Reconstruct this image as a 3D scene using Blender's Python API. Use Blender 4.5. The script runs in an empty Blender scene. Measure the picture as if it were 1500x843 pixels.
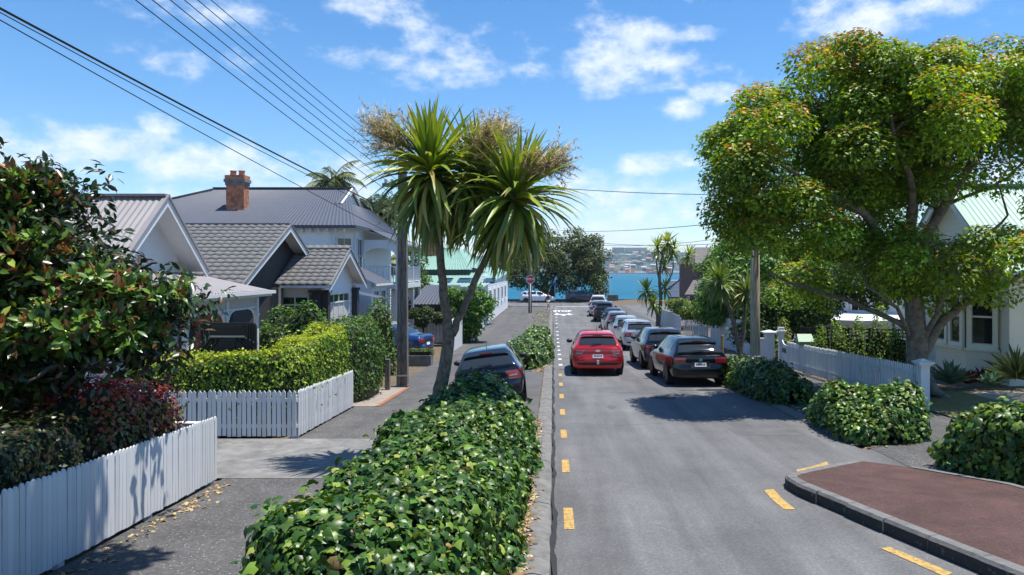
import bpy, math, random
import numpy as np
from mathutils import Vector, Matrix
R = math.radians
rng = np.random.default_rng(11)
random.seed(11)
SC = bpy.context.scene
COL = SC.collection

# ------------------------------------------------------------------ camera
# world: X right across the street, Y along the street towards the water, Z up; road under the camera is z = 0
CAM_Z = 2.6
FPX, VX, VY = 1071.0, 810.0, 397.0           # focal length and level vanishing point in photograph pixels
cd = bpy.data.cameras.new('camera')
cam = bpy.data.objects.new('camera', cd); COL.objects.link(cam)
cam.location = (0, 0, CAM_Z)
cam.rotation_euler = (R(90), 0, 0)
cd.sensor_width = 36.0
cd.lens = 36.0 * FPX / 1500.0
cd.shift_x = (750 - VX) / 1500.0
cd.shift_y = -(421.5 - VY) / 1500.0
cd.clip_start = 0.05
cd.clip_end = 20000
SC.camera = cam

# ------------------------------------------------------------------ sun, sky, exposure
SUN_EL, SUN_AZ = R(75), R(86)                # azimuth clockwise from +Y (90 = from the right)
to_sun = Vector((math.sin(SUN_AZ) * math.cos(SUN_EL), math.cos(SUN_AZ) * math.cos(SUN_EL), math.sin(SUN_EL)))
sl = bpy.data.lights.new('sun', 'SUN')
sl.energy = 5.0
sl.angle = R(0.53)
sl.color = (1.0, 0.955, 0.88)
so = bpy.data.objects.new('sun', sl); COL.objects.link(so)
so.rotation_euler = to_sun.to_track_quat('Z', 'Y').to_euler()
so.location = (20, 0, 40)

world = bpy.data.worlds.new('World'); SC.world = world
world.use_nodes = True
SKY_STRENGTH = 0.098

def build_world():
    nt = world.node_tree; N = nt.nodes; L = nt.links
    N.clear()
    out = N.new('ShaderNodeOutputWorld'); bg = N.new('ShaderNodeBackground')
    bg.inputs['Strength'].default_value = SKY_STRENGTH
    L.new(bg.outputs[0], out.inputs[0])
    sky = N.new('ShaderNodeTexSky'); sky.sky_type = 'NISHITA'; sky.sun_disc = False
    sky.sun_elevation = SUN_EL; sky.sun_rotation = SUN_AZ
    sky.air_density = 1.0; sky.dust_density = 0.1; sky.ozone_density = 5.0; sky.altitude = 0
    hs = N.new('ShaderNodeHueSaturation'); hs.inputs['Saturation'].default_value = 1.22
    hs.inputs['Value'].default_value = 1.32
    L.new(sky.outputs[0], hs.inputs['Color'])
    tc = N.new('ShaderNodeTexCoord')
    nrm = N.new('ShaderNodeVectorMath'); nrm.operation = 'NORMALIZE'; L.new(tc.outputs['Generated'], nrm.inputs[0])
    sep = N.new('ShaderNodeSeparateXYZ'); L.new(nrm.outputs[0], sep.inputs[0])
    def m(op, a, b=None, c=None, clamp=False):
        n = N.new('ShaderNodeMath'); n.operation = op; n.use_clamp = clamp
        for i, v in enumerate((a, b, c)):
            if v is None: continue
            if isinstance(v, (int, float)): n.inputs[i].default_value = v
            else: L.new(v, n.inputs[i])
        return n.outputs[0]
    az = m('ARCTAN2', sep.outputs[0], sep.outputs[1]); el = m('ARCSINE', sep.outputs[2])
    # noise in direction space, flattened so that clouds lie wider than tall
    mp = N.new('ShaderNodeMapping'); mp.inputs['Scale'].default_value = (1, 1, 1.7)
    L.new(nrm.outputs[0], mp.inputs['Vector'])
    def noise(scale, detail, rough, off=0.0, dist=0.0):
        a = N.new('ShaderNodeVectorMath'); a.operation = 'ADD'; a.inputs[1].default_value = (off, off * .7, off * .3)
        L.new(mp.outputs[0], a.inputs[0])
        n = N.new('ShaderNodeTexNoise'); n.inputs['Scale'].default_value = scale; n.inputs['Detail'].default_value = detail
        n.inputs['Roughness'].default_value = rough; n.inputs['Distortion'].default_value = dist
        L.new(a.outputs[0], n.inputs['Vector']); return n.outputs['Fac']
    n1 = noise(8.5, 10, .60, 3.1, .1); n2 = noise(26, 8, .62, 7.7); n3 = noise(3.2, 4, .5, 1.3)
    # clouds seen in this part of the sky: azimuth, elevation, half-widths (degrees), weight
    def dirpx(px, py): 
        u = (px - VX) / FPX; v = (VY - py) / FPX
        return math.degrees(math.atan(u)), math.degrees(math.atan2(v, math.hypot(1, u)))
    px = [(20, 225, 120, 42, 1.0), (150, 235, 140, 52, 1.12), (290, 245, 120, 42, 1.05), (380, 235, 100, 34, 1.0), (490, 250, 110, 40, 1.05),
          (60, 290, 160, 50, .95), (330, 290, 220, 40, .9), (235, 183, 34, 17, .72), (300, 18, 120, 24, .82), (570, 18, 110, 30, .75), (540, 85, 70, 28, .7), (640, 60, 60, 40, .45),
          (900, 75, 110, 50, .62), (905, 125, 70, 24, .62), (1030, 50, 45, 12, .66), (1000, 160, 44, 20, .92), (1045, 140, 40, 18, .92), (1142, 40, 26, 20, .8),
          (1330, 22, 170, 38, 1.1), (1210, 8, 60, 22, .9), (960, 240, 70, 26, .86), (870, 290, 110, 40, .8), (1000, 300, 160, 60, .74), (700, 110, 150, 34, .56),
          (1450, 290, 120, 60, .92), (1490, 95, 40, 24, .8), (820, 350, 300, 40, .62)]
    tot = None
    for (x, y, rx, ry, w) in px:
        a0, e0 = dirpx(x, y); ra = math.degrees(rx / FPX); re = math.degrees(ry / FPX)
        da = m('MULTIPLY', m('SUBTRACT', az, R(a0)), 1 / R(ra)); de = m('MULTIPLY', m('SUBTRACT', el, R(e0)), 1 / R(re))
        g = m('MULTIPLY', m('SUBTRACT', 1.0, m('ADD', m('MULTIPLY', da, da), m('MULTIPLY', de, de))), 1.0)
        g = m('MULTIPLY', m('MAXIMUM', g, -0.6), w)
        tot = g if tot is None else m('MAXIMUM', tot, g)
    # the rest of the sky behind the camera carries the same scattered fair-weather clouds
    back = m('MULTIPLY', m('SUBTRACT', n3, 0.55), 4.0)
    front = m('MULTIPLY', m('ADD', sep.outputs[1], -0.35), 6.0, clamp=True)
    base = m('ADD', m('MULTIPLY', tot, front), m('MULTIPLY', back, m('SUBTRACT', 1.0, front)))
    dens = m('ADD', m('MULTIPLY', base, 0.50), m('ADD', m('MULTIPLY', m('SUBTRACT', n1, 0.5), 2.3), m('MULTIPLY', m('SUBTRACT', n2, 0.5), .75)))
    mr = N.new('ShaderNodeMapRange'); mr.interpolation_type = 'SMOOTHSTEP'
    mr.inputs['From Min'].default_value = 0.06; mr.inputs['From Max'].default_value = 0.80
    L.new(dens, mr.inputs['Value'])
    up = m('MULTIPLY', m('ADD', sep.outputs[2], 0.01), 40.0, clamp=True)
    fac = m('MULTIPLY', m('MULTIPLY', mr.outputs[0], up), 0.9)
    mx = N.new('ShaderNodeMix'); mx.data_type = 'RGBA'
    L.new(fac, mx.inputs['Factor']); L.new(hs.outputs[0], mx.inputs['A'])
    shade = N.new('ShaderNodeMix'); shade.data_type = 'RGBA'
    L.new(m('MULTIPLY', m('SUBTRACT', n2, 0.30), 2.4, clamp=True), shade.inputs['Factor'])
    shade.inputs['A'].default_value = (6.0, 6.9, 8.2, 1); shade.inputs['B'].default_value = (8.3, 8.7, 9.2, 1)
    L.new(shade.outputs['Result'], mx.inputs['B'])
    L.new(mx.outputs['Result'], bg.inputs['Color'])
build_world()
vs = SC.view_settings
vs.view_transform = 'Standard'; vs.look = 'None'; vs.gamma = 1.0; vs.exposure = 0.50
vs.use_curve_mapping = False
SC.cycles.max_bounces = 6; SC.cycles.diffuse_bounces = 3; SC.cycles.glossy_bounces = 3; SC.cycles.transmission_bounces = 4
SC.cycles.transparent_max_bounces = 6; SC.cycles.volume_bounces = 0
SC.cycles.caustics_reflective = False; SC.cycles.caustics_refractive = False
SC.cycles.use_denoising = True
SC.cycles.sample_clamp_indirect = 6

# ------------------------------------------------------------------ helpers
def at(px, py, Y):
    "world point at depth Y that the surveyed sight line through a photograph pixel meets"
    return Vector(((px - VX) / FPX * Y, Y, CAM_Z + (VY - py) / FPX * Y))
def sx(px, Y): return (px - VX) / FPX * Y
def sz(py, Y): return CAM_Z + (VY - py) / FPX * Y

def zr(Y):
    "height of the road along the street: a 3.8 % fall that flattens near the water"
    if Y <= 28: return -0.038 * Y
    if Y <= 46:
        t = (Y - 28) / 18.0; h = 18.0
        p0, p1, m0, m1 = -1.064, -1.585, -0.038 * h, -0.002 * h
        return (2*t**3 - 3*t**2 + 1) * p0 + (t**3 - 2*t**2 + t) * m0 + (-2*t**3 + 3*t**2) * p1 + (t**3 - t**2) * m1
    return -1.585 - 0.0018 * (min(Y, 104) - 46)
def gz(X, Y):
    "ground height: the left footpath lies a little below the road, the right one a little above"
    z = zr(Y)
    if X < -0.35:
        f = min(1.0, (-X - 0.35) / 2.2); k = max(0.0, min(1.0, (42 - Y) / 14.0))
        z -= f * (0.04 + 0.16 * k)
    if X > 5.5:
        z += 0.10 * min(1.0, (X - 5.5) / 1.2)
    if X > 8.6:
        z += 0.15 * min(1.0, (X - 8.6) / 2.5)
    return z

class MB:
    def __init__(s): s.v = []; s.f = []
    def add(s, vs_, fs_):
        b = len(s.v); s.v += [tuple(p) for p in vs_]; s.f += [tuple(b + i for i in f) for f in fs_]; return s
    def box(s, x0, x1, y0, y1, z0, z1):
        return s.add([(x0,y0,z0),(x1,y0,z0),(x1,y1,z0),(x0,y1,z0),(x0,y0,z1),(x1,y0,z1),(x1,y1,z1),(x0,y1,z1)],
                     [(0,3,2,1),(4,5,6,7),(0,1,5,4),(1,2,6,5),(2,3,7,6),(3,0,4,7)])
    def bar(s, p, q, w, h, up=(0, 0, 1)):
        "box from p to q, w wide and h high"
        p = Vector(p); q = Vector(q); d = (q - p).normalized(); upv = Vector(up)
        sd = d.cross(upv)
        if sd.length < 1e-4: sd = d.cross(Vector((1, 0, 0)))
        sd.normalize(); u = sd.cross(d).normalized()
        a = sd * (w / 2); b = u * (h / 2)
        return s.add([p-a-b, p+a-b, p+a+b, p-a+b, q-a-b, q+a-b, q+a+b, q-a+b],
                     [(0,1,2,3),(7,6,5,4),(4,5,1,0),(5,6,2,1),(6,7,3,2),(7,4,0,3)])
    def prism(s, poly, ax, t0, t1):
        "extrude a 2-D polygon along axis ax (0/1/2) from t0 to t1"
        n = len(poly)
        def mk(p, t):
            return (t, p[0], p[1]) if ax == 0 else ((p[0], t, p[1]) if ax == 1 else (p[0], p[1], t))
        vs_ = [mk(p, t0) for p in poly] + [mk(p, t1) for p in poly]
        fs_ = [tuple(range(n)), tuple(range(2*n-1, n-1, -1))] + [(i, i + n, (i+1) % n + n, (i+1) % n) for i in range(n)]
        return s.add(vs_, fs_)
    def tube(s, pts, rad, n=8, cap=True):
        pts = [Vector(p) for p in pts]
        if not hasattr(rad, '__len__'): rad = [rad] * len(pts)
        rings = []; ref = None
        for i, p in enumerate(pts):
            d = (pts[min(i+1, len(pts)-1)] - pts[max(i-1, 0)]).normalized()
            if ref is None:
                ref = d.orthogonal().normalized()
            ref = (ref - d * ref.dot(d)).normalized(); b = d.cross(ref)
            rings.append([p + (ref * math.cos(2*math.pi*k/n) + b * math.sin(2*math.pi*k/n)) * rad[i] for k in range(n)])
        vs_ = [q for r in rings for q in r]; fs_ = []
        for i in range(len(pts) - 1):
            for k in range(n):
                fs_.append((i*n + k, i*n + (k+1) % n, (i+1)*n + (k+1) % n, (i+1)*n + k))
        if cap:
            fs_.append(tuple(range(n-1, -1, -1))); fs_.append(tuple((len(pts)-1)*n + k for k in range(n)))
        return s.add(vs_, fs_)
    def lathe(s, prof, n=16, c=(0, 0, 0), ax=2):
        "profile of (radius, height) pairs turned about an axis through c"
        vs_ = []; fs_ = []
        for r, h in prof:
            for k in range(n):
                a = 2*math.pi*k/n; u, v = r*math.cos(a), r*math.sin(a)
                p = (u, v, h) if ax == 2 else ((h, u, v) if ax == 0 else (v, h, u))
                vs_.append((p[0]+c[0], p[1]+c[1], p[2]+c[2]))
        for i in range(len(prof) - 1):
            for k in range(n):
                fs_.append((i*n+k, i*n+(k+1) % n, (i+1)*n+(k+1) % n, (i+1)*n+k))
        fs_.append(tuple(range(n-1, -1, -1))); fs_.append(tuple((len(prof)-1)*n+k for k in range(n)))
        return s.add(vs_, fs_)
    def grid(s, P):
        "P[i][j] points"
        n, m_ = len(P), len(P[0])
        return s.add([p for r in P for p in r], [(i*m_+j, i*m_+j+1, (i+1)*m_+j+1, (i+1)*m_+j) for i in range(n-1) for j in range(m_-1)])
    def mesh(s, name, mat, smooth=False):
        me = bpy.data.meshes.new(name); me.from_pydata(s.v, [], s.f)
        if mat: me.materials.append(mat)
        if smooth: me.polygons.foreach_set('use_smooth', [True] * len(me.polygons))
        me.update(); return me
    def build(s, name, mat, parent=None, smooth=False):
        return link(name, s.mesh(name, mat, smooth), parent)

def link(name, me, parent=None, M=None):
    o = bpy.data.objects.new(name, me); COL.objects.link(o)
    if M is not None: o.matrix_basis = M
    if parent is not None: par(o, parent)
    return o
def world_loc(p):
    l = Vector(p.location)
    if p.parent: l = l if p.get('_abs') else l
    return l
def par(o, p):
    "parent, keeping o where it stands (things that hold parts in world coordinates are only translated)"
    o.parent = p
    if p.type == 'EMPTY' and not p.get('local'): o.matrix_parent_inverse = Matrix.Translation(-p.location)
    return o
def thing(name, label, cat, loc=(0, 0, 0), group=None):
    o = bpy.data.objects.new(name, None); COL.objects.link(o); o.location = loc; o.empty_display_size = .2
    return tag(o, label, cat, group)
def tag(o, label, cat, group=None):
    o['label'] = label; o['category'] = cat
    if group: o['group'] = group
    return o
def struct(o): o['kind'] = 'structure'; return o
def stuff(o): o['kind'] = 'stuff'; return o

def npmesh(name, V, F, mat, col=None, smooth=False):
    V = np.ascontiguousarray(V, dtype=np.float32); F = np.ascontiguousarray(F, dtype=np.int32)
    me = bpy.data.meshes.new(name)
    nf, k = F.shape
    me.vertices.add(len(V)); me.vertices.foreach_set('co', V.ravel())
    me.loops.add(nf * k); me.loops.foreach_set('vertex_index', F.ravel())
    me.polygons.add(nf); me.polygons.foreach_set('loop_start', np.arange(0, nf*k, k, dtype=np.int32))
    if smooth: me.polygons.foreach_set('use_smooth', np.ones(nf, dtype=bool))
    if col is not None:
        a = me.color_attributes.new('Col', 'FLOAT_COLOR', 'POINT')
        c4 = np.ones((len(V), 4), dtype=np.float32); c4[:, :3] = col
        a.data.foreach_set('color', c4.ravel())
    me.materials.append(mat); me.update(calc_edges=True); me.validate()
    return me

# ------------------------------------------------------------------ materials
MATS = {}
def mat(name, color, rough=.6, var=.0, vscale=6.0, bump=0.0, bscale=40.0, metal=0.0, spec=.5, coat=0.0, color2=None, c2scale=3.0, c2lo=.45, c2hi=.65,
        attr=False, streak=0.0, trans=0.0, transmission=0.0, alpha=1.0, emis=None, speck=None, stretch=None):
    if name in MATS: return MATS[name]
    M = bpy.data.materials.new(name); M.use_nodes = True; nt = M.node_tree; N = nt.nodes; L = nt.links
    p = N['Principled BSDF']; out = N['Material Output']
    p.inputs['Roughness'].default_value = rough; p.inputs['Metallic'].default_value = metal
    p.inputs['Specular IOR Level'].default_value = spec; p.inputs['Coat Weight'].default_value = coat
    p.inputs['Coat Roughness'].default_value = .04
    p.inputs['Transmission Weight'].default_value = transmission
    p.inputs['Base Color'].default_value = (*color, 1)
    cur = None
    tc = N.new('ShaderNodeTexCoord'); vec = tc.outputs['Object']
    if stretch:
        mp = N.new('ShaderNodeMapping'); mp.inputs['Scale'].default_value = stretch; L.new(vec, mp.inputs['Vector']); vec = mp.outputs[0]
    def noise(scale, detail=5, r=.6):
        n = N.new('ShaderNodeTexNoise'); n.inputs['Scale'].default_value = scale; n.inputs['Detail'].default_value = detail
        n.inputs['Roughness'].default_value = r; L.new(vec, n.inputs['Vector']); return n.outputs['Fac']
    def mix(fac, a, b):
        x = N.new('ShaderNodeMix'); x.data_type = 'RGBA'
        if isinstance(fac, float): x.inputs['Factor'].default_value = fac
        else: L.new(fac, x.inputs['Factor'])
        for k, v in (('A', a), ('B', b)):
            if isinstance(v, tuple): x.inputs[k].default_value = (*v[:3], 1)
            else: L.new(v, x.inputs[k])
        return x.outputs['Result']
    def mr(v, lo, hi, a=0., b=1.):
        x = N.new('ShaderNodeMapRange'); x.inputs[1].default_value = lo; x.inputs[2].default_value = hi; x.inputs[3].default_value = a; x.inputs[4].default_value = b
        L.new(v, x.inputs[0]); return x.outputs[0]
    if attr:
        a = N.new('ShaderNodeAttribute'); a.attribute_name = 'Col'; cur = a.outputs['Color']
    if color2 is not None:
        cur = mix(mr(noise(c2scale, 6, .65), c2lo, c2hi), cur or tuple(color), tuple(color2))
    if speck is not None:                       # (colour, scale, threshold)
        v = N.new('ShaderNodeTexVoronoi'); v.inputs['Scale'].default_value = speck[1]; L.new(vec, v.inputs['Vector'])
        cur = mix(mr(v.outputs['Distance'], speck[2], speck[2] * .7), cur or tuple(color), tuple(speck[0]))
    if var:
        h = N.new('ShaderNodeHueSaturation'); L.new(mr(noise(vscale, 6, .65), .25, .75, 1 - var, 1 + var), h.inputs['Value'])
        if cur is None: h.inputs['Color'].default_value = (*color, 1)
        else: L.new(cur, h.inputs['Color'])
        cur = h.outputs[0]
    if streak:                                  # long wear marks along the street
        sm = N.new('ShaderNodeMapping'); sm.inputs['Scale'].default_value = (1.0, .045, 1.0); L.new(tc.outputs['Object'], sm.inputs['Vector'])
        sn = N.new('ShaderNodeTexNoise'); sn.inputs['Scale'].default_value = 2.1; sn.inputs['Detail'].default_value = 6; sn.inputs['Roughness'].default_value = .62; L.new(sm.outputs[0], sn.inputs['Vector'])
        h2 = N.new('ShaderNodeHueSaturation'); L.new(mr(sn.outputs['Fac'], .3, .7, 1 - streak, 1 + streak), h2.inputs['Value']); L.new(cur, h2.inputs['Color']); cur = h2.outputs[0]
    if cur is not None: L.new(cur, p.inputs['Base Color'])
    if bump:
        b = N.new('ShaderNodeBump'); b.inputs['Strength'].default_value = min(1.0, bump); b.inputs['Distance'].default_value = .02
        L.new(noise(bscale, 4, .7), b.inputs['Height']); L.new(b.outputs[0], p.inputs['Normal'])
    if emis:
        p.inputs['Emission Color'].default_value = (*emis[:3], 1); p.inputs['Emission Strength'].default_value = emis[3]
    if trans:
        t = N.new('ShaderNodeBsdfTranslucent'); x = N.new('ShaderNodeMixShader'); x.inputs[0].default_value = trans
        hs = N.new('ShaderNodeHueSaturation'); hs.inputs['Value'].default_value = 1.5; hs.inputs['Saturation'].default_value = 1.1; hs.inputs['Hue'].default_value = .485
        if cur is not None: L.new(cur, hs.inputs['Color'])
        else: hs.inputs['Color'].default_value = (*color, 1)
        L.new(hs.outputs[0], t.inputs['Color'])
        L.new(p.outputs[0], x.inputs[1]); L.new(t.outputs[0], x.inputs[2]); L.new(x.outputs[0], out.inputs['Surface'])
    MATS[name] = M
    return M

m_asphalt = mat('asphalt_road', (.108, .107, .109), .85, var=.26, vscale=.6, streak=.28, bump=.5, bscale=60, color2=(.155, .153, .15), c2scale=30, speck=((.27, .265, .255), 55, .17))
m_path = mat('asphalt_path', (.072, .070, .070), .9, var=.34, vscale=1.1, streak=.15, bump=.5, bscale=60, color2=(.125, .12, .115), c2scale=22, speck=((.36, .34, .32), 17, .16))
m_patch = mat('asphalt_bay', (.098, .096, .096), .9, var=.25, vscale=1.2, bump=.35, bscale=140, speck=((.15, .15, .15), 110, .18))
m_conc = mat('concrete', (.20, .195, .185), .9, var=.34, vscale=1.6, bump=.4, bscale=60, color2=(.145, .14, .133), c2scale=4, streak=.15)
m_kerb = mat('kerb_concrete', (.165, .16, .152), .9, var=.35, vscale=4.0, bump=.5, bscale=50, color2=(.10, .098, .093), c2scale=7, c2lo=.52, c2hi=.70)
m_darkkerb = mat('kerb_dark', (.03, .03, .03), .8, var=.35, vscale=9, bump=.5, bscale=50, color2=(.11, .108, .10), c2scale=14, c2lo=.58, c2hi=.66)
m_redchip = mat('red_chip_seal', (.105, .048, .038), .95, var=.4, vscale=2.0, bump=.8, bscale=70, color2=(.055, .042, .04), c2scale=26, c2lo=.45, c2hi=.6, speck=((.26, .13, .10), 60, .2))
m_soil = mat('soil', (.11, .082, .055), .95, var=.35, vscale=4, bump=.6, bscale=40, color2=(.16, .125, .075), c2scale=8)
m_grass = mat('dry_grass', (.20, .17, .06), .95, var=.3, vscale=6, bump=.6, bscale=120, color2=(.13, .14, .04), c2scale=4)
m_sand = mat('sandy_paving', (.36, .30, .22), .9, var=.18, vscale=3, bump=.2, bscale=100)
m_paver = mat('brick_paver', (.28, .24, .20), .9, var=.3, vscale=4, bump=.3, bscale=90)
m_orange = mat('brick_edge', (.30, .12, .06), .9, var=.3, vscale=9)
m_yellow = mat('yellow_paint', (.50, .31, .075), .85, var=.2, vscale=9, color2=(.19, .15, .09), c2scale=26, c2lo=.46, c2hi=.64)
m_whitemark = mat('white_road_paint', (.72, .72, .70), .8, var=.15, vscale=10, color2=(.3, .3, .3), c2scale=25, c2lo=.58, c2hi=.7)
m_crack = mat('crack_tar', (.018, .018, .018), .7, var=.3, vscale=20)
m_white = mat('white_paint', (.68, .69, .70), .5, var=.08, vscale=3, color2=(.52, .52, .48), c2scale=9, c2lo=.58, c2hi=.8)
PICK = [mat('picket_paint_%d' % i, c_, .55, var=.10, vscale=4, color2=c2_, c2scale=16, c2lo=.62, c2hi=.74, stretch=(1, 1, .3)) for i, (c_, c2_) in enumerate((((.68, .69, .70), (.46, .46, .42)), ((.62, .63, .63), (.38, .37, .32)), ((.70, .71, .72), (.55, .55, .52)), ((.64, .65, .64), (.33, .33, .28))))]
m_white2 = mat('white_weatherboard', (.77, .79, .80), .55, var=.05, vscale=2)
m_cream = mat('cream_weatherboard', (.74, .72, .60), .55, var=.05, vscale=2)
m_greywall = mat('grey_weatherboard', (.64, .68, .71), .6, var=.05, vscale=2)
m_charcoal = mat('charcoal_paint', (.035, .036, .04), .7, var=.2, vscale=3, bump=.2, bscale=60)
m_black = mat('black_plastic', (.012, .012, .014), .45)
m_darkfence = mat('dark_stained_timber', (.018, .017, .018), .7, var=.3, vscale=5)
m_glass = mat('window_glass', (.012, .016, .02), .06, spec=.7)
m_glassgreen = mat('green_glass', (.004, .035, .012), .08, spec=.7)
m_curtain = mat('curtain_cloth', (.5, .5, .47), .8, var=.1)
m_brick = None
m_roofbrown = mat('roof_iron_brown', (.27, .25, .25), .5, var=.1, vscale=2)
m_roofblue = mat('roof_iron_slate', (.062, .072, .098), .6, var=.08, vscale=1.5)
m_roofgreen = mat('roof_iron_green', (.21, .36, .29), .5, var=.1, vscale=1.5)
m_tile = mat('roof_tile_concrete', (.165, .162, .158), .85, var=.35, vscale=4, bump=.4, bscale=60, color2=(.26, .25, .22), c2scale=26, c2lo=.58, c2hi=.68)
m_wood = mat('weathered_pole', (.24, .205, .17), .85, var=.45, vscale=5, bump=.6, bscale=60, stretch=(6, 6, .35), color2=(.07, .06, .05), c2scale=9)
m_pole2 = mat('pale_pole', (.42, .37, .29), .85, var=.3, vscale=5, bump=.5, bscale=60, stretch=(6, 6, .4), color2=(.26, .22, .17), c2scale=6)
m_wire = mat('wire_sheath', (.014, .018, .022), .6)
m_bark = mat('bark_grey', (.20, .17, .135), .9, var=.4, vscale=6, bump=.8, bscale=30, color2=(.10, .085, .065), c2scale=10)
m_barkdark = mat('bark_dark', (.075, .06, .048), .9, var=.4, vscale=8, bump=.8, bscale=40)
m_barkcab = mat("bark_cabbage", (.19, .155, .12), .95, var=.5, vscale=14, bump=1.0, bscale=34, stretch=(1, 1, .5), color2=(.075, .062, .05), c2scale=24)
m_core = mat('dark_core', (.013, .018, .007), .95, var=.5, vscale=8)  # near-black fill, stands in for shade inside foliage
m_leaf = mat('leaf_matte', (.06, .12, .02), .5, attr=True, trans=.27, spec=.35)
m_leaftree = mat('leaf_tree', (.06, .12, .02), .45, attr=True, trans=.36, spec=.4)
m_leafgloss = mat('leaf_glossy', (.06, .12, .02), .32, attr=True, trans=.15, spec=.5)
m_leafivy = mat('leaf_ivy', (.06, .12, .02), .38, attr=True, trans=.14, spec=.38)
m_litter = mat('dry_leaf', (.30, .20, .10), .9, attr=True)
m_rubber = mat('tyre_rubber', (.012, .012, .012), .8)
m_rim = mat('alloy_rim', (.35, .36, .38), .3, metal=.8)
m_chrome = mat('chrome', (.75, .76, .78), .15, metal=1.0)
m_carglass = mat('car_glass', (.022, .028, .032), .015, spec=.6)
m_tail = mat('tail_lamp_red', (.42, .012, .015), .15, coat=1.0)
m_tailclear = mat('tail_lamp_clear', (.62, .45, .44), .15, coat=1.0)
m_plate = mat('plate_white', (.75, .76, .78), .4)
m_trim = mat('car_trim_black', (.014, .014, .015), .55)
m_steel = mat('galvanised_steel', (.45, .46, .47), .4, metal=.6)

def brickmat(name, c1, c2, mortar, scale):
    M = bpy.data.materials.new(name); M.use_nodes = True; N = M.node_tree.nodes; L = M.node_tree.links; p = N['Principled BSDF']
    tc = N.new('ShaderNodeTexCoord'); s = N.new('ShaderNodeSeparateXYZ'); L.new(tc.outputs['Object'], s.inputs[0])
    a = N.new('ShaderNodeMath'); a.operation = 'ADD'; L.new(s.outputs[0], a.inputs[0]); L.new(s.outputs[1], a.inputs[1])
    c = N.new('ShaderNodeCombineXYZ'); L.new(a.outputs[0], c.inputs[0]); L.new(s.outputs[2], c.inputs[1])
    b = N.new('ShaderNodeTexBrick'); b.inputs['Scale'].default_value = scale; L.new(c.outputs[0], b.inputs['Vector'])
    b.inputs['Color1'].default_value = (*c1, 1); b.inputs['Color2'].default_value = (*c2, 1); b.inputs['Mortar'].default_value = (*mortar, 1)
    b.inputs['Mortar Size'].default_value = .012; b.inputs['Brick Width'].default_value = .23; b.inputs['Row Height'].default_value = .085
    n = N.new('ShaderNodeTexNoise'); n.inputs['Scale'].default_value = 5; L.new(tc.outputs['Object'], n.inputs['Vector'])
    h = N.new('ShaderNodeHueSaturation'); mr = N.new('ShaderNodeMapRange'); mr.inputs[1].default_value = .3; mr.inputs[2].default_value = .7; mr.inputs[3].default_value = .6; mr.inputs[4].default_value = 1.3
    L.new(n.outputs['Fac'], mr.inputs[0]); L.new(mr.outputs[0], h.inputs['Value']); L.new(b.outputs['Color'], h.inputs['Color']); L.new(h.outputs[0], p.inputs['Base Color'])
    bp = N.new('ShaderNodeBump'); bp.inputs['Strength'].default_value = .6; bp.inputs['Distance'].default_value = .02; bp.invert = True
    L.new(b.outputs['Fac'], bp.inputs['Height']); L.new(bp.outputs[0], p.inputs['Normal']); p.inputs['Roughness'].default_value = .9
    return M
m_brick = brickmat('brick_orange', (.60, .19, .085), (.44, .13, .06), (.30, .22, .17), 1.0)
m_brickdark = brickmat('brick_brown_red', (.16, .055, .045), (.11, .04, .035), (.2, .16, .14), 1.0)
# ================================================================== the ground, road and pavements
def sheet(name, xs, ys, dz, material, parent=None, zf=gz):
    mb = MB()
    mb.grid([[(x, y, zf(x, y) + dz) for x in xs] for y in ys])
    o = mb.build(name, material, parent)
    return struct(o) if parent is None else o
def fr(a, b, step):
    n = max(1, int(math.ceil((b - a) / step)))
    return [a + (b - a) * i / n for i in range(n + 1)]
XL = -5.15                                           # left property line
carpark = sheet('waterfront_pavement', [8.3, 12, 20, 45], fr(57.2, 88, 2.0), .004, m_asphalt)
ground = sheet('ground', [-400, -60, -30, -15, -9, -6, -4, -2.6, -1.8, -1, -.35, 0, 5.5, 6.2, 6.7, 8.6, 9.5, 11.2, 15, 30, 60, 400], fr(-40, 103.4, 1.6), -.03, m_soil)
road = sheet('road', [0, 2.6, 5.32], fr(-12, 88, 1.2), 0.0, m_asphalt)
apron = MB().grid([[(x, y, zr(y) + .0) for x in (5.32, 7.5, 11)] for y in fr(-12, 12.6, 1.2)]).build('road_shoulder', m_asphalt); struct(apron)
shore_road = sheet('shore_road', [-70, -5, 0, 5.5, 70], fr(88, 103.3, 1.5), .004, m_asphalt, zf=lambda x, y: zr(y)); struct(shore_road)
footpath = sheet('footpath_left', [-5.12, -4, -2.55], fr(-8, 88, 1.2), .006, m_path)
apron_l = sheet('driveway_apron', [-9.5, -7, -5.12, -4, -2.62], fr(11.35, 14.55, .8), .012, m_conc)
bay = sheet('parking_bay', [-2.55, -1.6, -.36], fr(13.6, 26.2, 1.0), .006, m_patch)
verge = sheet('verge_left', [-2.55, -1.6, -.36], fr(-8, 13.6, 1.0), .004, m_soil)
verge2 = sheet('verge_left_far', [-2.55, -1.6, -.36], fr(26.2, 87, 1.5), .004, m_path)
drive2 = sheet('paved_driveway', [-9.5, -7, -5.12, -4.6], fr(18.9, 22.9, .8), .016, m_paver)
edge2 = MB().grid([[(x, y, gz(x, y) + .02) for x in (-4.6, -4.48)] for y in fr(18.9, 22.9, .8)]).build('brick_edging', m_orange); struct(edge2)
footpath_r = sheet('footpath_right', [5.5, 6.2, 6.7, 8.3], fr(10.5, 86, 1.2), .006, m_path)
lawn = sheet('lawn', [8.4, 9.2, 11, 13, 18], fr(13.2, 19.0, .8), .008, m_grass)
garden_path = sheet('garden_path', [10.4, 11.2, 13, 18], fr(16.6, 18.6, .5), .014, m_sand)
garden_path2 = sheet('garden_path_front', [8.4, 9.5, 11, 18], fr(12.2, 13.7, .5), .014, m_sand)
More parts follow.
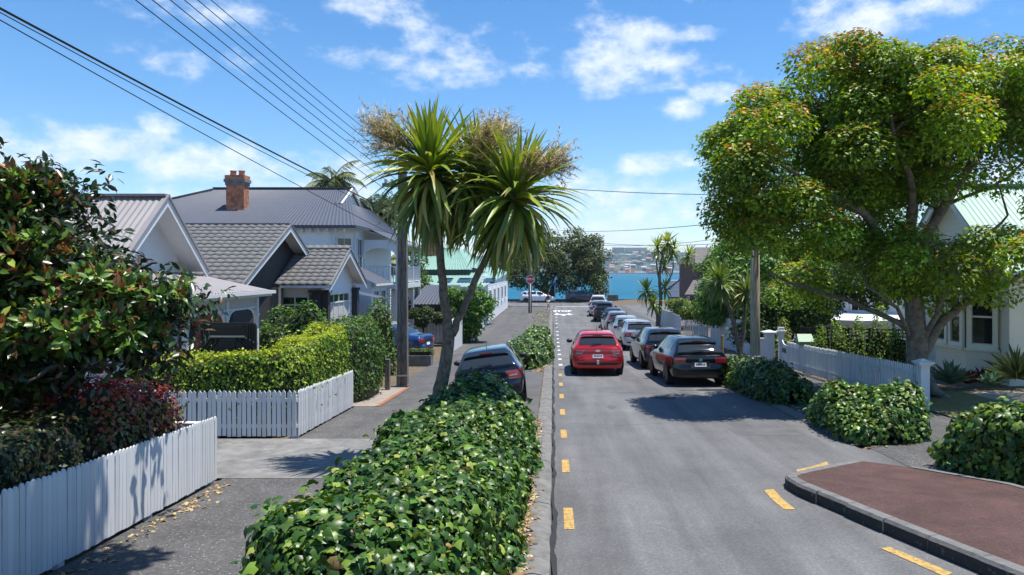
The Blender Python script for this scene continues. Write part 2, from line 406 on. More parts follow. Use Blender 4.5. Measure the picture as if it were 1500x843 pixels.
entry_path = sheet('entry_path', [8.3, 9.2, 11], fr(26.4, 28.4, .5), .014, m_sand)
channel_r = sheet('kerb_channel_right', [5.28, 5.52], fr(12.9, 86, 1.2), .012, m_kerb, zf=lambda x, y: zr(y) + (x > 5.4) * .03)
seawall = MB()
for x0 in range(-72, 72, 6): seawall.box(x0, x0 + 5.98, 103.3, 103.8, -7.5, -1.42)
struct(seawall.build('sea_wall', m_conc))

# left kerb: concrete blocks with open joints, and the broken tar seam beside it
kb = bpy.data.objects.new('kerb_left', None); COL.objects.link(kb); struct(kb)
y = 2.0; k = 0
while y < 86:
    ln = 2.4 if y < 40 else 6.0
    mb = MB(); j = .012
    P = []
    for yy in fr(y + j, y + ln - j, 1.2):
        dx = .006 * math.sin(yy * 2.3 + k); z = zr(yy)
        P.append([(-.33 + dx, yy, z - .05), (-.32 + dx, yy, z + .035), (-.18 + dx, yy, z + .045), (-.03 + dx, yy, z + .012), (-.005 + dx * .5, yy, z - .05)])
    mb.grid(P)
    mb.add(P[0], [(0, 1, 2, 3, 4)]); mb.add(P[-1], [(4, 3, 2, 1, 0)])
    mb.build('kerb_stone', m_kerb, kb); y += ln; k += 1
mb = MB(); P = []
for yy in fr(2, 60, .22):
    w = .016 + .018 * (random.random() ** 2) + .006 * math.sin(yy * 1.7); c = .012 + .015 * math.sin(yy * 3.1) + random.uniform(-.007, .007)
    P.append([(c - w, yy, zr(yy) + .016), (c + w, yy, zr(yy) + .016)])
mb.grid(P).build('tar_seam', m_crack, kb)

# broken yellow line and white marks on the road
def dash(x, y0, y1, w, m_, name='yellow_dash'):
    mb = MB().grid([[(x - w / 2, yy, zr(yy) + .005), (x + w / 2, yy, zr(yy) + .005)] for yy in fr(y0, y1, .3)])
    return mb.build(name, m_, road)
y = 5.6 - .42 + .35
while y < 27:
    dash(.185 + (y - 8) * .004, y, y + .84, .115, m_yellow); y += 2.70
y = 28.4
while y < 84:
    dash(.30, y, y + .55, .14, m_whitemark, 'white_dash'); y += 2.7 if y < 50 else 4.0
# yellow dashes round the traffic island
def poly_mark(pts, m_, name):
    mb = MB().add([(x, y_, zr(y_) + .006) for x, y_ in pts], [tuple(range(len(pts)))]); return mb.build(name, m_, road)
def gp(px, py, lift=0.0):
    "road point under a sight line"
    Y = 10.0
    for _ in range(40): Y = (CAM_Z - zr(Y) - lift) * FPX / (py - VY)
    return (sx(px, Y), Y)
poly_mark([gp(1290, 804), gp(1303, 802), gp(1395, 840), gp(1385, 846)], m_yellow, 'yellow_dash')
poly_mark([gp(1119, 719), gp(1133, 717), gp(1148, 733), gp(1165, 747), gp(1148, 747), gp(1131, 733)], m_yellow, 'yellow_dash')
poly_mark([gp(1166, 689), gp(1190, 684), gp(1211, 677), gp(1214, 681), gp(1196, 687), gp(1170, 694)], m_yellow, 'yellow_dash')
# STOP lettering and the arrow on the road
def text(name, s, size, m_, M, parent=None, ext=.002, align='CENTER'):
    cu = bpy.data.curves.new(name, 'FONT'); cu.body = s; cu.size = size; cu.extrude = ext; cu.align_x = align; cu.align_y = 'CENTER'; cu.resolution_u = 3
    cu.materials.append(m_); o = bpy.data.objects.new(name, cu); COL.objects.link(o); o.matrix_basis = M
    if parent is not None: par(o, parent)
    return o
def mk_text(name, s, size, m_, M, parent=None, bold=0.0, ext=.002):
    "lettering as a mesh"
    cu = bpy.data.curves.new(name, 'FONT'); cu.body = s; cu.size = size; cu.extrude = ext; cu.offset = bold; cu.align_x = 'CENTER'; cu.align_y = 'CENTER'; cu.resolution_u = 2
    t = bpy.data.objects.new(name + '_src', cu); COL.objects.link(t)
    dg = bpy.context.evaluated_depsgraph_get(); me = bpy.data.meshes.new_from_object(t.evaluated_get(dg)); me.name = name
    bpy.data.objects.remove(t); me.materials.clear(); me.materials.append(m_)
    o = link(name, me, None, M)
    if parent is not None: par(o, parent)
    return o
mk_text('stop_lettering', 'STOP', .8, m_whitemark, Matrix.Translation((.98, 76.6, zr(76.6) + .008)) @ Matrix.Diagonal((1.0, 4.4, 1, 1)), road, .028)
ya = 70.8
mb = MB().add([(x + 1.0, y_, zr(y_) + .008) for x, y_ in [(-.95, ya), (-.5, ya + 1.9), (-.5, ya + .7), (-.15, ya + .5), (-.25, ya - .9), (0, ya - 2.2), (.28, ya - .9), (.2, ya + .5), (.45, ya + .7), (.45, ya + 1.9), (.95, ya), (.45, ya - 1.1), (.45, ya - .3), (-.5, ya - .3), (-.5, ya - 1.1)]],
              [(0, 1, 2, 13, 14), (2, 3, 4, 6, 7, 8, 12, 13), (4, 5, 6), (8, 9, 10, 11, 12)])
mb.build('arrow_marking', m_whitemark, road)
poly_mark([(.3, 86.6), (4.9, 86.6), (4.9, 87.1), (.3, 87.1)], m_whitemark, 'limit_line')
# patches and a drain cover in the road
m_trench = mat('trench_seal', (.108, .107, .108), .88, var=.25, vscale=2, bump=.5, bscale=60, speck=((.20, .195, .19), 60, .17))
for (x, y_, w, l) in ((3.5, 13.9, 1.3, .8), (2.2, 23.2, .5, 6.0)):
    MB().grid([[(xx, yy, zr(yy) + .0028) for xx in (x, x + w)] for yy in fr(y_, y_ + l, .5)]).build('trench_patch', m_trench, road)
for (x, y_, w, l) in ((2.6, 18.9, .55, .5), (1.6, 31, .7, 1.1), (3.1, 43, .6, 2.0)):
    MB().grid([[(xx, yy, zr(yy) + .0045) for xx in (x, x + w)] for yy in (y_, y_ + l)]).build('road_patch', m_patch, road)

# sealed cracks, oil stains and a service cover
m_oil = mat('oil_stain', (.095, .094, .094), .75, var=.3, vscale=6)
def crack(pts, w):
    P = []; rr = random.Random(len(pts) * 7 + int(pts[0][1] * 10)); d_ = []
    for (a, b) in zip(pts[:-1], pts[1:]):
        for i in range(10): t = i / 10; d_.append((a[0] + (b[0] - a[0]) * t + rr.uniform(-.03, .03), a[1] + (b[1] - a[1]) * t + rr.uniform(-.03, .03)))
    vert = abs(pts[-1][1] - pts[0][1]) > abs(pts[-1][0] - pts[0][0])
    for q in d_:
        ww = w * rr.uniform(.3, 1.1); P.append([(q[0] - (ww if vert else 0), q[1] - (0 if vert else ww), zr(q[1]) + .0042), (q[0] + (ww if vert else 0), q[1] + (0 if vert else ww), zr(q[1]) + .0042)])
    MB().grid(P).build('sealed_crack', m_crack, road)
crack([(.3, 15.2), (1.4, 15.0), (2.5, 15.3)], .006); crack([(1.2, 20.4), (2.9, 20.0), (4.2, 20.3)], .012); crack([(.6, 28), (2.4, 28.4), (4.6, 28.1)], .02)
for (x, y_, a, b) in ((1.4, 17.5, .10, .35), (3.9, 16.4, .14, .3), (3.5, 31.5, .2, .6)):
    n_ = 18; MB().add([(x + a * math.cos(k_ * 6.283 / n_) * (1 + .25 * math.sin(k_ * 2.3)), y_ + b * math.sin(k_ * 6.283 / n_) * (1 + .2 * math.sin(k_ * 3.1 + 1)), zr(y_ + b * math.sin(k_ * 6.283 / n_)) + .0035) for k_ in range(n_)], [tuple(range(n_))]).build('oil_stain', m_oil, road)
n_ = 24; MB().add([(2.95 + .3 * math.cos(k_ * 6.283 / n_), 19.2 + .3 * math.sin(k_ * 6.283 / n_), zr(19.2) + .008 - .038 * .3 * math.sin(k_ * 6.283 / n_)) for k_ in range(n_)], [tuple(range(n_))]).build('service_cover', m_darkkerb, road)

# traffic island: kerb blocks round a red chip surface
isl = bpy.data.objects.new('traffic_island', None); COL.objects.link(isl)
tag(isl, 'low traffic island of red-brown chip seal behind a dark concrete kerb', 'traffic island')
out_pts = [(4.75, 5.0), (4.30, 6.1), (4.03, 6.9), (3.84, 7.5), (3.66, 8.1), (3.49, 8.7), (3.33, 9.25), (3.22, 9.65), (3.19, 9.95), (3.26, 10.25), (3.45, 10.55), (3.78, 10.9), (4.3, 11.35), (4.85, 11.75)]
kh = .165; kw = .15
nin = []
for i, p in enumerate(out_pts):
    a = Vector(out_pts[max(i - 1, 0)]); b = Vector(out_pts[min(i + 1, len(out_pts) - 1)]); d = (b - a).normalized(); n_ = Vector((d.y, -d.x))
    h = kh * (1.0 if i < 9 else max(.12, 1 - (i - 8) / 5.0))
    nin.append((Vector(p) + n_ * kw, h, n_))
isl.location = (5, 8.5, zr(8.5))
for i in range(len(out_pts) - 1):
    a, b = Vector(out_pts[i]), Vector(out_pts[i + 1]); d = (b - a); g = d.normalized() * .004
    a = a + g; b = b - g
    (ia, ha, na), (ib, hb, nb) = nin[i], nin[i + 1]; ia = ia + g; ib = ib - g
    za, zb = zr(a.y), zr(b.y); r = random.uniform(-.012, .012)
    def sec(p, q, n_, z, h): return [(p.x, p.y, z - .05), (p.x, p.y, z + h * .78), (p.x + n_.x * .025, p.y + n_.y * .025, z + h), (q.x, q.y, z + h), (q.x, q.y, z - .05)]
    s1 = sec(a + na * r, ia, na, za, ha); s2 = sec(b + nb * r, ib, nb, zb, hb)
    mb = MB().grid([s1, s2]); mb.add(s1, [(4, 3, 2, 1, 0)]); mb.add(s2, [(0, 1, 2, 3, 4)])
    o = mb.build('kerb_stone', m_kerb, isl); o.data.materials.append(m_darkkerb)
    o.data.polygons[0].material_index = 1  # outer face takes the darker kerb material
inner = [p for p, h, n_ in nin]
back = [(5.5, 11.2), (6.0, 9.6), (6.6, 7.6), (7.2, 5.0)]
mb = MB()
top = [(p.x, p.y, zr(p.y) + h - .006) for p, h, n_ in nin] + [(x, y_, zr(y_) + (.02 if y_ > 11 else kh) - .006) for x, y_ in back]
cx, cy = 5.0, 8.6
mb.add(top + [(cx, cy, zr(cy) + kh + .012)], [(i, (i + 1) % len(top), len(top)) for i in range(len(top))])
mb.build('chip_surface', m_redchip, isl)
mb = MB()
for (a, b) in zip(back[:-1], back[1:]):
    mb.bar((a[0], a[1], zr(a[1]) + (.02 if a[1] > 11 else kh) - .07), (b[0], b[1], zr(b[1]) + kh - .07), .1, .15)
mb.build('back_edging', m_kerb, isl)

# water
m_sea = mat('sea_water', (.004, .11, .185), .55, var=.2, vscale=.02, bump=.6, bscale=.9, stretch=(.25, 1, 1), spec=.18)
sea = MB().add([(-4000, 103.5, -5.9), (4000, 103.5, -5.9), (4000, 2120, -5.9), (-4000, 2120, -5.9)], [(0, 1, 2, 3)]).build('sea', m_sea); struct(sea)
# ================================================================== foliage
def T(v, f): return np.array(v, dtype=np.float64), np.array(f, dtype=np.int64)
LEAF_QUAD = T([(0, 0, 0), (.32, .5, .06), (0, 1, -.06), (-.32, .5, .06)], [(0, 1, 2), (0, 2, 3)])
LEAF_IVY = T([(0, .36, .09), (0, 0, .02), (.32, -.14, -.07), (.52, .24, -.10), (.30, .44, .0), (0, 1, -.22), (-.30, .44, 0), (-.52, .24, -.10), (-.32, -.14, -.07)],
             [(0, 1, 2), (0, 2, 3), (0, 3, 4), (0, 4, 5), (0, 5, 6), (0, 6, 7), (0, 7, 8), (0, 8, 1)])
LEAF_LONG = T([(0, 0, 0), (.17, .3, .045), (.19, .65, .03), (0, 1, -.1), (-.19, .65, .03), (-.17, .3, .045), (0, .5, -.01)],
              [(0, 1, 6), (1, 2, 6), (2, 3, 6), (3, 4, 6), (4, 5, 6), (5, 0, 6)])
LEAF_BLADE = T([(-.05, 0, 0), (.05, 0, 0), (.04, .55, -.04), (-.04, .55, -.04), (0, 1, -.2)], [(0, 1, 2), (0, 2, 3), (3, 2, 4)])

def unit(a): return a / np.maximum(1e-9, np.linalg.norm(a, axis=-1, keepdims=True))
def frames(P, N, D, size):
    "per-leaf matrices: local z along N, local y along D made square to N"
    N = unit(N); D = unit(D - N * (D * N).sum(-1, keepdims=True)); X = np.cross(D, N)
    return X * size[:, None], D * size[:, None], N * size[:, None], P
def leaf_mesh(name, fr_, tpl, col, material):
    X, D, N, P = fr_; tv, tf = tpl; n, k = len(P), len(tv)
    V = P[:, None, :] + X[:, None, :] * tv[None, :, 0, None] + D[:, None, :] * tv[None, :, 1, None] + N[:, None, :] * tv[None, :, 2, None]
    F = tf[None] + (np.arange(n) * k)[:, None, None]
    return npmesh(name, V.reshape(-1, 3), F.reshape(-1, tf.shape[1]), material, np.repeat(col, k, axis=0))
def palette(n, cols, weights, jitter=.2):
    cols = np.array(cols); idx = rng.choice(len(cols), n, p=np.array(weights) / sum(weights))
    return np.clip(cols[idx] * (1 + rng.normal(0, jitter, (n, 1))) * (1 + rng.normal(0, jitter * .3, (n, 3))), .003, .9), idx
def project(P):
    return np.stack([VX + FPX * P[:, 0] / np.maximum(P[:, 1], .1), VY - FPX * (P[:, 2] - CAM_Z) / np.maximum(P[:, 1], .1)], 1)
def single_leaves(parent, fr_, tpl, cols, cidx, count, material, name='leaf', facing=None):
    "the leaves that show largest become objects; returns the mask of those left over"
    X, D, N, P = fr_; q = project(P); n = len(P)
    ok = (P[:, 1] > 1) & (q[:, 0] > 5) & (q[:, 0] < 1495) & (q[:, 1] > 5) & (q[:, 1] < 838)
    to = unit(np.array([0, 0, CAM_Z]) - P); face = (to * unit(N)).sum(1)
    if facing is None: facing = np.ones(n)
    score = np.where(ok, np.abs(face) * facing * np.linalg.norm(D, axis=1) / np.maximum(P[:, 1], .5), 0)
    pick = np.argsort(-score)[:count]
    tv, tf = tpl; meshes = {}
    for c in np.unique(cidx):
        sel = cidx == c
        meshes[c] = npmesh(name, tv, tf, material, np.repeat(cols[sel].mean(0)[None], len(tv), 0))
    for i in pick:
        M = Matrix(((X[i][0], D[i][0], N[i][0], P[i][0]), (X[i][1], D[i][1], N[i][1], P[i][1]), (X[i][2], D[i][2], N[i][2], P[i][2]), (0, 0, 0, 1)))
        link(name, meshes[cidx[i]], parent, M)
    keep = np.ones(n, bool); keep[pick] = False
    return keep

def hedge(name, label, cat, path, w, h, n_exp, leaf, dens, tpl, cols, weights, material=None, end=6.0, bumpy=.1, singles=0, group=None, sink=0.0, top_cols=None, droop=.5, base=None, core=.90, seed=1):
    """a clipped or mounded hedge along path [(x, y)...]; w, h: half-width and height at each path point"""
    r = np.random.default_rng(seed)
    material = material or m_leaf
    path = np.array(path, float); w = np.broadcast_to(np.array(w, float), len(path)); h = np.broadcast_to(np.array(h, float), len(path))
    seg = np.linalg.norm(np.diff(path, axis=0), axis=1); s = np.concatenate([[0], np.cumsum(seg)]); Ltot = s[-1]
    ph = r.uniform(0, 6.28, (6, 2)); fq = r.uniform(.8, 3.2, 6); fa = r.uniform(1, 5, 6)
    def surf(t, th, scale=1.0):
        "t in 0..1 along, th in 0..pi across"
        q = t * Ltot
        cx = np.interp(q, s, path[:, 0]); cy = np.interp(q, s, path[:, 1]); ww = np.interp(q, s, w); hh = np.interp(q, s, h)
        e = .022; dx = np.interp(q + e * Ltot, s, path[:, 0]) - np.interp(q - e * Ltot, s, path[:, 0]); dy = np.interp(q + e * Ltot, s, path[:, 1]) - np.interp(q - e * Ltot, s, path[:, 1])
        l = np.hypot(dx, dy); nx, ny = dy / l, -dx / l
        tap = np.power(np.clip(1 - np.abs(2 * t - 1) ** end, 0, 1), 1 / end)
        nb = 1 + bumpy * sum(np.sin(q * fq[i] + ph[i, 0]) * np.cos(th * fa[i] + ph[i, 1]) for i in range(6)) / 2.2
        c, sn = np.cos(th), np.sin(th)
        lat = np.sign(c) * np.abs(c) ** (2 / n_exp); up = np.abs(sn) ** (2 / n_exp)
        f = tap * nb * scale
        x = cx + nx * lat * ww * f; y = cy + ny * lat * ww * f
        g = np.array([gz(a, b) for a, b in zip(np.ravel(cx), np.ravel(cy))]).reshape(np.shape(cx)) if base is None else base
        return np.stack([x, y, g - sink + up * hh * np.clip(tap * 1.0, 0, 1) * nb * scale], -1)
    root = thing(name, label, cat, (path[0][0], path[0][1], gz(*path[0])), group)
    # dark inner shell: shade between the leaves put into its colour
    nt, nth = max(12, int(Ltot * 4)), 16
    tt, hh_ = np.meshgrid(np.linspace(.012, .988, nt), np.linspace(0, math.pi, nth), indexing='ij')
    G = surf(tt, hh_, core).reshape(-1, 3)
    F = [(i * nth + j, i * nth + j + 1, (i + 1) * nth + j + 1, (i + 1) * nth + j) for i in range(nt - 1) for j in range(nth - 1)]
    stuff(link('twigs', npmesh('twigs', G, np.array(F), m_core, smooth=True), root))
    # leaves
    gir = 2 * h.mean() + 2 * w.mean(); n = int(Ltot * gir * dens)
    # even coverage: oversample and keep with probability proportional to the surface element
    m_ = n * 3; t = r.uniform(0, 1, m_); th = r.uniform(0, math.pi, m_)
    e = 2e-3; P0 = surf(t, th); Pt = surf(np.clip(t + e, 0, 1), th) - surf(np.clip(t - e, 0, 1), th); Ph = surf(t, np.clip(th + e, 0, math.pi)) - surf(t, np.clip(th - e, 0, math.pi))
    Nn = np.cross(Pt, Ph); area = np.linalg.norm(Nn, axis=1); Nn = unit(Nn)
    pr = np.minimum(area, np.percentile(area, 97)); sel = r.choice(m_, n, replace=False, p=pr / pr.sum())
    P, N = P0[sel], Nn[sel]
    ctr = surf(t[sel], np.full(n, math.pi / 2), .35)
    N = np.where((((P - ctr) * N).sum(1) < 0)[:, None], -N, N)
    P = P + N * r.normal(-.015, leaf * .45, (n, 1))
    stray = r.uniform(0, 1, n) < .035; P[stray] += N[stray] * r.uniform(.02, .13, (stray.sum(), 1)) + r.normal(0, .02, (stray.sum(), 3))
    Nl = unit(N + r.normal(0, .5, (n, 3)) + np.array([0, 0, .3]))
    D = unit(r.normal(0, .8, (n, 3)) + np.array([0, 0, -droop]) + N * .35)
    size = leaf * (.45 + 1.0 * r.beta(1.6, 2.2, n))
    c, ci = palette(n, cols, weights)
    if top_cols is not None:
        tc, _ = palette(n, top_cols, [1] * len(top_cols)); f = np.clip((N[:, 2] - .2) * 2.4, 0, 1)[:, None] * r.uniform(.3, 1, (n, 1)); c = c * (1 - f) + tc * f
    fr_ = frames(P, Nl, D, size)
    keep = np.ones(n, bool)
    if singles: keep = single_leaves(root, fr_, tpl, c, ci, singles, material, facing=np.clip((N * unit(np.array([0, 0, CAM_Z]) - P)).sum(1), 0, 1))
    o = link('foliage', leaf_mesh('foliage', tuple(a[keep] for a in fr_), tpl, c[keep], material), root); stuff(o)
    return root

IVY = [(.040, .10, .012), (.022, .060, .009), (.070, .145, .018), (.14, .23, .028), (.26, .31, .055), (.26, .17, .07)]
IVW = [5, 4, 4, 2, .9, .15]
hedge('ivy_hedge', 'long knee-high bank of glossy ivy at the foot of the forked cabbage tree', 'hedge', [(-1.47, 5.1), (-1.48, 6.5), (-1.44, 8.0), (-1.36, 10), (-1.28, 12), (-1.2, 13.8)], [.98, 1.02, 1.0, .94, .86, .70],
      [.92, .98, 1.03, 1.08, 1.16, 1.12], 2.9, .090, 820, LEAF_IVY, IVY, IVW, m_leafivy, end=9, bumpy=.15, singles=300, seed=4)
hedge('ivy_shrub', 'bright low ivy planter ahead of the parked blue hatchback, beside the kerb', 'hedge', [(-1.05, 27.2), (-1.15, 30), (-1.05, 33), (-.85, 38), (-.8, 43)], [.8, .95, .85, .62, .6], [.78, .85, .8, .95, .95], 3.0, .17, 110, LEAF_IVY,
      [(.05, .11, .02), (.09, .16, .03), (.16, .22, .04), (.03, .07, .015)], [3, 4, 3, 2], m_leafivy, end=5, bumpy=.2, seed=5)
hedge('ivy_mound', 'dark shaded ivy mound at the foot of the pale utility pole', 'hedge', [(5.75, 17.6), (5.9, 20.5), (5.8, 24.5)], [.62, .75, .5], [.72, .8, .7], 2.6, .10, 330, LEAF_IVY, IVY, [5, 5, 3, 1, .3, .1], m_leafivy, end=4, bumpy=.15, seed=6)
hedge('ivy_mound', 'round sunlit ivy mound between the picket fence and the road channel', 'hedge', [(5.95, 12.75), (6.15, 14.3), (6.15, 16.0)], [.78, .86, .7], [.74, .8, .66], 2.5, .10, 560, LEAF_IVY, IVY, [4, 3, 5, 3, 1.2, .2], m_leafivy, end=3.2, bumpy=.22, singles=120, seed=7)
hedge('ivy_mound', 'largest ivy mound, behind the red traffic island at the picture edge', 'hedge', [(6.3, 11.5), (7.4, 9.6), (8.6, 7.8)], [.78, .9, .9], [.84, .92, .9], 2.7, .105, 540, LEAF_IVY, IVY, [4, 3, 5, 3, 1.2, .25], m_leafivy, end=4, bumpy=.2, singles=200, seed=8)
LIME = [(.19, .30, .022), (.28, .38, .025), (.12, .22, .022), (.06, .12, .018)]
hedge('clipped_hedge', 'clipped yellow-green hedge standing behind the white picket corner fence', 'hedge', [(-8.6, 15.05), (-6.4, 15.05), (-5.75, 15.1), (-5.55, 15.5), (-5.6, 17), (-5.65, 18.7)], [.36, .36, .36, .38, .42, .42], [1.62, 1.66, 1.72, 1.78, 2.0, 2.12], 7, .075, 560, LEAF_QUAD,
      LIME, [4, 3, 4, 3], end=26, bumpy=.05, top_cols=[(.42, .46, .025), (.36, .43, .025)], seed=9)  # upward leaves get brighter yellow: sunlit top put into the colour
hedge('tall_hedge', 'tall dark green hedge between the lime hedge and the utility pole', 'hedge', [(-6.05, 19.0), (-5.8, 20.4), (-5.7, 22.0)], [.75, .8, .72], [2.1, 2.15, 1.95], 4.5, .10, 330, LEAF_QUAD, [(.045, .10, .02), (.07, .15, .024), (.11, .20, .03), (.14, .10, .04)], [4, 4, 2, .5], end=5, bumpy=.12, seed=10)
hedge('garden_shrub', 'leafy green shrub under the white bungalow window', 'shrub', [(-9.2, 22.6), (-6.9, 22.8)], [.85, .8], [2.6, 2.4], 3, .11, 230, LEAF_QUAD, [(.04, .10, .015), (.08, .17, .02), (.12, .22, .03)], [4, 4, 2], end=4, bumpy=.2, seed=12)
hedge('garden_shrub', 'bright green shrub in front of the two-storey house porch', 'shrub', [(-7.6, 26.3), (-6.0, 27.5)], [.75, .7], [2.25, 2.3], 3, .11, 220, LEAF_QUAD, [(.07, .15, .015), (.14, .24, .03), (.05, .1, .015)], [4, 4, 2], end=3, bumpy=.2, seed=13)
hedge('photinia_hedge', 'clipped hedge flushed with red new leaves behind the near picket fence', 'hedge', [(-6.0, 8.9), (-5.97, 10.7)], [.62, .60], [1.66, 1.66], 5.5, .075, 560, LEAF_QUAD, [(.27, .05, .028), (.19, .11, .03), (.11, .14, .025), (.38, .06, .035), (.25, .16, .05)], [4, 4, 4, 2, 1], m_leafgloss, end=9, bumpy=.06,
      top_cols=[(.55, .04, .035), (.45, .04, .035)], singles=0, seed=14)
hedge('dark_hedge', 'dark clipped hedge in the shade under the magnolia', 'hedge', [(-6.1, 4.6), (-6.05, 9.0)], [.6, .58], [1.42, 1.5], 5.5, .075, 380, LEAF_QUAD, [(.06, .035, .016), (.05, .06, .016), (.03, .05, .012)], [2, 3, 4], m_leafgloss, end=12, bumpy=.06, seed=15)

# fallen leaves along the kerb
def litter(name, n, xf, yf, seed, cols=((.36, .24, .11), (.24, .15, .07), (.45, .34, .17), (.16, .11, .06)), sz_=(.03, .075)):
    r = np.random.default_rng(seed); X = xf(r, n); Y = yf(r, n)
    P = np.stack([X, Y, np.array([gz(a, b) + (.045 if -.37 < a < 0 else .012) for a, b in zip(X, Y)]) + r.uniform(0, .012, n)], 1)
    N = unit(np.array([0, 0, 1.]) + r.normal(0, .25, (n, 3))); D = r.normal(0, 1, (n, 3))
    c, _ = palette(n, cols, [1] * len(cols))
    o = link(name, leaf_mesh(name, frames(P, N, D, r.uniform(*sz_, n)), LEAF_IVY, c, m_litter)); stuff(o); o['label'] = 'dry brown leaves fallen along the kerb'; o['category'] = 'leaf litter'
    return o
litter('leaf_litter', 1500, lambda r, n: -.36 + r.normal(0, .07, n), lambda r, n: r.uniform(4.5, 15.5, n), 3)
litter('leaf_litter', 260, lambda r, n: r.uniform(-.9, -.38, n), lambda r, n: r.normal(14.2, .35, n), 33)
litter('leaf_litter', 700, lambda r, n: -.5 + r.normal(0, .16, n), lambda r, n: r.uniform(25.9, 44, n), 5, sz_=(.05, .1))
litter('leaf_litter', 420, lambda r, n: r.uniform(5.3, 6.3, n), lambda r, n: 12.6 + r.uniform(0, 5, n) ** 1.0 , 6)
litter('leaf_litter', 200, lambda r, n: -5.0 + np.abs(r.normal(0, .16, n)), lambda r, n: r.uniform(5.8, 11, n), 7)
litter('leaf_litter', 160, lambda r, n: r.uniform(-5.2, -4.6, n) - .5, lambda r, n: r.normal(22.6, .3, n), 8)
litter('leaf_litter', 700, lambda r, n: -1.1 + r.normal(0, .55, n), lambda r, n: r.uniform(46, 80, n), 9, cols=((.12, .14, .04), (.26, .2, .1), (.1, .09, .05)), sz_=(.08, .2))

# ------------------------------------------------------------------ trees
def limb(mb, pts, r0, r1, n=9, wob=.0, seed=0):
    r = random.Random(seed); pts = [Vector(p) for p in pts]; out = []
    for i in range(len(pts) - 1):
        for k in range(4):
            t = k / 4; p0 = pts[max(i - 1, 0)]; p1 = pts[i]; p2 = pts[i + 1]; p3 = pts[min(i + 2, len(pts) - 1)]
            q = .5 * ((2 * p1) + (p2 - p0) * t + (2 * p0 - 5 * p1 + 4 * p2 - p3) * t * t + (3 * p1 - p0 - 3 * p2 + p3) * t ** 3)
            out.append(q + Vector((r.uniform(-wob, wob), r.uniform(-wob, wob), r.uniform(-wob, wob))))
    out.append(pts[-1]); m_ = len(out)
    mb.tube(out, [r0 + (r1 - r0) * i / (m_ - 1) for i in range(m_)], n); return out

def clump_leaves(C, Rd, per, leaf, cols, weights, seed, flat=.75, lift=.45, tip_cols=None, tip_w=.0, hang=.3, up_bias=.35, jitter=.2):
    """leaves on the outer shells of many small clumps: C centres (n,3), Rd radii"""
    r = np.random.default_rng(seed); n = len(C); per = np.maximum(8, (per * (Rd / Rd.mean()) ** 2).astype(int)); idx = np.repeat(np.arange(n), per); m_ = len(idx)
    d = unit(r.normal(0, 1, (m_, 3)) + np.array([0, 0, up_bias])); rad = Rd[idx] * r.uniform(.45, 1.08, m_) ** .6
    P = C[idx] + d * rad[:, None] * np.array([1, 1, flat])
    N = unit(d * .8 + r.normal(0, .45, (m_, 3)) + np.array([0, 0, lift])); D = unit(d * .7 + r.normal(0, .7, (m_, 3)) + np.array([0, 0, -hang]))
    tone = r.normal(1, jitter, n)[idx][:, None]
    c, ci = palette(m_, cols, weights, .16); c = np.clip(c * np.clip(tone, .6, 1.5), .004, .8)
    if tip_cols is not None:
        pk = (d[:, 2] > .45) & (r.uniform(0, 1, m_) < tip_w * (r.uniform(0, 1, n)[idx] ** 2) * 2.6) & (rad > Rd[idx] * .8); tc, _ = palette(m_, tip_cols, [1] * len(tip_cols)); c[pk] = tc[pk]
    return frames(P, N, D, leaf * r.uniform(.65, 1.3, m_)), c, ci
def pxclumps(lobes, Y0, depth, n, seed, rad=(.45, .8)):
    "clump centres through the volume of several lobes (centre px, py, half-sizes px) about depth Y0"
    r = np.random.default_rng(seed); L = np.array([tuple(q) + (0,) * (5 - len(q)) for q in lobes], float); a = L[:, 2] * L[:, 3]; k = np.repeat(np.arange(len(L)), np.maximum(1, np.round(n * a / a.sum()).astype(int))); n = len(k)
    d = unit(r.normal(0, 1, (n, 3))) * (r.uniform(.25, 1, n) ** .45)[:, None]
    yy = Y0 + (L[k, 4] if L.shape[1] > 4 else 0) + d[:, 1] * depth
    s = FPX / Y0
    X = (L[k, 0] - VX) / s + d[:, 0] * L[k, 2] / s; Z = CAM_Z + (VY - L[k, 1]) / s + d[:, 2] * L[k, 3] / s
    return np.stack([X, yy, Z], 1), r.uniform(*rad, n)

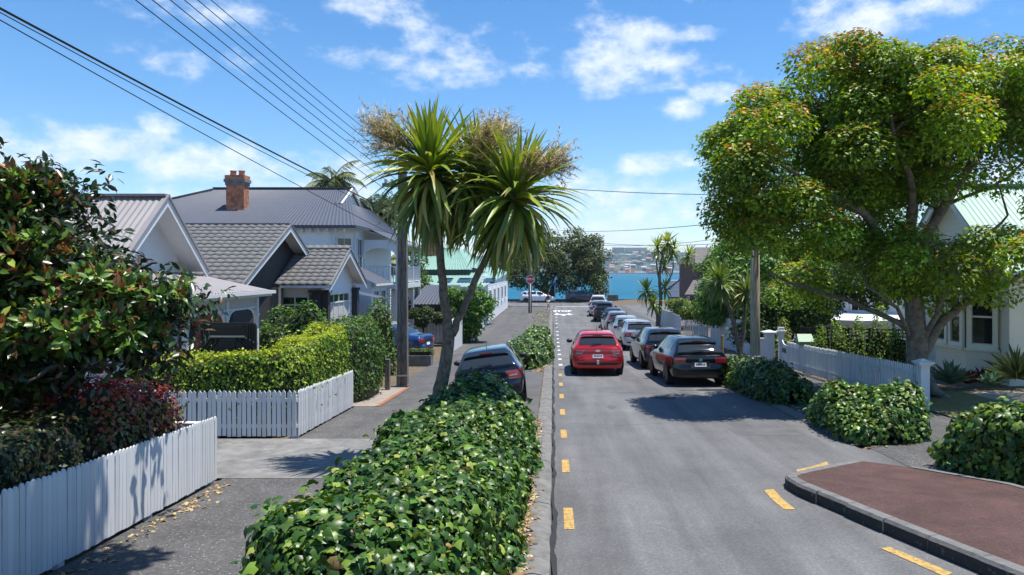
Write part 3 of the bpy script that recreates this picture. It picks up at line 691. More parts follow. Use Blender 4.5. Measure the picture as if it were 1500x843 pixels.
# the large street tree behind the picket fence
def big_tree():
    bx, by = 9.15, 18.4; z0 = gz(bx, by)
    root = thing('broadleaf_tree', 'large spreading broadleaf tree with russet shoot tips behind the picket fence', 'tree', (bx, by, z0))
    mb = MB()
    tr = [(bx + .02, by, z0 - .15), (bx, by, z0 + .25), (bx + .02, by, z0 + 1.2), (bx - .05, by, z0 + 2.2), (bx - .1, by + .1, z0 + 3.2), (bx - .3, by + .1, z0 + 4.4)]
    mb.tube(tr, [.40, .29, .255, .23, .20, .15], 12)
    for a in range(5):
        an = a * 1.3 + .4; mb.tube([(bx + .2 * math.cos(an), by + .2 * math.sin(an), z0 + .55), (bx + .42 * math.cos(an), by + .42 * math.sin(an), z0 + .16), (bx + .9 * math.cos(an), by + .9 * math.sin(an), z0 - .08)], [.16, .13, .05], 7)
    o = mb.build('trunk', m_bark, root, True)
    def P(px, py, dy=0): 
        v = at(px, py, by); return (v.x, by + dy, v.z)
    limbs = [([P(1345, 530), P(1375, 480), P(1420, 440), P(1470, 405, -.6), P(1540, 360, -1)], .20, .05), ([P(1320, 400), P(1262, 330, -.6), P(1190, 290, -1.2), P(1110, 250, -1.5)], .17, .04), ([P(1335, 430), P(1285, 355, .8), P(1240, 280, 1.0), P(1200, 200, 1.2)], .16, .04),
             ([P(1330, 400), P(1345, 310, .3), P(1355, 220, .6), P(1330, 120, .4), P(1300, 70, .4)], .20, .05), ([P(1340, 370), P(1390, 270, -.5), P(1430, 190, -.8), P(1470, 110, -.5)], .17, .04), ([P(1330, 350), P(1310, 280, -.9), P(1270, 210, -1.4), P(1260, 130, -1.4)], .14, .03),
             ([P(1388, 305, .5), P(1420, 288, .3), P(1465, 268, 0), P(1500, 232, -.2), P(1540, 200, -.2)], .07, .03), ([P(1465, 268), P(1480, 235, 0), P(1478, 200, .2)], .03, .012), ([P(1345, 400, .5), P(1388, 305, .5)], .10, .075), ([P(1330, 480), P(1250, 440, .6), P(1190, 420, 1), P(1150, 400, 1.4)], .09, .03),
             ([P(1335, 500), P(1290, 450, -.8), P(1240, 420, -1.2)], .08, .03), ([P(1345, 520), P(1368, 440, -.4), P(1400, 370, -.8), P(1440, 320, -1)], .10, .03), ([P(1420, 440), P(1455, 400, .3), P(1490, 330, .6)], .06, .02)]
    for i, (p, r0, r1) in enumerate(limbs): limb(mb2 := MB(), p, r0 * .8, r1 * .8, 8, .03, i); mb2.build('limb', m_bark, root, True)
    lobes = [(1300, 125, 120, 66), (1265, 85, 50, 30), (1400, 120, 100, 56), (1470, 115, 70, 62), (1190, 175, 95, 70), (1115, 210, 55, 62, -.6), (1105, 280, 62, 62, -.6), (1150, 325, 90, 42, -.6), (1270, 200, 95, 62, -1.2), (1360, 190, 80, 60, .5),
             (1440, 190, 75, 50, .3), (1215, 255, 75, 55, .5), (1320, 300, 70, 52, 1.0), (1335, 380, 105, 50, -.5), (1400, 385, 60, 55, -1.2), (1265, 375, 70, 32, .8), (1475, 322, 22, 18, -.5), (1370, 425, 50, 22, -.8), (1235, 428, 66, 30, 2.6), (1540, 160, 70, 90), (1060, 235, 26, 40, -.6), (1120, 325, 62, 36, -.6), (1185, 340, 55, 30, -.4), (1290, 260, 90, 55, .2), (1350, 250, 80, 55, -.6), (1230, 140, 80, 60, -.4), ]
    C, Rd = pxclumps(lobes, by, 2.0, 265, 21, (.44, .80))
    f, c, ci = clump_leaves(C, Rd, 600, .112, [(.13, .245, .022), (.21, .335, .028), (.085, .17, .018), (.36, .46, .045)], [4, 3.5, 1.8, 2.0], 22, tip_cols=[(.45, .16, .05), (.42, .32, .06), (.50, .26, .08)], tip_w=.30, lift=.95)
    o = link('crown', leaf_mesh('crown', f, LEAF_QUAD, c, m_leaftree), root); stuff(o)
    # fine twigs holding the clumps
    mb = MB(); r = random.Random(3); ends = [Vector(p[-1]) for p, _, _ in limbs] + [Vector(p[-2]) for p, _, _ in limbs]
    for cc in C[::3]:
        e = min(ends, key=lambda q: (q - Vector(cc)).length); mid = (e + Vector(cc)) / 2 + Vector((r.uniform(-.2, .2), r.uniform(-.2, .2), r.uniform(-.1, .25)))
        mb.tube([e, mid, Vector(cc)], [.028, .02, .008], 4, False)
    mb.build('twigs', m_bark, root)
big_tree()

def round_tree(name, label, base, clumps, per, leaf, cols, weights, seed, trunk, bark=m_barkdark, group=None, up=.35, matl=None, tip=None, tipw=0., core=None, flat=.75):
    C, Rd = clumps; root = thing(name, label, 'tree', base, group)
    for i, (pts, r0, r1) in enumerate(trunk):
        mb = MB(); limb(mb, pts, r0, r1, 8, .02, i); mb.build('trunk' if i == 0 else 'limb', bark, root, True)
    f, c, _ = clump_leaves(C, Rd, per, leaf, cols, weights, seed, up_bias=up, tip_cols=tip, tip_w=tipw, flat=flat)
    stuff(link('crown', leaf_mesh('crown', f, LEAF_QUAD, c, matl or m_leaf), root)); return root
# tree by the water at the end of the street
def P2(px, py, Y): v = at(px, py, Y); return (v.x, v.y, v.z)
yb = 104.5
cl = pxclumps([(820, 365, 62, 36), (862, 380, 26, 38), (790, 392, 42, 24, -2), (845, 412, 36, 22, 1), (765, 405, 24, 20), (868, 415, 18, 26), (835, 385, 50, 40, -3), (800, 425, 18, 10), (745, 395, 30, 25, 2)], yb, 4.5, 190, 31, (.8, 1.4))
round_tree('waterfront_tree', 'broad dark evergreen tree on the waterfront behind the white wagon', (-1.2, yb, zr(100)), cl, 120, .36, [(.058, .09, .024), (.10, .135, .034), (.038, .06, .018), (.15, .15, .06)], [4, 3, 3, .8], 32,
           [([P2(797, 446, yb), P2(798, 425, yb), P2(802, 400, yb), P2(812, 375, yb)], .6, .2), ([P2(798, 430, yb), P2(780, 412, yb), P2(765, 395, yb)], .35, .12), ([P2(806, 446, yb), P2(812, 420, yb), P2(835, 395, yb), P2(850, 375, yb)], .5, .12), ([P2(800, 415, yb), P2(785, 390, yb), P2(780, 370, yb)], .3, .1)])
# dense tree beyond the pale pole, and a bush below it with shade put into its leaf colours
yb = 38.0
cl = pxclumps([(1110, 390, 62, 34), (1065, 405, 30, 34), (1155, 400, 45, 40), (1130, 440, 60, 32), (1175, 450, 45, 35), (1085, 375, 34, 20), (1210, 440, 40, 45), (1190, 400, 50, 40), (1050, 430, 20, 24), (1070, 385, 40, 28, -3), (1095, 365, 40, 16, -3), (1050, 405, 26, 22, -3), (1150, 375, 50, 24)], yb, 2.2, 330, 41, (.5, .9))
round_tree('garden_tree', 'dense rounded green tree behind the pale utility pole', (11.4, yb, gz(11.4, yb)), cl, 170, .19, [(.08, .18, .025), (.14, .27, .04), (.05, .11, .02), (.20, .33, .05)], [4, 4, 2, 1.5], 42, [([(11.4, yb, gz(11, yb)), (11.3, yb, 0.2), (11, yb, 2.4)], .25, .1), ([(11.3, yb, 0.2), (12.6, yb, 1.6), (13.4, yb, 2.2)], .15, .06)])
yb = 31.0
cl = pxclumps([(1150, 462, 50, 26), (1105, 478, 34, 26), (1180, 470, 32, 30), (1130, 440, 40, 20), (1205, 440, 34, 36), (1235, 415, 44, 26), (1285, 418, 50, 24)], yb, 1.0, 150, 43, (.35, .65))
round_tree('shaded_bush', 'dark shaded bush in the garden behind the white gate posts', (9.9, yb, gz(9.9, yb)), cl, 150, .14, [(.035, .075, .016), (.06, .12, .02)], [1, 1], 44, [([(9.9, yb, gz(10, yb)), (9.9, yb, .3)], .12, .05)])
# shrub tree over the white wall on the left
yb = 43.0
cl = pxclumps([(690, 440, 22, 20), (678, 465, 22, 22), (704, 448, 14, 18), (688, 488, 14, 12), (665, 440, 14, 12)], yb, 1.0, 60, 45, (.35, .6))
round_tree('wall_shrub', 'tall bright shrub leaning over the white boundary wall', (-5.3, yb, gz(-5.3, yb)), cl, 170, .17, [(.08, .18, .03), (.14, .28, .04), (.05, .12, .02)], [4, 3, 2], 46, [([(-4.9, yb, gz(-5, yb)), (-4.9, yb, -.8), (-4.6, yb, .5)], .1, .05)])
for i, (px, py, rx, ry, lab) in enumerate([(620, 463, 15, 15, 'dark clipped ball shrub beside the utility pole, below the slate carport roof'), (657, 468, 17, 16, 'dark rounded shrub behind the cabbage tree stem, above the white palings')]):
    cl = pxclumps([(px, py, rx, ry)], 41, .6, 16, 50 + i, (.28, .4))
    round_tree('ball_shrub', lab, (sx(px, 41), 41, gz(-6, 41)), cl, 210, .12, [(.03, .06, .014), (.05, .09, .02), (.09, .10, .03)], [4, 3, 1], 52 + i, [([(sx(px, 41), 41, gz(-6, 41)), (sx(px, 41), 41, sz(py, 41))], .06, .04)])
# foliage between the houses
yb = 52
cl = pxclumps([(540, 322, 34, 26), (560, 310, 22, 24), (575, 340, 14, 14)], yb, 1.5, 40, 55, (.6, 1.0))
round_tree('garden_tree', 'dark tree behind the two-storey house, under the feather palm', (-13, yb, -1.8), cl, 150, .2, [(.03, .065, .02), (.05, .10, .02), (.10, .13, .05)], [3, 3, 1], 56, [([(-13, yb, -1.8), (-12.8, yb, 2), (-12.6, yb, 5.5)], .25, .1)])
yb = 50
cl = pxclumps([(612, 420, 12, 40), (618, 455, 10, 20), (606, 385, 10, 18)], yb, .8, 22, 57, (.4, .7))
round_tree('garden_tree', 'narrow green tree seen just past the utility pole beside the green roof', (sx(612, yb), yb, -1.8), cl, 150, .18, [(.06, .13, .02), (.12, .2, .04)], [3, 3], 58, [([(sx(612, yb), yb, -1.8), (sx(612, yb), yb, 1.5)], .1, .05)])
# hedge-like planting by the brick house
yb = 52
cl = pxclumps([(1005, 455, 26, 10), (992, 447, 14, 6), (1025, 462, 16, 10)], yb, 2.0, 40, 59, (.4, .7))
round_tree('garden_bush', 'yellow-green bush behind the low white fence by the brick house', (sx(1005, yb), yb, gz(9.5, yb)), cl, 170, .15, [(.12, .19, .03), (.18, .24, .04), (.06, .11, .02)], [3, 3, 2], 60, [([(sx(1005, yb), yb, gz(9, yb)), (sx(1005, yb), yb, -.6)], .08, .04)])
yb = 37
cl = pxclumps([(1060, 462, 20, 14), (1080, 470, 14, 14), (1040, 465, 14, 10)], yb, 1.0, 26, 61, (.35, .55))
round_tree('garden_bush', 'bright green bush behind the tall white palings', (sx(1060, yb), yb, gz(8.8, yb)), cl, 170, .14, [(.08, .18, .025), (.13, .25, .04), (.05, .11, .02)], [3, 3, 2], 62, [([(sx(1060, yb), yb, gz(8.8, yb)), (sx(1060, yb), yb, -.2)], .06, .03)])

# ---- magnolia in the near left garden
def magnolia():
    bx, by = -7.0, 9.6; z0 = gz(bx, by)
    root = thing('magnolia_tree', 'magnolia with glossy leaves and rusty undersides overhanging the near picket fence', 'tree', (bx, by, z0))
    def P(px, py, Y): v = at(px, py, Y); return (v.x, v.y, v.z)
    mb = MB(); limb(mb, [(bx, by, z0 - .1), (bx + .05, by, z0 + .9), (bx - .1, by - .1, z0 + 1.9), (bx - .3, by, z0 + 3.2)], .16, .07, 9, .02, 1); mb.build('trunk', m_bark, root, True)
    ends = []
    LB = [[(bx, by, z0 + .9), P(120, 480, 9.3), P(200, 460, 9.2), P(265, 440, 9.3)], [(bx, by, z0 + 1.3), P(100, 420, 9.5), P(180, 400, 9.6), P(230, 385, 9.6)], [(bx, by, z0 + 1.6), P(60, 340, 9.6), P(80, 280, 9.6)], [(bx, by, z0 + 1.5), P(40, 390, 9.5), P(15, 330, 9.5)], [(bx, by, z0 + .8), P(90, 540, 8.9), P(40, 560, 8.4)], [(bx, by, z0 + .8), P(100, 560, 9.0), P(180, 530, 8.8)]]
    for i, p in enumerate(LB): mb = MB(); limb(mb, p, .05, .015, 7, .02, i + 2); mb.build('limb', m_barkdark, root, True)
    lobes = [(46, 296, 34, 44), (15, 300, 45, 60, -.4), (58, 272, 22, 20), (50, 385, 72, 60, -.3), (115, 405, 60, 34), (175, 428, 54, 30, -.2), (228, 428, 30, 18), (110, 475, 100, 40, -.3), (30, 480, 70, 60, -.6), (185, 480, 55, 30, -.3), (40, 540, 60, 30, -.5), (262, 428, 16, 14), (-20, 400, 50, 130, -.4), (-10, 590, 40, 22, -.5), (215, 470, 36, 30)]
    C, Rd = pxclumps(lobes, 9.4, .75, 950, 71, (.16, .26))
    r = np.random.default_rng(72)
    # each clump is a whorl of large leaves about a shoot pointing up and out
    ctr = np.array([-6.9, 9.6, 2.2]); axis = unit(unit(C - ctr) * .8 + np.array([0, -.15, .7]) + r.normal(0, .3, C.shape))
    per = 12; idx = np.repeat(np.arange(len(C)), per); n = len(idx); a = np.tile(np.arange(per) * 2.4, len(C)) + r.uniform(0, .5, n)
    A = axis[idx]; U = unit(np.cross(A, np.array([.3, .9, .2]))); W = np.cross(A, U); tilt = np.tile(np.linspace(.35, 1.5, per), len(C)) + r.normal(0, .15, n)
    rad_ = U * np.cos(a)[:, None] + W * np.sin(a)[:, None]
    D = unit(A * np.cos(tilt)[:, None] + rad_ * np.sin(tilt)[:, None]); N = unit(A * np.sin(tilt)[:, None] - rad_ * np.cos(tilt)[:, None] + r.normal(0, .2, (n, 3)))
    back = r.uniform(0, 1, n) < .10; N[back] = -N[back]
    Pp = C[idx] + D * .03 + r.normal(0, .03, (n, 3)); size = r.uniform(.105, .20, n)
    c, ci = palette(n, [(.045, .105, .020), (.085, .17, .025), (.16, .27, .035), (.28, .36, .055)], [4.5, 5, 3.5, 1.2], .18)
    rust, _ = palette(n, [(.25, .11, .04), (.17, .075, .03), (.30, .15, .05)], [2, 2, 1], .15); young = (np.tile(np.arange(per), len(C)) < 4) & (r.uniform(0, 1, len(C))[idx] < .38)
    c[back | young] = rust[back | young]; ci = ci.copy(); ci[back | young] = 4
    fr_ = frames(Pp, N, D, size); keep = single_leaves(root, fr_, LEAF_LONG, c, ci, 300, m_leafgloss)
    stuff(link('foliage', leaf_mesh('foliage', tuple(q[keep] for q in fr_), LEAF_LONG, c[keep], m_leafgloss), root))
    # inner leaves fill the crown, shade put into their dark colours
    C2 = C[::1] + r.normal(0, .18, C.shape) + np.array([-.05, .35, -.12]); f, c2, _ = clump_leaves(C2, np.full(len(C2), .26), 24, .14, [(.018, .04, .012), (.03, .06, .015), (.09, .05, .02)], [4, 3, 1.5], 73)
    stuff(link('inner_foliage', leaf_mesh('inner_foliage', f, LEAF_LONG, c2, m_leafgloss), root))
magnolia()

# ---- tree beside and above the camera: only its shadow reaches the near fence
def overhead_tree():
    root = thing('street_tree', 'tree standing beside the viewpoint that throws shade on the near picket fence', 'tree', (-3.6, 1.2, gz(-3.6, 1.2)))
    mb = MB(); limb(mb, [(-3.6, 1.2, -.3), (-3.5, 1.2, 2.2), (-3.2, 1.6, 4.8), (-3.3, 3.0, 6.3), (-3.2, 6.0, 7.2)], .2, .06, 9, .02, 1); mb.build('trunk', m_barkdark, root, True)
    r = np.random.default_rng(81); C = np.concatenate([np.array([-3.05, 7.1, 7.6]) + r.normal(0, 1, (26, 3)) * np.array([.4, .75, .3]), np.array([-2.6, 3.2, 7.0]) + r.normal(0, 1, (26, 3)) * np.array([.7, .7, .5]), np.array([-3.6, .6, 6.6]) + r.normal(0, 1, (40, 3)) * np.array([1.1, 1.0, .7])])
    C = C[(C[:, 2] - .5 > CAM_Z + .3707 * C[:, 1] + .35)]
    f, c, _ = clump_leaves(C, np.full(len(C), .42), 75, .24, [(.04, .09, .02), (.07, .13, .02)], [1, 1], 82, hang=1.0)
    stuff(link('crown', leaf_mesh('crown', f, LEAF_LONG, c, m_leaf), root))
overhead_tree()
# ---- cabbage trees: rosettes of sword leaves on bare stems
def sword_mesh(name, droop, wid, col, seg=7, fold=.25):
    "a strap leaf of unit length along local y, arching towards -z"
    V = []; F = []
    yv = zv = 0.0; ang = 0.0
    for i in range(seg + 1):
        t = i / seg; w = wid * (min(1, .45 + t * 3.0)) * (1 - max(0, (t - .45) / .55) ** 1.7) / 2 + .0015
        V += [(-w, yv, zv + w * fold), (0, yv, zv - w * fold), (w, yv, zv + w * fold)]
        ang = droop * (t ** 1.4); yv += math.cos(ang) / seg; zv -= math.sin(ang) / seg
    for i in range(seg):
        a = i * 3
        F += [(a, a + 1, a + 4, a + 3), (a + 1, a + 2, a + 5, a + 4)]
    cc = np.array(col)[None] * np.ones((len(V), 1)); tip = np.linspace(0, 1, seg + 1).repeat(3) ** 3; cc = cc * (1 - tip[:, None] * .35) + np.array([.2, .16, .07]) * tip[:, None] * .35
    return npmesh(name, V, np.array(F), m_sword, cc)
m_sword = mat('sword_leaf', (.1, .16, .03), .38, attr=True, trans=.25, spec=.5)
SW = []
for c in [(.13, .22, .03), (.24, .35, .04), (.36, .44, .065), (.10, .16, .03), (.44, .42, .13)]:
    for dr in (.3, 1.0, 1.75): SW.append((c, dr, sword_mesh('leaf', dr, .066, c)))
SWY = sword_mesh('leaf', 1.2, .065, (.45, .36, .10))
def rosette(parent, c, n, length, seed, up=(0, 0, 1), dead=.04, spread=(0.1, 2.55), name='leaf', width=1.0, solo=110, dark=False):
    r = random.Random(seed); upv = Vector(up).normalized(); a1 = upv.orthogonal().normalized(); a2 = upv.cross(a1); hd = thing_part('crown', parent, c)
    pool = []
    for i in range(n):
        f = (i + .5) / n; th = spread[0] + (spread[1] - spread[0]) * (f ** .95) + r.gauss(0, .07); ph = i * 2.39996 + r.gauss(0, .2)
        rad_ = a1 * math.cos(ph) + a2 * math.sin(ph); d = (upv * math.cos(th) + rad_ * math.sin(th)).normalized(); nrm = (upv * math.sin(th) - rad_ * math.cos(th)).normalized()
        tw = r.gauss(0, .25); x = d.cross(nrm); nrm2 = nrm * math.cos(tw) + x * math.sin(tw); x = d.cross(nrm2)
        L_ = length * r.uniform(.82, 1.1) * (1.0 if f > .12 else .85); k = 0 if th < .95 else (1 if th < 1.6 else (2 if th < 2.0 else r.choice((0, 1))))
        g = r.choices(range(5), (3, 4, 3, 2, .5) if th < 1.7 else (3, 2, 1, 4, 1.4))[0] if not dark else r.choice((0, 3, 3)); me = SW[g * 3 + k][2] if r.random() > dead else SWY
        p = Vector(c) + d * .05 + upv * (.16 * (1 - f) - .12 * f)
        M = Matrix(((x.x * L_ * width, d.x * L_, nrm2.x * L_, p.x), (x.y * L_ * width, d.y * L_, nrm2.y * L_, p.y), (x.z * L_ * width, d.z * L_, nrm2.z * L_, p.z), (0, 0, 0, 1)))
        if (i * solo) // n == ((i - 1) * solo) // n and i: pool.append((me, M)); continue
        o = bpy.data.objects.new(name, me); COL.objects.link(o); o.matrix_basis = M; o.parent = hd; o.matrix_parent_inverse = Matrix.Translation(-Vector(c))
    if pool:
        V = []; F = []; Cc = []; nv = 0
        for me, M in pool:
            k = len(me.vertices); a = np.empty(k * 3); me.vertices.foreach_get('co', a); a = a.reshape(-1, 3); b = np.empty(k * 4); me.color_attributes['Col'].data.foreach_get('color', b)
            B = np.array(M); V.append(a @ B[:3, :3].T + B[:3, 3]); F.append(np.array([list(p.vertices) for p in me.polygons]) + nv); Cc.append(b.reshape(-1, 4)[:, :3]); nv += k
        o = bpy.data.objects.new('leaf_mass', npmesh('leaf_mass', np.concatenate(V), np.concatenate(F), m_sword, np.concatenate(Cc))); COL.objects.link(o); o.parent = hd; o.matrix_parent_inverse = Matrix.Translation(-Vector(c)); stuff(o)
    return hd
def thing_part(name, parent, c):
    "bud at the heart of a rosette; carries its leaves as sub-parts"
    mb = MB().lathe([(.02, -.22), (.09, -.15), (.11, 0), (.07, .12), (.02, .2)], 8)
    me = mb.mesh(name, m_barkcab, True); o = bpy.data.objects.new(name, me); COL.objects.link(o); o.location = c
    o.parent = parent; o.matrix_parent_inverse = Matrix.Translation(-parent.location); return o
def panicle(parent, c, axis, size, seed, col=((.40, .30, .14), (.52, .41, .20), (.30, .22, .10)), nb=80):
    "branched flower head: many thin twigs with short side sprigs"
    r = np.random.default_rng(seed); mb = MB(); axis = Vector(axis).normalized(); V = []; F = []; Cc = []
    def spike(p, q, w, cc):
        d = unit(q - p); s = unit(np.cross(d, r.normal(0, 1, 3))) * w; u = np.cross(d, s); b = len(V)
        V.extend([p - s, p + s * .5 + u, p + s * .5 - u, q]); F.extend([(b, b + 1, b + 3), (b + 1, b + 2, b + 3), (b + 2, b, b + 3)]); Cc.extend([cc] * 4)
    ax = np.array(axis); c0 = np.array(c)
    for i in range(nb):
        d = unit(ax * 1.0 + r.normal(0, .62, 3)); L_ = size * r.uniform(.55, 1.15); st = c0 + ax * size * r.uniform(-.35, .35); en = st + d * L_; cc = np.array(col[r.integers(len(col))]) * r.uniform(.7, 1.25)
        spike(st, en, .007, cc)
        for k in range(13):
            t = r.uniform(.2, 1.0); q = st + (en - st) * t; e = q + unit(d * .6 + r.normal(0, .7, 3)) * size * r.uniform(.12, .3); spike(q, e, .0065, cc * r.uniform(.75, 1.3))
    o = link('flower_panicle', npmesh('flower_panicle', np.array(V), np.array(F), m_pan, np.array(Cc)), parent); return o
m_pan = mat('panicle_twig', (.3, .22, .1), .8, attr=True)
def cabbage(name, label, base, stems, crowns, pans=(), group=None, bark=m_barkcab, leafn=110, length=.95, seed=1, width=1.0, dark=False):
    root = thing(name, label, 'tree', base, group)
    for i, (pts, r0, r1) in enumerate(stems):
        mb = MB(); limb(mb, pts, r0, r1, 10, .012 if r0 > .08 else .02, seed + i); mb.build('trunk' if i == 0 else 'branch', bark, root, True)
    for i, c in enumerate(crowns):
        p, n, ln, up = c[:4]; rosette(root, p, n, ln, seed * 10 + i, up, width=width, spread=c[4] if len(c) > 4 else (0.1, 2.55), solo=100 if n > 120 else n, dark=dark)
    for i, (p, ax, s) in enumerate(pans): panicle(root, p, ax, s, seed * 20 + i)
    return root
YC = 12.6
def Q(px, py, Y=YC): return tuple(at(px, py, Y))
bz = gz(-2.05, YC)
cabbage('cabbage_tree', 'forked cabbage tree with shaggy crowns and brown flower heads at the ivy bank', (-2.05, YC, bz),
        [([(-2.08, YC, bz - .1), Q(642, 585), Q(652, 540), Q(658, 480)], .125, .10), ([Q(658, 490), Q(650, 430), Q(644, 370), Q(642, 300)], .082, .06), ([Q(662, 492), Q(682, 445), Q(708, 385), Q(728, 335)], .066, .05)],
        [(Q(632, 258, 12.6), 290, 1.28, (-.08, -.12, 1), (.06, 2.85)), (Q(692, 268, 12.9), 240, 1.2, (.15, .1, 1), (.1, 2.8)), (Q(752, 296, 12.4), 290, 1.28, (.22, -.1, 1), (.06, 2.85))],
        [(Q(590, 212, 12.4), (-.75, -.2, .35), .62), (Q(572, 200, 12.7), (-.6, .2, .6), .56), (Q(706, 218, 12.3), (.35, -.4, .55), .58), (Q(722, 205, 12.8), (.5, .2, .55), .52), (Q(800, 244, 12.2), (.7, -.2, .45), .54), (Q(778, 250, 12.0), (.1, -.6, .5), .36)], seed=3)
yb = 51.0
def Qb(px, py, Y=yb): return tuple(at(px, py, Y))
cabbage('slender_cabbage_tree', 'slender many-headed cabbage tree beside the parked cars and low white fence', (7.3, yb, gz(7.3, yb)),
        [([(7.3, yb, gz(7.3, yb)), Qb(968, 440), Qb(966, 410), Qb(968, 385), Qb(974, 362)], .15, .06), ([Qb(962, 486), Qb(962, 460), Qb(950, 438)], .12, .07), ([Qb(967, 415), Qb(962, 390), Qb(963, 372)], .06, .04), ([Qb(968, 425), Qb(985, 400), Qb(985, 370)], .06, .04), ([Qb(970, 430), Qb(1000, 405), Qb(1008, 378)], .06, .04)],
        [(Qb(963, 364), 42, .95, (0, 0, 1)), (Qb(978, 358), 46, 1.0, (0, 0, 1)), (Qb(986, 368), 40, .95, (.1, 0, 1)), (Qb(1008, 376), 40, .9, (.1, 0, 1)), (Qb(973, 392), 36, .85, (0, 0, 1)), (Qb(948, 428), 50, 1.05, (-.2, 0, 1)), (Qb(958, 446, 50.5), 40, .9, (0, 0, 1)), (Qb(974, 425), 34, .8, (0, 0, 1))], seed=5, bark=m_bark, width=2.2)
yb = 28.5
def Qc(px, py, Y=yb): return tuple(at(px, py, Y))
cabbage('dark_cabbage_tree', 'shaded cabbage tree with drooping heads just before the pale utility pole', (7.3, yb, gz(7.3, yb)),
        [([(7.35, yb, gz(7.3, yb)), Qc(1080, 500), Qc(1070, 455), Qc(1058, 425)], .11, .07), ([Qc(1084, 520), Qc(1090, 480), Qc(1092, 440)], .09, .06)],
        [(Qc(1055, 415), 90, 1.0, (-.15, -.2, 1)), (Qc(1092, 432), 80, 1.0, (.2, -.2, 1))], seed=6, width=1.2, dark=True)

# ---- feather palms behind the two-storey house
def palm(name, label, base, crown, nf, flen, seed, lw=.055, cols=((.05, .09, .025), (.09, .14, .03), (.14, .17, .05))):
    r = np.random.default_rng(seed); root = thing(name, label, 'palm', base)
    mb = MB(); limb(mb, [base, ((base[0] + crown[0]) / 2 + .1, base[1], (base[2] + crown[2]) / 2), crown], .22, .13, 9, .01, 1); mb.build('trunk', m_bark, root, True)
    c0 = np.array(crown)
    for i in range(nf):
        az = i * 2.4 + r.uniform(-.2, .2); el0 = 1.25 - 1.5 * (i / nf); el = el0; p = c0.copy(); V = []; F = []; Cc = []; seg = 15; pts = [p.copy()]
        L_ = flen * r.uniform(.85, 1.1)
        for k in range(seg):
            d = np.array([math.cos(az) * math.cos(el), math.sin(az) * math.cos(el), math.sin(el)]); p = p + d * L_ / seg; pts.append(p.copy()); el -= (.075 + .05 * i / nf) * (1 + k * .06)
            sd = np.array([-math.sin(az), math.cos(az), 0.])
            if k < 1: continue
            for s_ in (-1, 1):
                for h in (0, .5):
                    q = pts[-2] + (p - pts[-2]) * h; t = (k + h) / seg; ll = flen * .27 * math.sin(math.pi * min(1, .12 + t * .93)) * r.uniform(.85, 1.1)
                    dd = unit(sd * s_ * .9 + d * .55 + np.array([0, 0, -.55 + r.uniform(-.15, .15)])); e = q + dd * ll; e[2] -= ll * .18; w = unit(np.cross(dd, np.array([.2, .1, 1.]))) * lw; b = len(V)
                    V.extend([q - w * .5, q + w * .5, (q + e) / 2 + w * .5 + np.array([0, 0, ll * .05]), e]); F.extend([(b, b + 1, b + 2), (b, b + 2, b + 3)]); Cc.extend([np.array(cols[r.integers(3)]) * r.uniform(.7, 1.2)] * 4)
        fo = link('frond', npmesh('frond', np.array(V), np.array(F), m_leaf, np.array(Cc)), root)
        mb = MB().tube([Vector(q) for q in pts], [.035 * (1 - j / (seg + 1)) + .006 for j in range(seg + 1)], 5); o = mb.build('frond_rib', m_leafrib, None); o.parent = fo; o.matrix_parent_inverse = Matrix.Translation(-root.location) if False else Matrix.Identity(4)
        o.matrix_parent_inverse = Matrix.Identity(4); o.parent = fo
    return root
m_leafrib = mat('frond_rib_green', (.16, .17, .06), .6)
v = at(487, 268, 56)
palm('feather_palm', 'feather palm rising above the slate roof of the two-storey house', (v.x, 56, -1.8), tuple(v), 20, 3.0, 91, .10)
v = at(548, 318, 50)
palm('feather_palm', 'lower dark palm half hidden behind the cabbage tree crown', (v.x, 50, -1.8), tuple(v), 18, 2.9, 92, .10, ((.03, .06, .02), (.05, .09, .025), (.10, .11, .04)))
v = at(567, 388, 47.5)
palm('feather_palm', 'small yellowish palm seen through the balcony opening', (v.x, 47.5, -1.8), tuple(v), 14, 1.6, 93, .07, ((.14, .17, .03), (.22, .22, .05), (.10, .14, .03)))

# ---- small garden plants on the right
def agave(name, label, cat, p, n, ln, wid, cols, seed, th=(.15, 1.35)):
    r = np.random.default_rng(seed); root = thing(name, label, cat, p); cl_ = [npmesh('leaf', T([(-.5, 0, 0), (.5, 0, 0), (0, 0, -.03), (-.62, .35, .10), (.62, .35, .10), (0, .35, .0), (-.45, .7, .08), (.45, .7, .08), (0, .7, .0), (0, 1, .02)], [(0, 2, 3)])[0], np.array([(0, 2, 5), (0, 5, 3), (2, 1, 4), (2, 4, 5), (3, 5, 8), (3, 8, 6), (5, 4, 7), (5, 7, 8), (6, 8, 9), (8, 7, 9)]), m_leaf, np.repeat(np.array(c)[None], 10, 0)) for c in cols]
    for i in range(n):
        t = th[0] + (th[1] - th[0]) * (i / n) ** .8; a = i * 2.4 + r.uniform(-.2, .2); rd = np.array([math.cos(a), math.sin(a), 0]); u = np.array([0, 0, 1.]); d = u * math.cos(t) + rd * math.sin(t); nn = u * math.sin(t) - rd * math.cos(t); x = np.cross(d, nn); L_ = ln * r.uniform(.85, 1.1); w = wid
        M = Matrix(((x[0] * w, d[0] * L_, nn[0] * L_, p[0] + d[0] * .05), (x[1] * w, d[1] * L_, nn[1] * L_, p[1] + d[1] * .05), (x[2] * w, d[2] * L_, nn[2] * L_, p[2] + .05), (0, 0, 0, 1)))
        link('leaf', cl_[i % len(cl_)], root, M)
    return root
def gp2(px, Y, dz=0.0): x = sx(px, Y); return (x, Y, gz(x, Y) + dz)
agave('agave', 'larger blue-green agave rosette in front of the bay window', 'plant', gp2(1392, 19.3, .1), 34, .62, .13, [(.10, .17, .10), (.13, .22, .12), (.08, .14, .07)], 1)
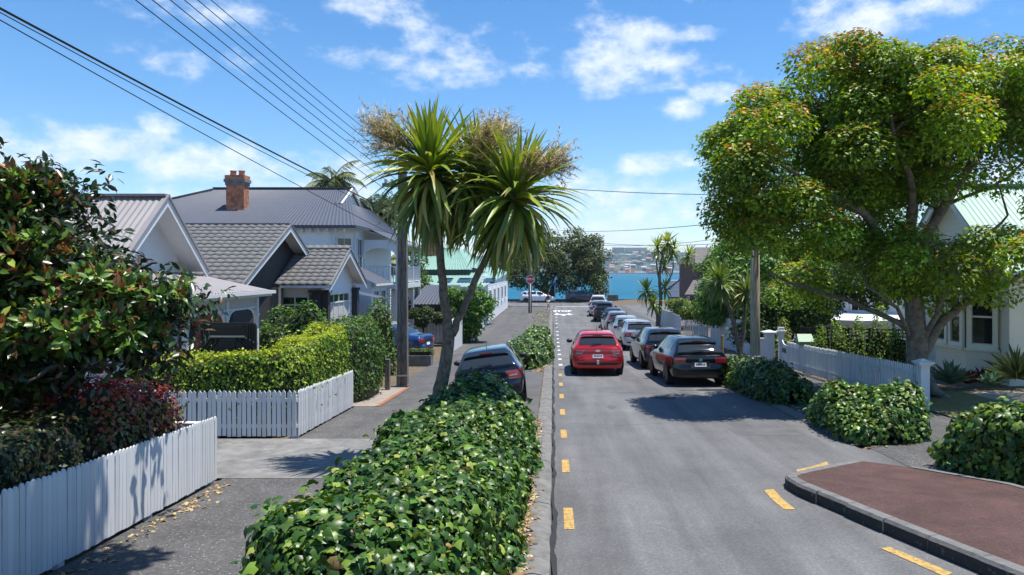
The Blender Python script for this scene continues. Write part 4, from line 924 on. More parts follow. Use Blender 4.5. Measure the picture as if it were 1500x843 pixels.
agave('agave', 'smaller pale agave rosette beside the garden path', 'plant', gp2(1452, 18.9, .06), 28, .42, .11, [(.12, .22, .13), (.15, .26, .15)], 2)
agave('bromeliad', 'dark red bromeliad between the two agaves', 'plant', gp2(1418, 19.4, .05), 30, .42, .07, [(.10, .012, .018), (.17, .02, .025), (.08, .03, .02)], 3)
agave('bromeliad', 'dark red bromeliad just behind the smaller agave', 'plant', gp2(1438, 19.6, .05), 30, .45, .07, [(.10, .012, .018), (.17, .02, .025), (.08, .03, .02)], 4)
agave('spiky_plant', 'spiky dark plant against the cream wall by the porch', 'plant', gp2(1490, 18.9, .25), 60, .85, .03, [(.06, .09, .03), (.09, .12, .04)], 5, (.05, 1.7))
for i, (px, w_, h_) in enumerate(((1200, .28, .75), (1222, .16, .7), (1232, .2, .85), (1256, .3, .8), (1288, .34, .95), (1312, .3, .8))):
    Y = 24.3 + (i % 2) * .3 - .1 * i; x = sx(px, Y)
    where = ('first young lime shrub along the dark fence, next to the green letterbox', 'second young shrub from the letterbox, thin and upright', 'third young shrub from the letterbox, taller than its thin neighbour', 'fourth young shrub from the letterbox, bushy and lime green', 'fifth young shrub from the letterbox, the tallest of the row', 'last young shrub of the row, beside the big tree trunk')[i]
    hedge('young_shrub', where, 'shrub', [(x - w_, Y), (x + w_, Y)], [w_ * .8, w_ * .8], [h_ + .8, h_ + .8], 2.2, .09, 260, LEAF_QUAD, [(.18, .30, .04), (.28, .40, .05), (.10, .18, .03)], [3, 3, 2], end=2.2, bumpy=.3, group='young shrubs planted along the dark fence', core=.6, seed=200 + i)
hedge('border_plant', 'yellow-green border plants inside the white gate post', 'plant', [(sx(1142, 28), 28), (sx(1152, 29.5), 29.5)], [.35, .4], [1.1, 1.2], 2.5, .1, 200, LEAF_QUAD, [(.13, .22, .03), (.20, .26, .04), (.16, .10, .03)], [3, 3, 1], end=3, bumpy=.3, core=.6, seed=220)
# ================================================================== houses
def boards(mb, p0, p1, z0, z1, pitch=.16, lap=.022, span=None):
    "lapped weatherboards from p0 to p1 (outside on the right-hand side of p0 -> p1); span(z) -> (s0, s1) limits along the wall"
    p0 = Vector((p0[0], p0[1], 0)); p1 = Vector((p1[0], p1[1], 0)); L_ = (p1 - p0).length; d = (p1 - p0) / L_; n = Vector((d.y, -d.x, 0))
    z = z0
    while z < z1 - .005:
        zt = min(z + pitch, z1); a0, a1 = span(z) if span else (0, L_); b0, b1 = span(zt) if span else (0, L_)
        if a1 - a0 > .02:
            def pt(s, zz, o): q = p0 + d * s + n * o; return (q.x, q.y, zz)
            mb.add([pt(a0, z, .0), pt(a1, z, .0), pt(a0, z, lap), pt(a1, z, lap), pt(b0, zt, .004), pt(b1, zt, .004)], [(0, 1, 3, 2), (2, 3, 5, 4)])
        z = zt
    return mb
def corr(mb, a, b, c, d, pitch=.16, amp=.012):
    "corrugated sheet: a-b along the eave, d-c along the ridge"
    a, b, c, d = map(Vector, (a, b, c, d)); n_ = (b - a).cross(d - a).normalized()
    if n_.z < 0: n_ = -n_
    k = max(4, int((b - a).length / pitch) * 4); lo = []; hi = []
    for i in range(k + 1):
        t = i / k; o = n_ * (amp * math.sin(i * math.pi / 2)); lo.append(a.lerp(b, t) + o); hi.append(d.lerp(c, t) + o)
    mb.grid([lo, hi]); return mb
def window(parent, p0, p1, z0, z1, cols=2, rows=1, fw=.07, off=.03, frame=m_white, glass=m_glass, sill=True, mull=.035, transom=None, tglass=None):
    "framed window on the wall line p0 -> p1 (outside on the right)"
    p0 = Vector((p0[0], p0[1], 0)); p1 = Vector((p1[0], p1[1], 0)); L_ = (p1 - p0).length; d = (p1 - p0) / L_; n = Vector((d.y, -d.x, 0))
    def bx(mb, s0, s1, za, zb, o0, o1):
        v = [p0 + d * s + n * o + Vector((0, 0, z)) for z in (za, zb) for s, o in ((s0, o0), (s1, o0), (s1, o1), (s0, o1))]
        mb.add(v, [(0, 1, 2, 3), (7, 6, 5, 4), (0, 4, 5, 1), (1, 5, 6, 2), (2, 6, 7, 3), (3, 7, 4, 0)])
    mb = MB()
    bx(mb, 0, fw, z0, z1, 0, off + .05); bx(mb, L_ - fw, L_, z0, z1, 0, off + .05); bx(mb, fw, L_ - fw, z1 - fw, z1, 0, off + .047); bx(mb, fw, L_ - fw, z0, z0 + fw, 0, off + .047)
    w = mb.build('window', frame, parent)
    zs = [z0 + fw] + ([transom] if transom else []) + [z1 - fw]
    if transom:
        m2 = MB(); bx(m2, fw, L_ - fw, transom - fw * .45, transom + fw * .45, 0, off + .04); q = m2.build('transom_bar', frame); q.parent = w
    for r_ in range(len(zs) - 1):
        za, zb = zs[r_], zs[r_ + 1]; nr = rows if r_ == 0 else 1
        for i in range(cols):
            for j in range(nr):
                s0 = fw + (L_ - 2 * fw) * i / cols + mull / 2; s1 = fw + (L_ - 2 * fw) * (i + 1) / cols - mull / 2; y0 = za + (zb - za) * j / nr + mull / 2; y1 = za + (zb - za) * (j + 1) / nr - mull / 2
                m2 = MB(); bx(m2, s0, s1, y0, y1, 0.004, off); q = m2.build('pane', (tglass if (tglass and r_ == 1) else glass)); q.parent = w
        m2 = MB()
        for i in range(1, cols): s = fw + (L_ - 2 * fw) * i / cols; bx(m2, s - mull / 2, s + mull / 2, za, zb, 0, off + .025)
        for j in range(1, nr): y0 = za + (zb - za) * j / nr; bx(m2, fw, L_ - fw, y0 - mull / 2, y0 + mull / 2, 0, off + .02)
        if m2.v: q = m2.build('mullion', frame); q.parent = w
    if sill:
        m2 = MB(); bx(m2, -.05, L_ + .05, z0 - .06, z0 - .002, 0, off + .11); q = m2.build('sill', frame); q.parent = w
    return w
def quadwall(mb, p0, p1, z0, z1): return mb.add([(p0[0], p0[1], z0), (p1[0], p1[1], z0), (p1[0], p1[1], z1), (p0[0], p0[1], z1)], [(0, 1, 2, 3)])

def street_gable(root, Xg, s, Yn, Yf, ze, zrdg, Xback, roofm, wallm, wz0, over=.45, oh=.4, barge=m_white, board_pitch=.17, soffit=m_white2, tile=False, tiles_parent=None):
    """gable facing the street: barge at X = Xg, s = +1 if the street lies towards +X; ridge along X back to Xback"""
    Ya = (Yn + Yf) / 2; W = Xg - s * over; mb = MB()
    pit = (zrdg - ze) / (Yf - Ya)
    def span(z):
        k = max(0.0, min(1.0, (z - (ze - .05)) / (zrdg - ze))); h = (Yf - Ya - oh) ; h2 = (Yf - Ya) * (1 - k); return (max(0, h - h2), min(2 * h, h + h2))
    p0, p1 = ((W, Yn + oh), (W, Yf - oh)) if s > 0 else ((W, Yf - oh), (W, Yn + oh))
    boards(mb, p0, p1, wz0, zrdg - .12, board_pitch, .024, span); mb.build('front_wall', wallm, root)
    for (y0, y1, nm) in ((Yn, Ya, 0), (Yf, Ya, 1)):
        # roof slopes, soffit board and barge board
        if not tile:
            mb = MB(); corr(mb, (Xg, y0, ze), (Xback, y0, ze), (Xback, y1, zrdg), (Xg, y1, zrdg)); mb.build('roof', roofm, root)
        mb = MB(); t = -.05
        mb.add([(Xg - s * .02, y0, ze + t), (Xback, y0, ze + t), (Xback, y1, zrdg + t), (Xg - s * .02, y1, zrdg + t)], [(0, 1, 2, 3)]); mb.build('soffit', soffit, root)
        mb = MB(); dy = y1 - y0; dz = zrdg - ze; l = math.hypot(dy, dz); ny, nz = -dz / l * (1 if dy > 0 else -1), abs(dy) / l
        e0 = (y0 - dy * .03, ze - dz * .03); e1 = (y1, zrdg); w = .2
        poly = [e0, e1, (e1[0], e1[1] - w * 1.25), (e0[0], e0[1] - w * 1.1)]
        mb.prism(poly, 0, Xg, Xg + s * .035); mb.build('barge_board', barge, root)
        mb = MB(); mb.bar((Xg + s * .01, e0[0], e0[1] + .025), (Xg + s * .01, e1[0], e1[1] + .025), .13, .05); mb.build('barge_flashing', roofm, root)
    mb = MB(); mb.bar((Xg + s * .03, Ya, zrdg + .035), (Xback, Ya, zrdg + .035), .26, .06); mb.build('ridge_cap', roofm, root)
    return pit

# ---- house 1: pale grey villa with brown iron roof and white verandah
def villa():
    g = gz(-8, 18); root = thing('villa', 'pale grey weatherboard villa with brown iron roof and white fretwork verandah', 'house', (-10.4, 19.2, g))
    Xg = -10.0; Yn, Yf = 16.75, 21.1; ze, zg = 2.62, 4.52
    street_gable(root, Xg, 1, Yn, Yf, ze, zg, -21, m_roofbrown, m_greywall, g, over=.6, oh=.45)
    mb = MB(); boards(mb, (-20.5, Yn + .45), (-10.6, Yn + .45), g, ze, .17); mb.build('side_wall', m_greywall, root)
    mb = MB(); mb.bar((Xg, Yn - .02, ze - .06), (-21, Yn - .02, ze - .06), .12, .1); mb.build('gutter', m_white, root)
    window(root, (-10.6, 18.2), (-10.6, 19.6), g + .8, g + 2.6, 2, 1)
    # verandah on the street side
    Xv = -8.5; ya, yb_ = 16.9, 21.0; zv = sz(437, 17.7)
    # verandah roof (hipped lean-to) and fascia
    mb = MB(); a, b, c, d = (Xv + .25, ya - .2, zv + .10), (Xv + .25, yb_ + .35, zv + .10), (-10.55, yb_ + .1, zv + .62), (-10.55, ya + .6, zv + .62)
    corr(mb, a, b, c, d, .16); mb.add([a, d, (-10.55, ya - .2, zv + .62)], [(0, 1, 2)])
    mb.build('verandah_roof', m_roofbrown, root)
    mb = MB(); corr(mb, (-14.0, ya - .2, zv + .10), (Xv + .25, ya - .2, zv + .10), (-10.55, ya + .6, zv + .62), (-14, ya + .6, zv + .62)); mb.build('verandah_roof', m_roofbrown, root)
    mb = MB(); mb.box(Xv + .16, Xv + .22, ya - .2, yb_ + .55, zv - .07, zv + .085); mb.build('fascia', m_white, root)
    mb = MB(); mb.box(-12.5, Xv + .158, ya - .2, ya - .14, zv - .07, zv + .083); mb.build('fascia', m_white, root)
    mb = MB(); mb.box(Xv + .224, Xv + .32, ya - .25, yb_ + .6, zv + .0, zv + .09); mb.build('gutter', m_white, root)
    posts = [(Xv, ya), (Xv, (ya + yb_) / 2 - .1 + .15), (Xv, yb_ - .05), (-10.2, ya)]
    for x, y in posts:
        mb = MB(); mb.box(x - .055, x + .055, y - .055, y + .055, g, zv - .07); mb.box(x - .075, x + .075, y - .075, y + .075, g, g + .35); mb.box(x - .07, x + .07, y - .07, y + .07, zv - .62, zv - .56)
        mb.build('verandah_post', m_white, root)
    def frieze(p, q):
        mb = MB(); p = Vector(p); q = Vector(q); d = (q - p).normalized(); L_ = (q - p).length
        mb.bar(p + Vector((0, 0, -.11)), q + Vector((0, 0, -.11)), .05, .05); mb.bar(p + Vector((0, 0, -.38)), q + Vector((0, 0, -.38)), .05, .05)
        n = int(L_ / .085)
        for i in range(n): s = p + d * (L_ * (i + .5) / n); mb.bar(s + Vector((0, 0, -.13)), s + Vector((0, 0, -.36)), .03, .022, (d.x, d.y, 0))
        # curved brackets
        for e, sg in ((p, 1), (q, -1)):
            pr = []
            for k in range(7):
                a = k / 6 * math.pi / 2; pr.append((sg * (.06 + .42 * (1 - math.sin(a))), -.40 - .42 * (1 - math.cos(a))))
            pts = [e + d * u + Vector((0, 0, w_)) for u, w_ in pr]
            for k in range(6):
                mb.bar(pts[k], pts[k + 1], .045, .05)
                mb.bar(e + d * sg * .05 + Vector((0, 0, pr[k][1])), pts[k], .03, .05)
        mb.build('fretwork', m_white, root)
    frieze((Xv, ya, zv), (Xv, (ya + yb_) / 2 + .05, zv)); frieze((Xv, (ya + yb_) / 2 + .05, zv), (Xv, yb_ - .05, zv)); frieze((-10.2, ya, zv), (Xv, ya, zv))
    mb = MB(); mb.box(-10.55, Xv + .1, ya, yb_, g + .02, g + .18); mb.build('verandah_floor', m_greywall, root)
    # brick-red door wall glimpsed through the verandah
    mb = MB(); mb.box(-10.4, -9.6, 21.25, 21.6, g, zv - .1); mb.build('brick_pier', m_brick, root)
    # end wall of house beyond the verandah
    mb = MB(); boards(mb, (-10.62, 21.1 - .45), (-20, 21.1 - .45), g, ze, .17); mb.build('rear_wall', m_greywall, root)
villa()

# ---- house 2: bungalow with tiled roof
def tile_mesh(name):
    V = []; F = []; w, l = .31, .36; n = 6
    prof = [0, .018, .026, .018, 0, -.008, 0]
    for i in range(n + 1):
        x = w * i / n - w / 2; V += [(x, 0, prof[i] + .034), (x, l, prof[i] + .006), (x, 0, prof[i] - .0)]
    for i in range(n): F += [(i * 3, (i + 1) * 3, (i + 1) * 3 + 1, i * 3 + 1), (i * 3 + 2, (i + 1) * 3 + 2, (i + 1) * 3, i * 3)]
    return npmesh(name, V, np.array(F), m_tile)
TILE = tile_mesh('tile')
def tiles(root, origin, du, dv, nu, nv, budget, fit=None):
    "courses of tiles from the eave: origin at the lower corner, du along the eave, dv up the slope (unit vectors)"
    du = Vector(du); dv = Vector(dv); n_ = du.cross(dv); 
    if n_.z < 0: n_ = -n_
    # right-handed frame (x, y, n)
    x = du if du.cross(dv).dot(n_) > 0 else -du
    items = []
    for j in range(nv):
        for i in range(nu):
            p = Vector(origin) + du * (.3 * (i + .5)) + dv * (.30 * j) + n_ * (.012 + random.uniform(-.003, .004))
            if fit and not fit(p): continue
            items.append(p)
    items.sort(key=lambda p: (p - Vector((0, 0, CAM_Z))).length)
    V0 = np.array([v.co for v in TILE.vertices]); F0 = np.array([list(p.vertices) for p in TILE.polygons]); V = []; F = []
    for k, p in enumerate(items):
        a = random.uniform(-.012, .012); xx = x + dv * a; yy = dv - x * a
        if k < budget:
            link('tile', TILE, root, Matrix(((xx.x, yy.x, n_.x, p.x), (xx.y, yy.y, n_.y, p.y), (xx.z, yy.z, n_.z, p.z), (0, 0, 0, 1))))
        else:
            B = np.array([list(xx), list(yy), list(n_)]); F.append(F0 + len(V) * len(V0)); V.append(V0 @ B + np.array(p))
    if V: stuff(link('roof_tiles', npmesh('roof_tiles', np.concatenate(V), np.concatenate(F), m_tile), root))
def bungalow():
    g = gz(-8, 26); root = thing('bungalow', 'bungalow with grey tiled roof, charcoal gable and white window bay', 'house', (-11, 27.5, g))
    Xg = -10.0; Yn, Ya, Yf = 23.5, 27.8, 32.1; ze, zg = 2.16, 4.34
    street_gable(root, Xg, 1, Yn, Yf, ze, zg, -19.5, m_tile, m_charcoal, g, over=.55, oh=.5, board_pitch=.3, soffit=m_white2, tile=True)
    sl = math.hypot(Ya - Yn, zg - ze); dv = Vector((0, (Ya - Yn) / sl, (zg - ze) / sl))
    mb = MB(); mb.add([(Xg, Yn, ze - .01), (-19.5, Yn, ze - .01), (-19.5, Ya, zg - .01), (Xg, Ya, zg - .01)], [(0, 1, 2, 3)]); mb.add([(Xg, Yf, ze), (-19.5, Yf, ze), (-19.5, Ya, zg), (Xg, Ya, zg)], [(0, 1, 2, 3)]); mb.build('roof_underlay', m_tile, root)
    tiles(root, (Xg, Yn - .05, ze), (-1, 0, 0), dv, 30, int(sl / .3), 230)
    # front bay with its own gable
    Xf = -8.4; yn, ya, yf = 27.5, 30.15, 32.8; e2, r2 = 2.06, 3.47
    street_gable(root, Xf, 1, yn, yf, e2, r2, -10.56, m_tile, m_white2, g, over=.45, oh=.42, board_pitch=.3, tile=True)
    sl2 = math.hypot(ya - yn, r2 - e2); dv2 = Vector((0, (ya - yn) / sl2, (r2 - e2) / sl2))
    mb = MB(); mb.add([(Xf, yn, e2 - .01), (-10.56, yn, e2 - .01), (-10.56, ya, r2 - .01), (Xf, ya, r2 - .01)], [(0, 1, 2, 3)]); mb.add([(Xf, yf, e2), (-10.56, yf, e2), (-10.56, ya, r2), (Xf, ya, r2)], [(0, 1, 2, 3)]); mb.build('roof_underlay', m_tile, root)
    tiles(root, (Xf, yn - .05, e2), (-1, 0, 0), dv2, 7, int(sl2 / .3) + 1, 70)
    Xw = Xf - .45; yw = yn + .42
    mb = MB(); quadwall(mb, (-10.6, yw), (Xw, yw), g, e2 - .04); mb.build('bay_wall', m_white2, root)
    mb = MB(); quadwall(mb, (-10.5, Yn + .5), (-10.5, Yf - .5), g, ze); quadwall(mb, (-19, Yn + .5), (-10.5, Yn + .5), g, ze); quadwall(mb, (-10.55, Yf - .5), (-19, Yf - .5), g, ze); mb.build('house_wall', m_charcoal, root)
    mb = MB(); mb.bar((Xf + .02, yn - .03, e2 - .06), (-10.25, yn - .03, e2 - .06), .11, .1); mb.build('gutter', m_white, root)
    mb = MB(); mb.bar((Xg + .02, Yn - .03, ze - .06), (-19, Yn - .03, ze - .06), .11, .1); mb.build('gutter', m_white, root)
    # windows: green transom over clear lights
    zt, zb_ = sz(433, 27.9), sz(468, 27.9)
    window(root, (-10.4, yw), (-9.28, yw), zb_ - .4, zt, 2, 1, .06, .03, m_white, m_glass, True, .05, zt - .36, m_glassgreen)
    window(root, (Xw, 28.6), (Xw, 31.5), zb_ - .5, zt + .05, 4, 1, .06, .03, m_white, m_curtain, True, .05, zt - .34, m_glassgreen)
    # dark pilasters at the bay corners
    for (x, y) in ((Xw - .18, yw - .07), (Xw + .07, yw + .15), (Xw + .07, yf - .55)):
        mb = MB(); mb.prism([(x - .19, y - .16), (x + .19, y - .16), (x + .19, y + .16), (x - .19, y + .16)], 2, g, zt + .1); mb.box(x - .23, x + .23, y - .2, y + .2, zt + .1, zt + .2)
        mb.build('pilaster', m_charcoal, root)
    for (x, y) in ((-8.76, yw - .06), (Xw + .05, yf - .5)):
        mb = MB().tube([(x, y, zt + .22), (x, y, zt + .42)], .05, 8); mb.lathe([(.05, 0), (.11, .06), (.11, .2), (.03, .24)], 10, (x, y - .06, zt + .2)); mb.build('porch_lamp', m_white, root)
    mb = MB(); mb.box(-10.5, -10.2, yw - .75, yw - .25, g, e2 - .1); mb.build('chimney_breast', m_conc, root)
bungalow()

# ---- house 3: two-storey house with slate-blue iron roof and balcony
def tall_house():
    g = gz(-10, 38); root = thing('two_storey_house', 'two-storey white weatherboard house with slate iron roof, brick chimney and balcony', 'house', (-11, 40, g))
    ze = sz(330, 36.0); Y0, Y1 = 36.0, 46.5; X0, X1 = -24.5, -9.75; Yr = 40.9; zg = sz(277, Yr)
    xr0, xr1 = sx(316, Yr), sx(510, Yr)
    for (q, nm) in (([(X0, Y0, ze), (X1, Y0, ze), (xr1, Yr, zg), (xr0, Yr, zg)], 0), ([(X1, Y1, ze), (X0, Y1, ze), (xr0, Yr, zg), (xr1, Yr, zg)], 0)):
        mb = MB(); corr(mb, *q, pitch=.2, amp=.010); mb.build('roof', m_roofblue, root)
    # hipped ends under small gablets
    mb = MB(); corr(mb, (X0, Y1, ze), (X0, Y0, ze), (xr0 - .05, Yr - .3, zg - .1), (xr0 - .05, Yr + .3, zg - .1), .25); mb.build('roof', m_roofblue, root)
    k = .45; gy0, gy1 = Yr + (Y0 - Yr) * k, Yr + (Y1 - Yr) * k; gzv = zg + (ze - zg) * k; gx = xr1 + (X1 - xr1) * k
    mb = MB(); corr(mb, (X1, Y0, ze), (X1, Y1, ze), (gx, gy1, gzv), (gx, gy0, gzv), .2); mb.build('roof', m_roofblue, root)
    mb = MB(); mb.add([(xr1 + .12, gy0, gzv), (xr1 + .12, gy1, gzv), (xr1 + .12, Yr, zg)], [(0, 1, 2)]); mb.build('gablet', m_white2, root)
    for yy in (gy0, gy1):
        mb = MB(); mb.bar((xr1 + .28, yy, gzv - .05), (xr1 + .28, Yr, zg - .02), .1, .22); mb.build('barge_board', m_white, root)
    mb = MB(); corr(mb, (xr1 - .1, gy0, gzv + .03), (xr1 + .34, gy0, gzv + .03), (xr1 + .34, Yr, zg + .03), (xr1 - .1, Yr, zg + .03), .2); corr(mb, (xr1 - .1, gy1, gzv + .03), (xr1 + .34, gy1, gzv + .03), (xr1 + .34, Yr, zg + .03), (xr1 - .1, Yr, zg + .03), .2); mb.build('gablet_roof', m_roofblue, root)
    mb = MB(); mb.bar((xr0 - .1, Yr, zg + .04), (xr1 + .35, Yr, zg + .04), .3, .08); mb.bar((xr0, Yr, zg + .03), (X0, Y0, ze + .05), .16, .07); mb.build('ridge_cap', m_roofblue, root)
    # eaves
    mb = MB(); mb.box(X0, X1, Y0 - .02, Y0 + .09, ze - .14, ze - .02); mb.box(X1 - .1, X1 + .02, Y0 + .092, Y1, ze - .142, ze - .022); mb.build('gutter', m_roofblue, root)
    mb = MB(); mb.add([(X0, Y0 + .1, ze - .13), (X1 - .1, Y0 + .1, ze - .13), (X1 - .1, Y1, ze - .13), (X0, Y1, ze - .13)], [(0, 1, 2, 3)]); mb.build('soffit', m_white2, root)
    # walls
    wx = X1 - .45; wy = Y0 + .5
    mb = MB(); boards(mb, (X0 + .5, wy), (wx - .9, wy), g, ze - .13, .17); mb.build('side_wall', m_white2, root)
    mb = MB(); boards(mb, (wx - .9, wy), (wx, wy + 1.0), g, ze - .13, .17); mb.build('corner_bay_wall', m_white2, root)
    mb = MB(); boards(mb, (wx, wy + 1.0), (wx, Y1 - .5), g, ze - .13, .17); mb.build('street_wall', m_white2, root)
    mb = MB()
    for (x, y) in ((wx - .9, wy - .02), (wx + .02, wy + 1.0)): mb.box(x - .06, x + .06, y - .06, y + .06, g, ze - .14)
    mb.build('corner_boards', m_white, root)
    mb = MB(); n = 26
    for i in range(n): x = X1 - .6 - i * .42; mb.box(x - .04, x + .04, Y0 + .2, wy - .02, ze - .32, ze - .14)
    mb.build('eave_brackets', m_white, root)
    window(root, (wx - .72, wy + .2), (wx - .12, wy + .87), ze - 2.4, ze - .55, 2, 2, .07, .05, m_white, m_glass)
    window(root, (wx, wy + 1.35), (wx, wy + 2.3), ze - 2.4, ze - .55, 2, 2, .07, .05, m_white, m_glass)
    window(root, (-13.2, wy), (-11.6, wy), sz(386, 36.4), sz(362, 36.4), 2, 1, .07, .05, m_white, m_glass)
    # balcony on the street side
    bx0, bx1, by0, by1 = wx, -8.35, 39.2, 45.6; zb = sz(416, 41.0); zt = sz(362, 41)
    mb = MB(); corr(mb, (bx1 + .35, by0 - .3, sz(352, 41.2) - .35), (bx1 + .35, by1 + .2, sz(352, 41.2) - .35), (X1 - .3, by1 + .2, ze + .12), (X1 - .3, by0 - .3, ze + .12), .2); mb.build('balcony_roof', m_roofblue, root)
    mb = MB(); mb.box(bx0, bx1 + .1, by0, by1, zb - .25, zb); mb.build('balcony_floor', m_white, root)
    ps = [(bx1, by0), (bx1, by0 + 2.3), (bx1, by0 + 4.3), (bx1, by1)]
    for (x, y) in ps:
        mb = MB(); mb.box(x - .07, x + .07, y - .07, y + .07, g, zb - .25); mb.box(x - .06, x + .06, y - .06, y + .06, zb, zt + .3); mb.build('balcony_post', m_white, root)
    # arched end screen facing up the street
    mb = MB(); seg = 12; xa, xb = bx0 + .05, bx1 - .06
    top = zt + .32
    arch = [(xa, zt - .75)] + [(xa + (xb - xa) * (.5 - .5 * math.cos(math.pi * i / seg)), zt - .75 + .62 * math.sin(math.pi * i / seg) ** .7) for i in range(1, seg)] + [(xb, zt - .75)]
    for (a, b) in zip(arch[:-1], arch[1:]):
        mb.add([(a[0], by0 - .04, a[1]), (b[0], by0 - .04, b[1]), (b[0], by0 - .04, top), (a[0], by0 - .04, top), (a[0], by0 + .04, a[1]), (b[0], by0 + .04, b[1]), (b[0], by0 + .04, top), (a[0], by0 + .04, top)], [(0, 1, 2, 3), (7, 6, 5, 4), (0, 4, 5, 1)])
    mb.build('arched_screen', m_white2, root)
    mb = MB(); mb.box(bx0, bx0 + .12, by0 - .05, by0 + .05, zb, zt - .7); mb.build('screen_post', m_white, root)
    mb = MB(); mb.box(bx1 - .04, bx1 + .04, by0, by1, zt + .05, zt + .3); mb.build('balcony_beam', m_white, root)
    mb = MB(); rz = zb + .92
    mb.box(bx0, bx1, by0 - .035, by0 + .035, rz, rz + .07); mb.box(bx1 - .035, bx1 + .035, by0 + .037, by1, rz, rz + .069); mb.box(bx0, bx1, by0 - .03, by0 + .03, zb + .08, zb + .13); mb.box(bx1 - .03, bx1 + .03, by0 + .037, by1, zb + .08, zb + .129)
    rail = mb.build('balustrade', m_white, root)
    bal = MB().box(-.017, .017, -.017, .017, 0, .8).mesh('baluster', m_white)
    for x in fr(bx0 + .1, bx1 - .08, .13): o = link('baluster', bal, None, Matrix.Translation((x, by0, zb + .125))); o.parent = rail
    for y in fr(by0 + .15, by1, .14): o = link('baluster', bal, None, Matrix.Translation((bx1, y, zb + .125))); o.parent = rail
    # ground-floor lean-to bay with its own small roof, porch braces
    lx, ly0, ly1 = -8.75, 35.2, 38.4; lz = sz(407, 36)
    mb = MB(); corr(mb, (lx + .3, ly0 - .3, lz - .28), (lx + .3, ly1 + .2, lz - .28), (wx, ly1 + .2, lz + .55), (wx, ly0 - .3, lz + .55), .2); mb.build('bay_roof', m_roofblue, root)
    mb = MB(); mb.box(lx + .22, lx + .32, ly0 - .3, ly1 + .2, lz - .4, lz - .29); mb.build('gutter', m_white, root)
    mb = MB(); boards(mb, (lx - 3.0, ly0), (lx, ly0), g, lz - .2, .17); boards(mb, (lx, ly0), (lx, ly1), g, lz - .3, .17); mb.build('bay_wall', m_white2, root)
    window(root, (lx, ly0 + .35), (lx, ly0 + 1.3), g + .9, lz - .6, 2, 1); window(root, (lx, ly0 + 1.7), (lx, ly0 + 2.8), g + .9, lz - .6, 2, 1)
    window(root, (lx - 1.3, ly0), (lx - .75, ly0), g + 1.0, lz - .55, 1, 1)
    for y in (by0, by0 + 2.3): MB().bar((bx1, y, zb - .9), (bx1 - .8, y, zb - .28), .06, .06).build('porch_brace', m_white, root)
    MB().bar((bx1, by0 + .08, zb - .9), (bx1, by0 + .85, zb - .28), .06, .06).build('porch_brace', m_white, root)
    mb = MB(); mb.box(wx + .03, wx + .06, 40.4, 41.6, g + .1, g + 2.3); mb.build('porch_door', m_charcoal, root)
    # small entry canopy beside the bungalow
    mb = MB(); corr(mb, (-8.0, 33.2, sz(437, 33)), (-8.0, 34.7, sz(437, 33)), (-9.8, 34.7, sz(424, 33)), (-9.8, 33.2, sz(424, 33)), .2); mb.build('entry_canopy', m_roofblue, root)
    for y in (33.35, 34.5): mb = MB().box(-8.2, -8.08, y - .06, y + .06, g, sz(437, 32) - .01); mb.build('canopy_post', m_white, root)
    mb = MB(); boards(mb, (-12.0, 34.25), (-9.3, 34.25), g, sz(428, 34), .17); mb.build('entry_wall', m_white2, root)
    # brick chimney
    cx, cy = sx(348, 38.2), 38.2; z0, z1 = sz(316, 38.2), sz(258, 38.2); w = .46
    mb = MB(); mb.box(cx - w, cx + w, cy - .32, cy + .32, z0 - .6, z1 - .52); ch = mb.build('chimney', m_brick, root)
    mb = MB(); mb.box(cx - w - .03, cx + w + .03, cy - .35, cy + .35, z0 - .5, z0 + .22); q = mb.build('flashing', m_roofblue); q.parent = ch
    mb = MB(); mb.box(cx - w - .04, cx + w + .04, cy - .36, cy + .36, z1 - .52, z1 - .36); mb.box(cx - w - .09, cx + w + .09, cy - .41, cy + .41, z1 - .36, z1 - .2); q = mb.build('corbel', m_conc); q.parent = ch
    mb = MB(); mb.box(cx - w - .05, cx + w + .05, cy - .37, cy + .37, z1 - .2, z1); q = mb.build('cap', m_brick); q.parent = ch
    for dx in (-.22, .22):
        mb = MB().lathe([(.17, 0), (.15, .1), (.14, .2), (.17, .22), (.17, .27), (.11, .27), (.11, .05)], 12, (cx + dx, cy, z1)); q = mb.build('chimney_pot', m_brick, None, True); q.parent = ch
tall_house()

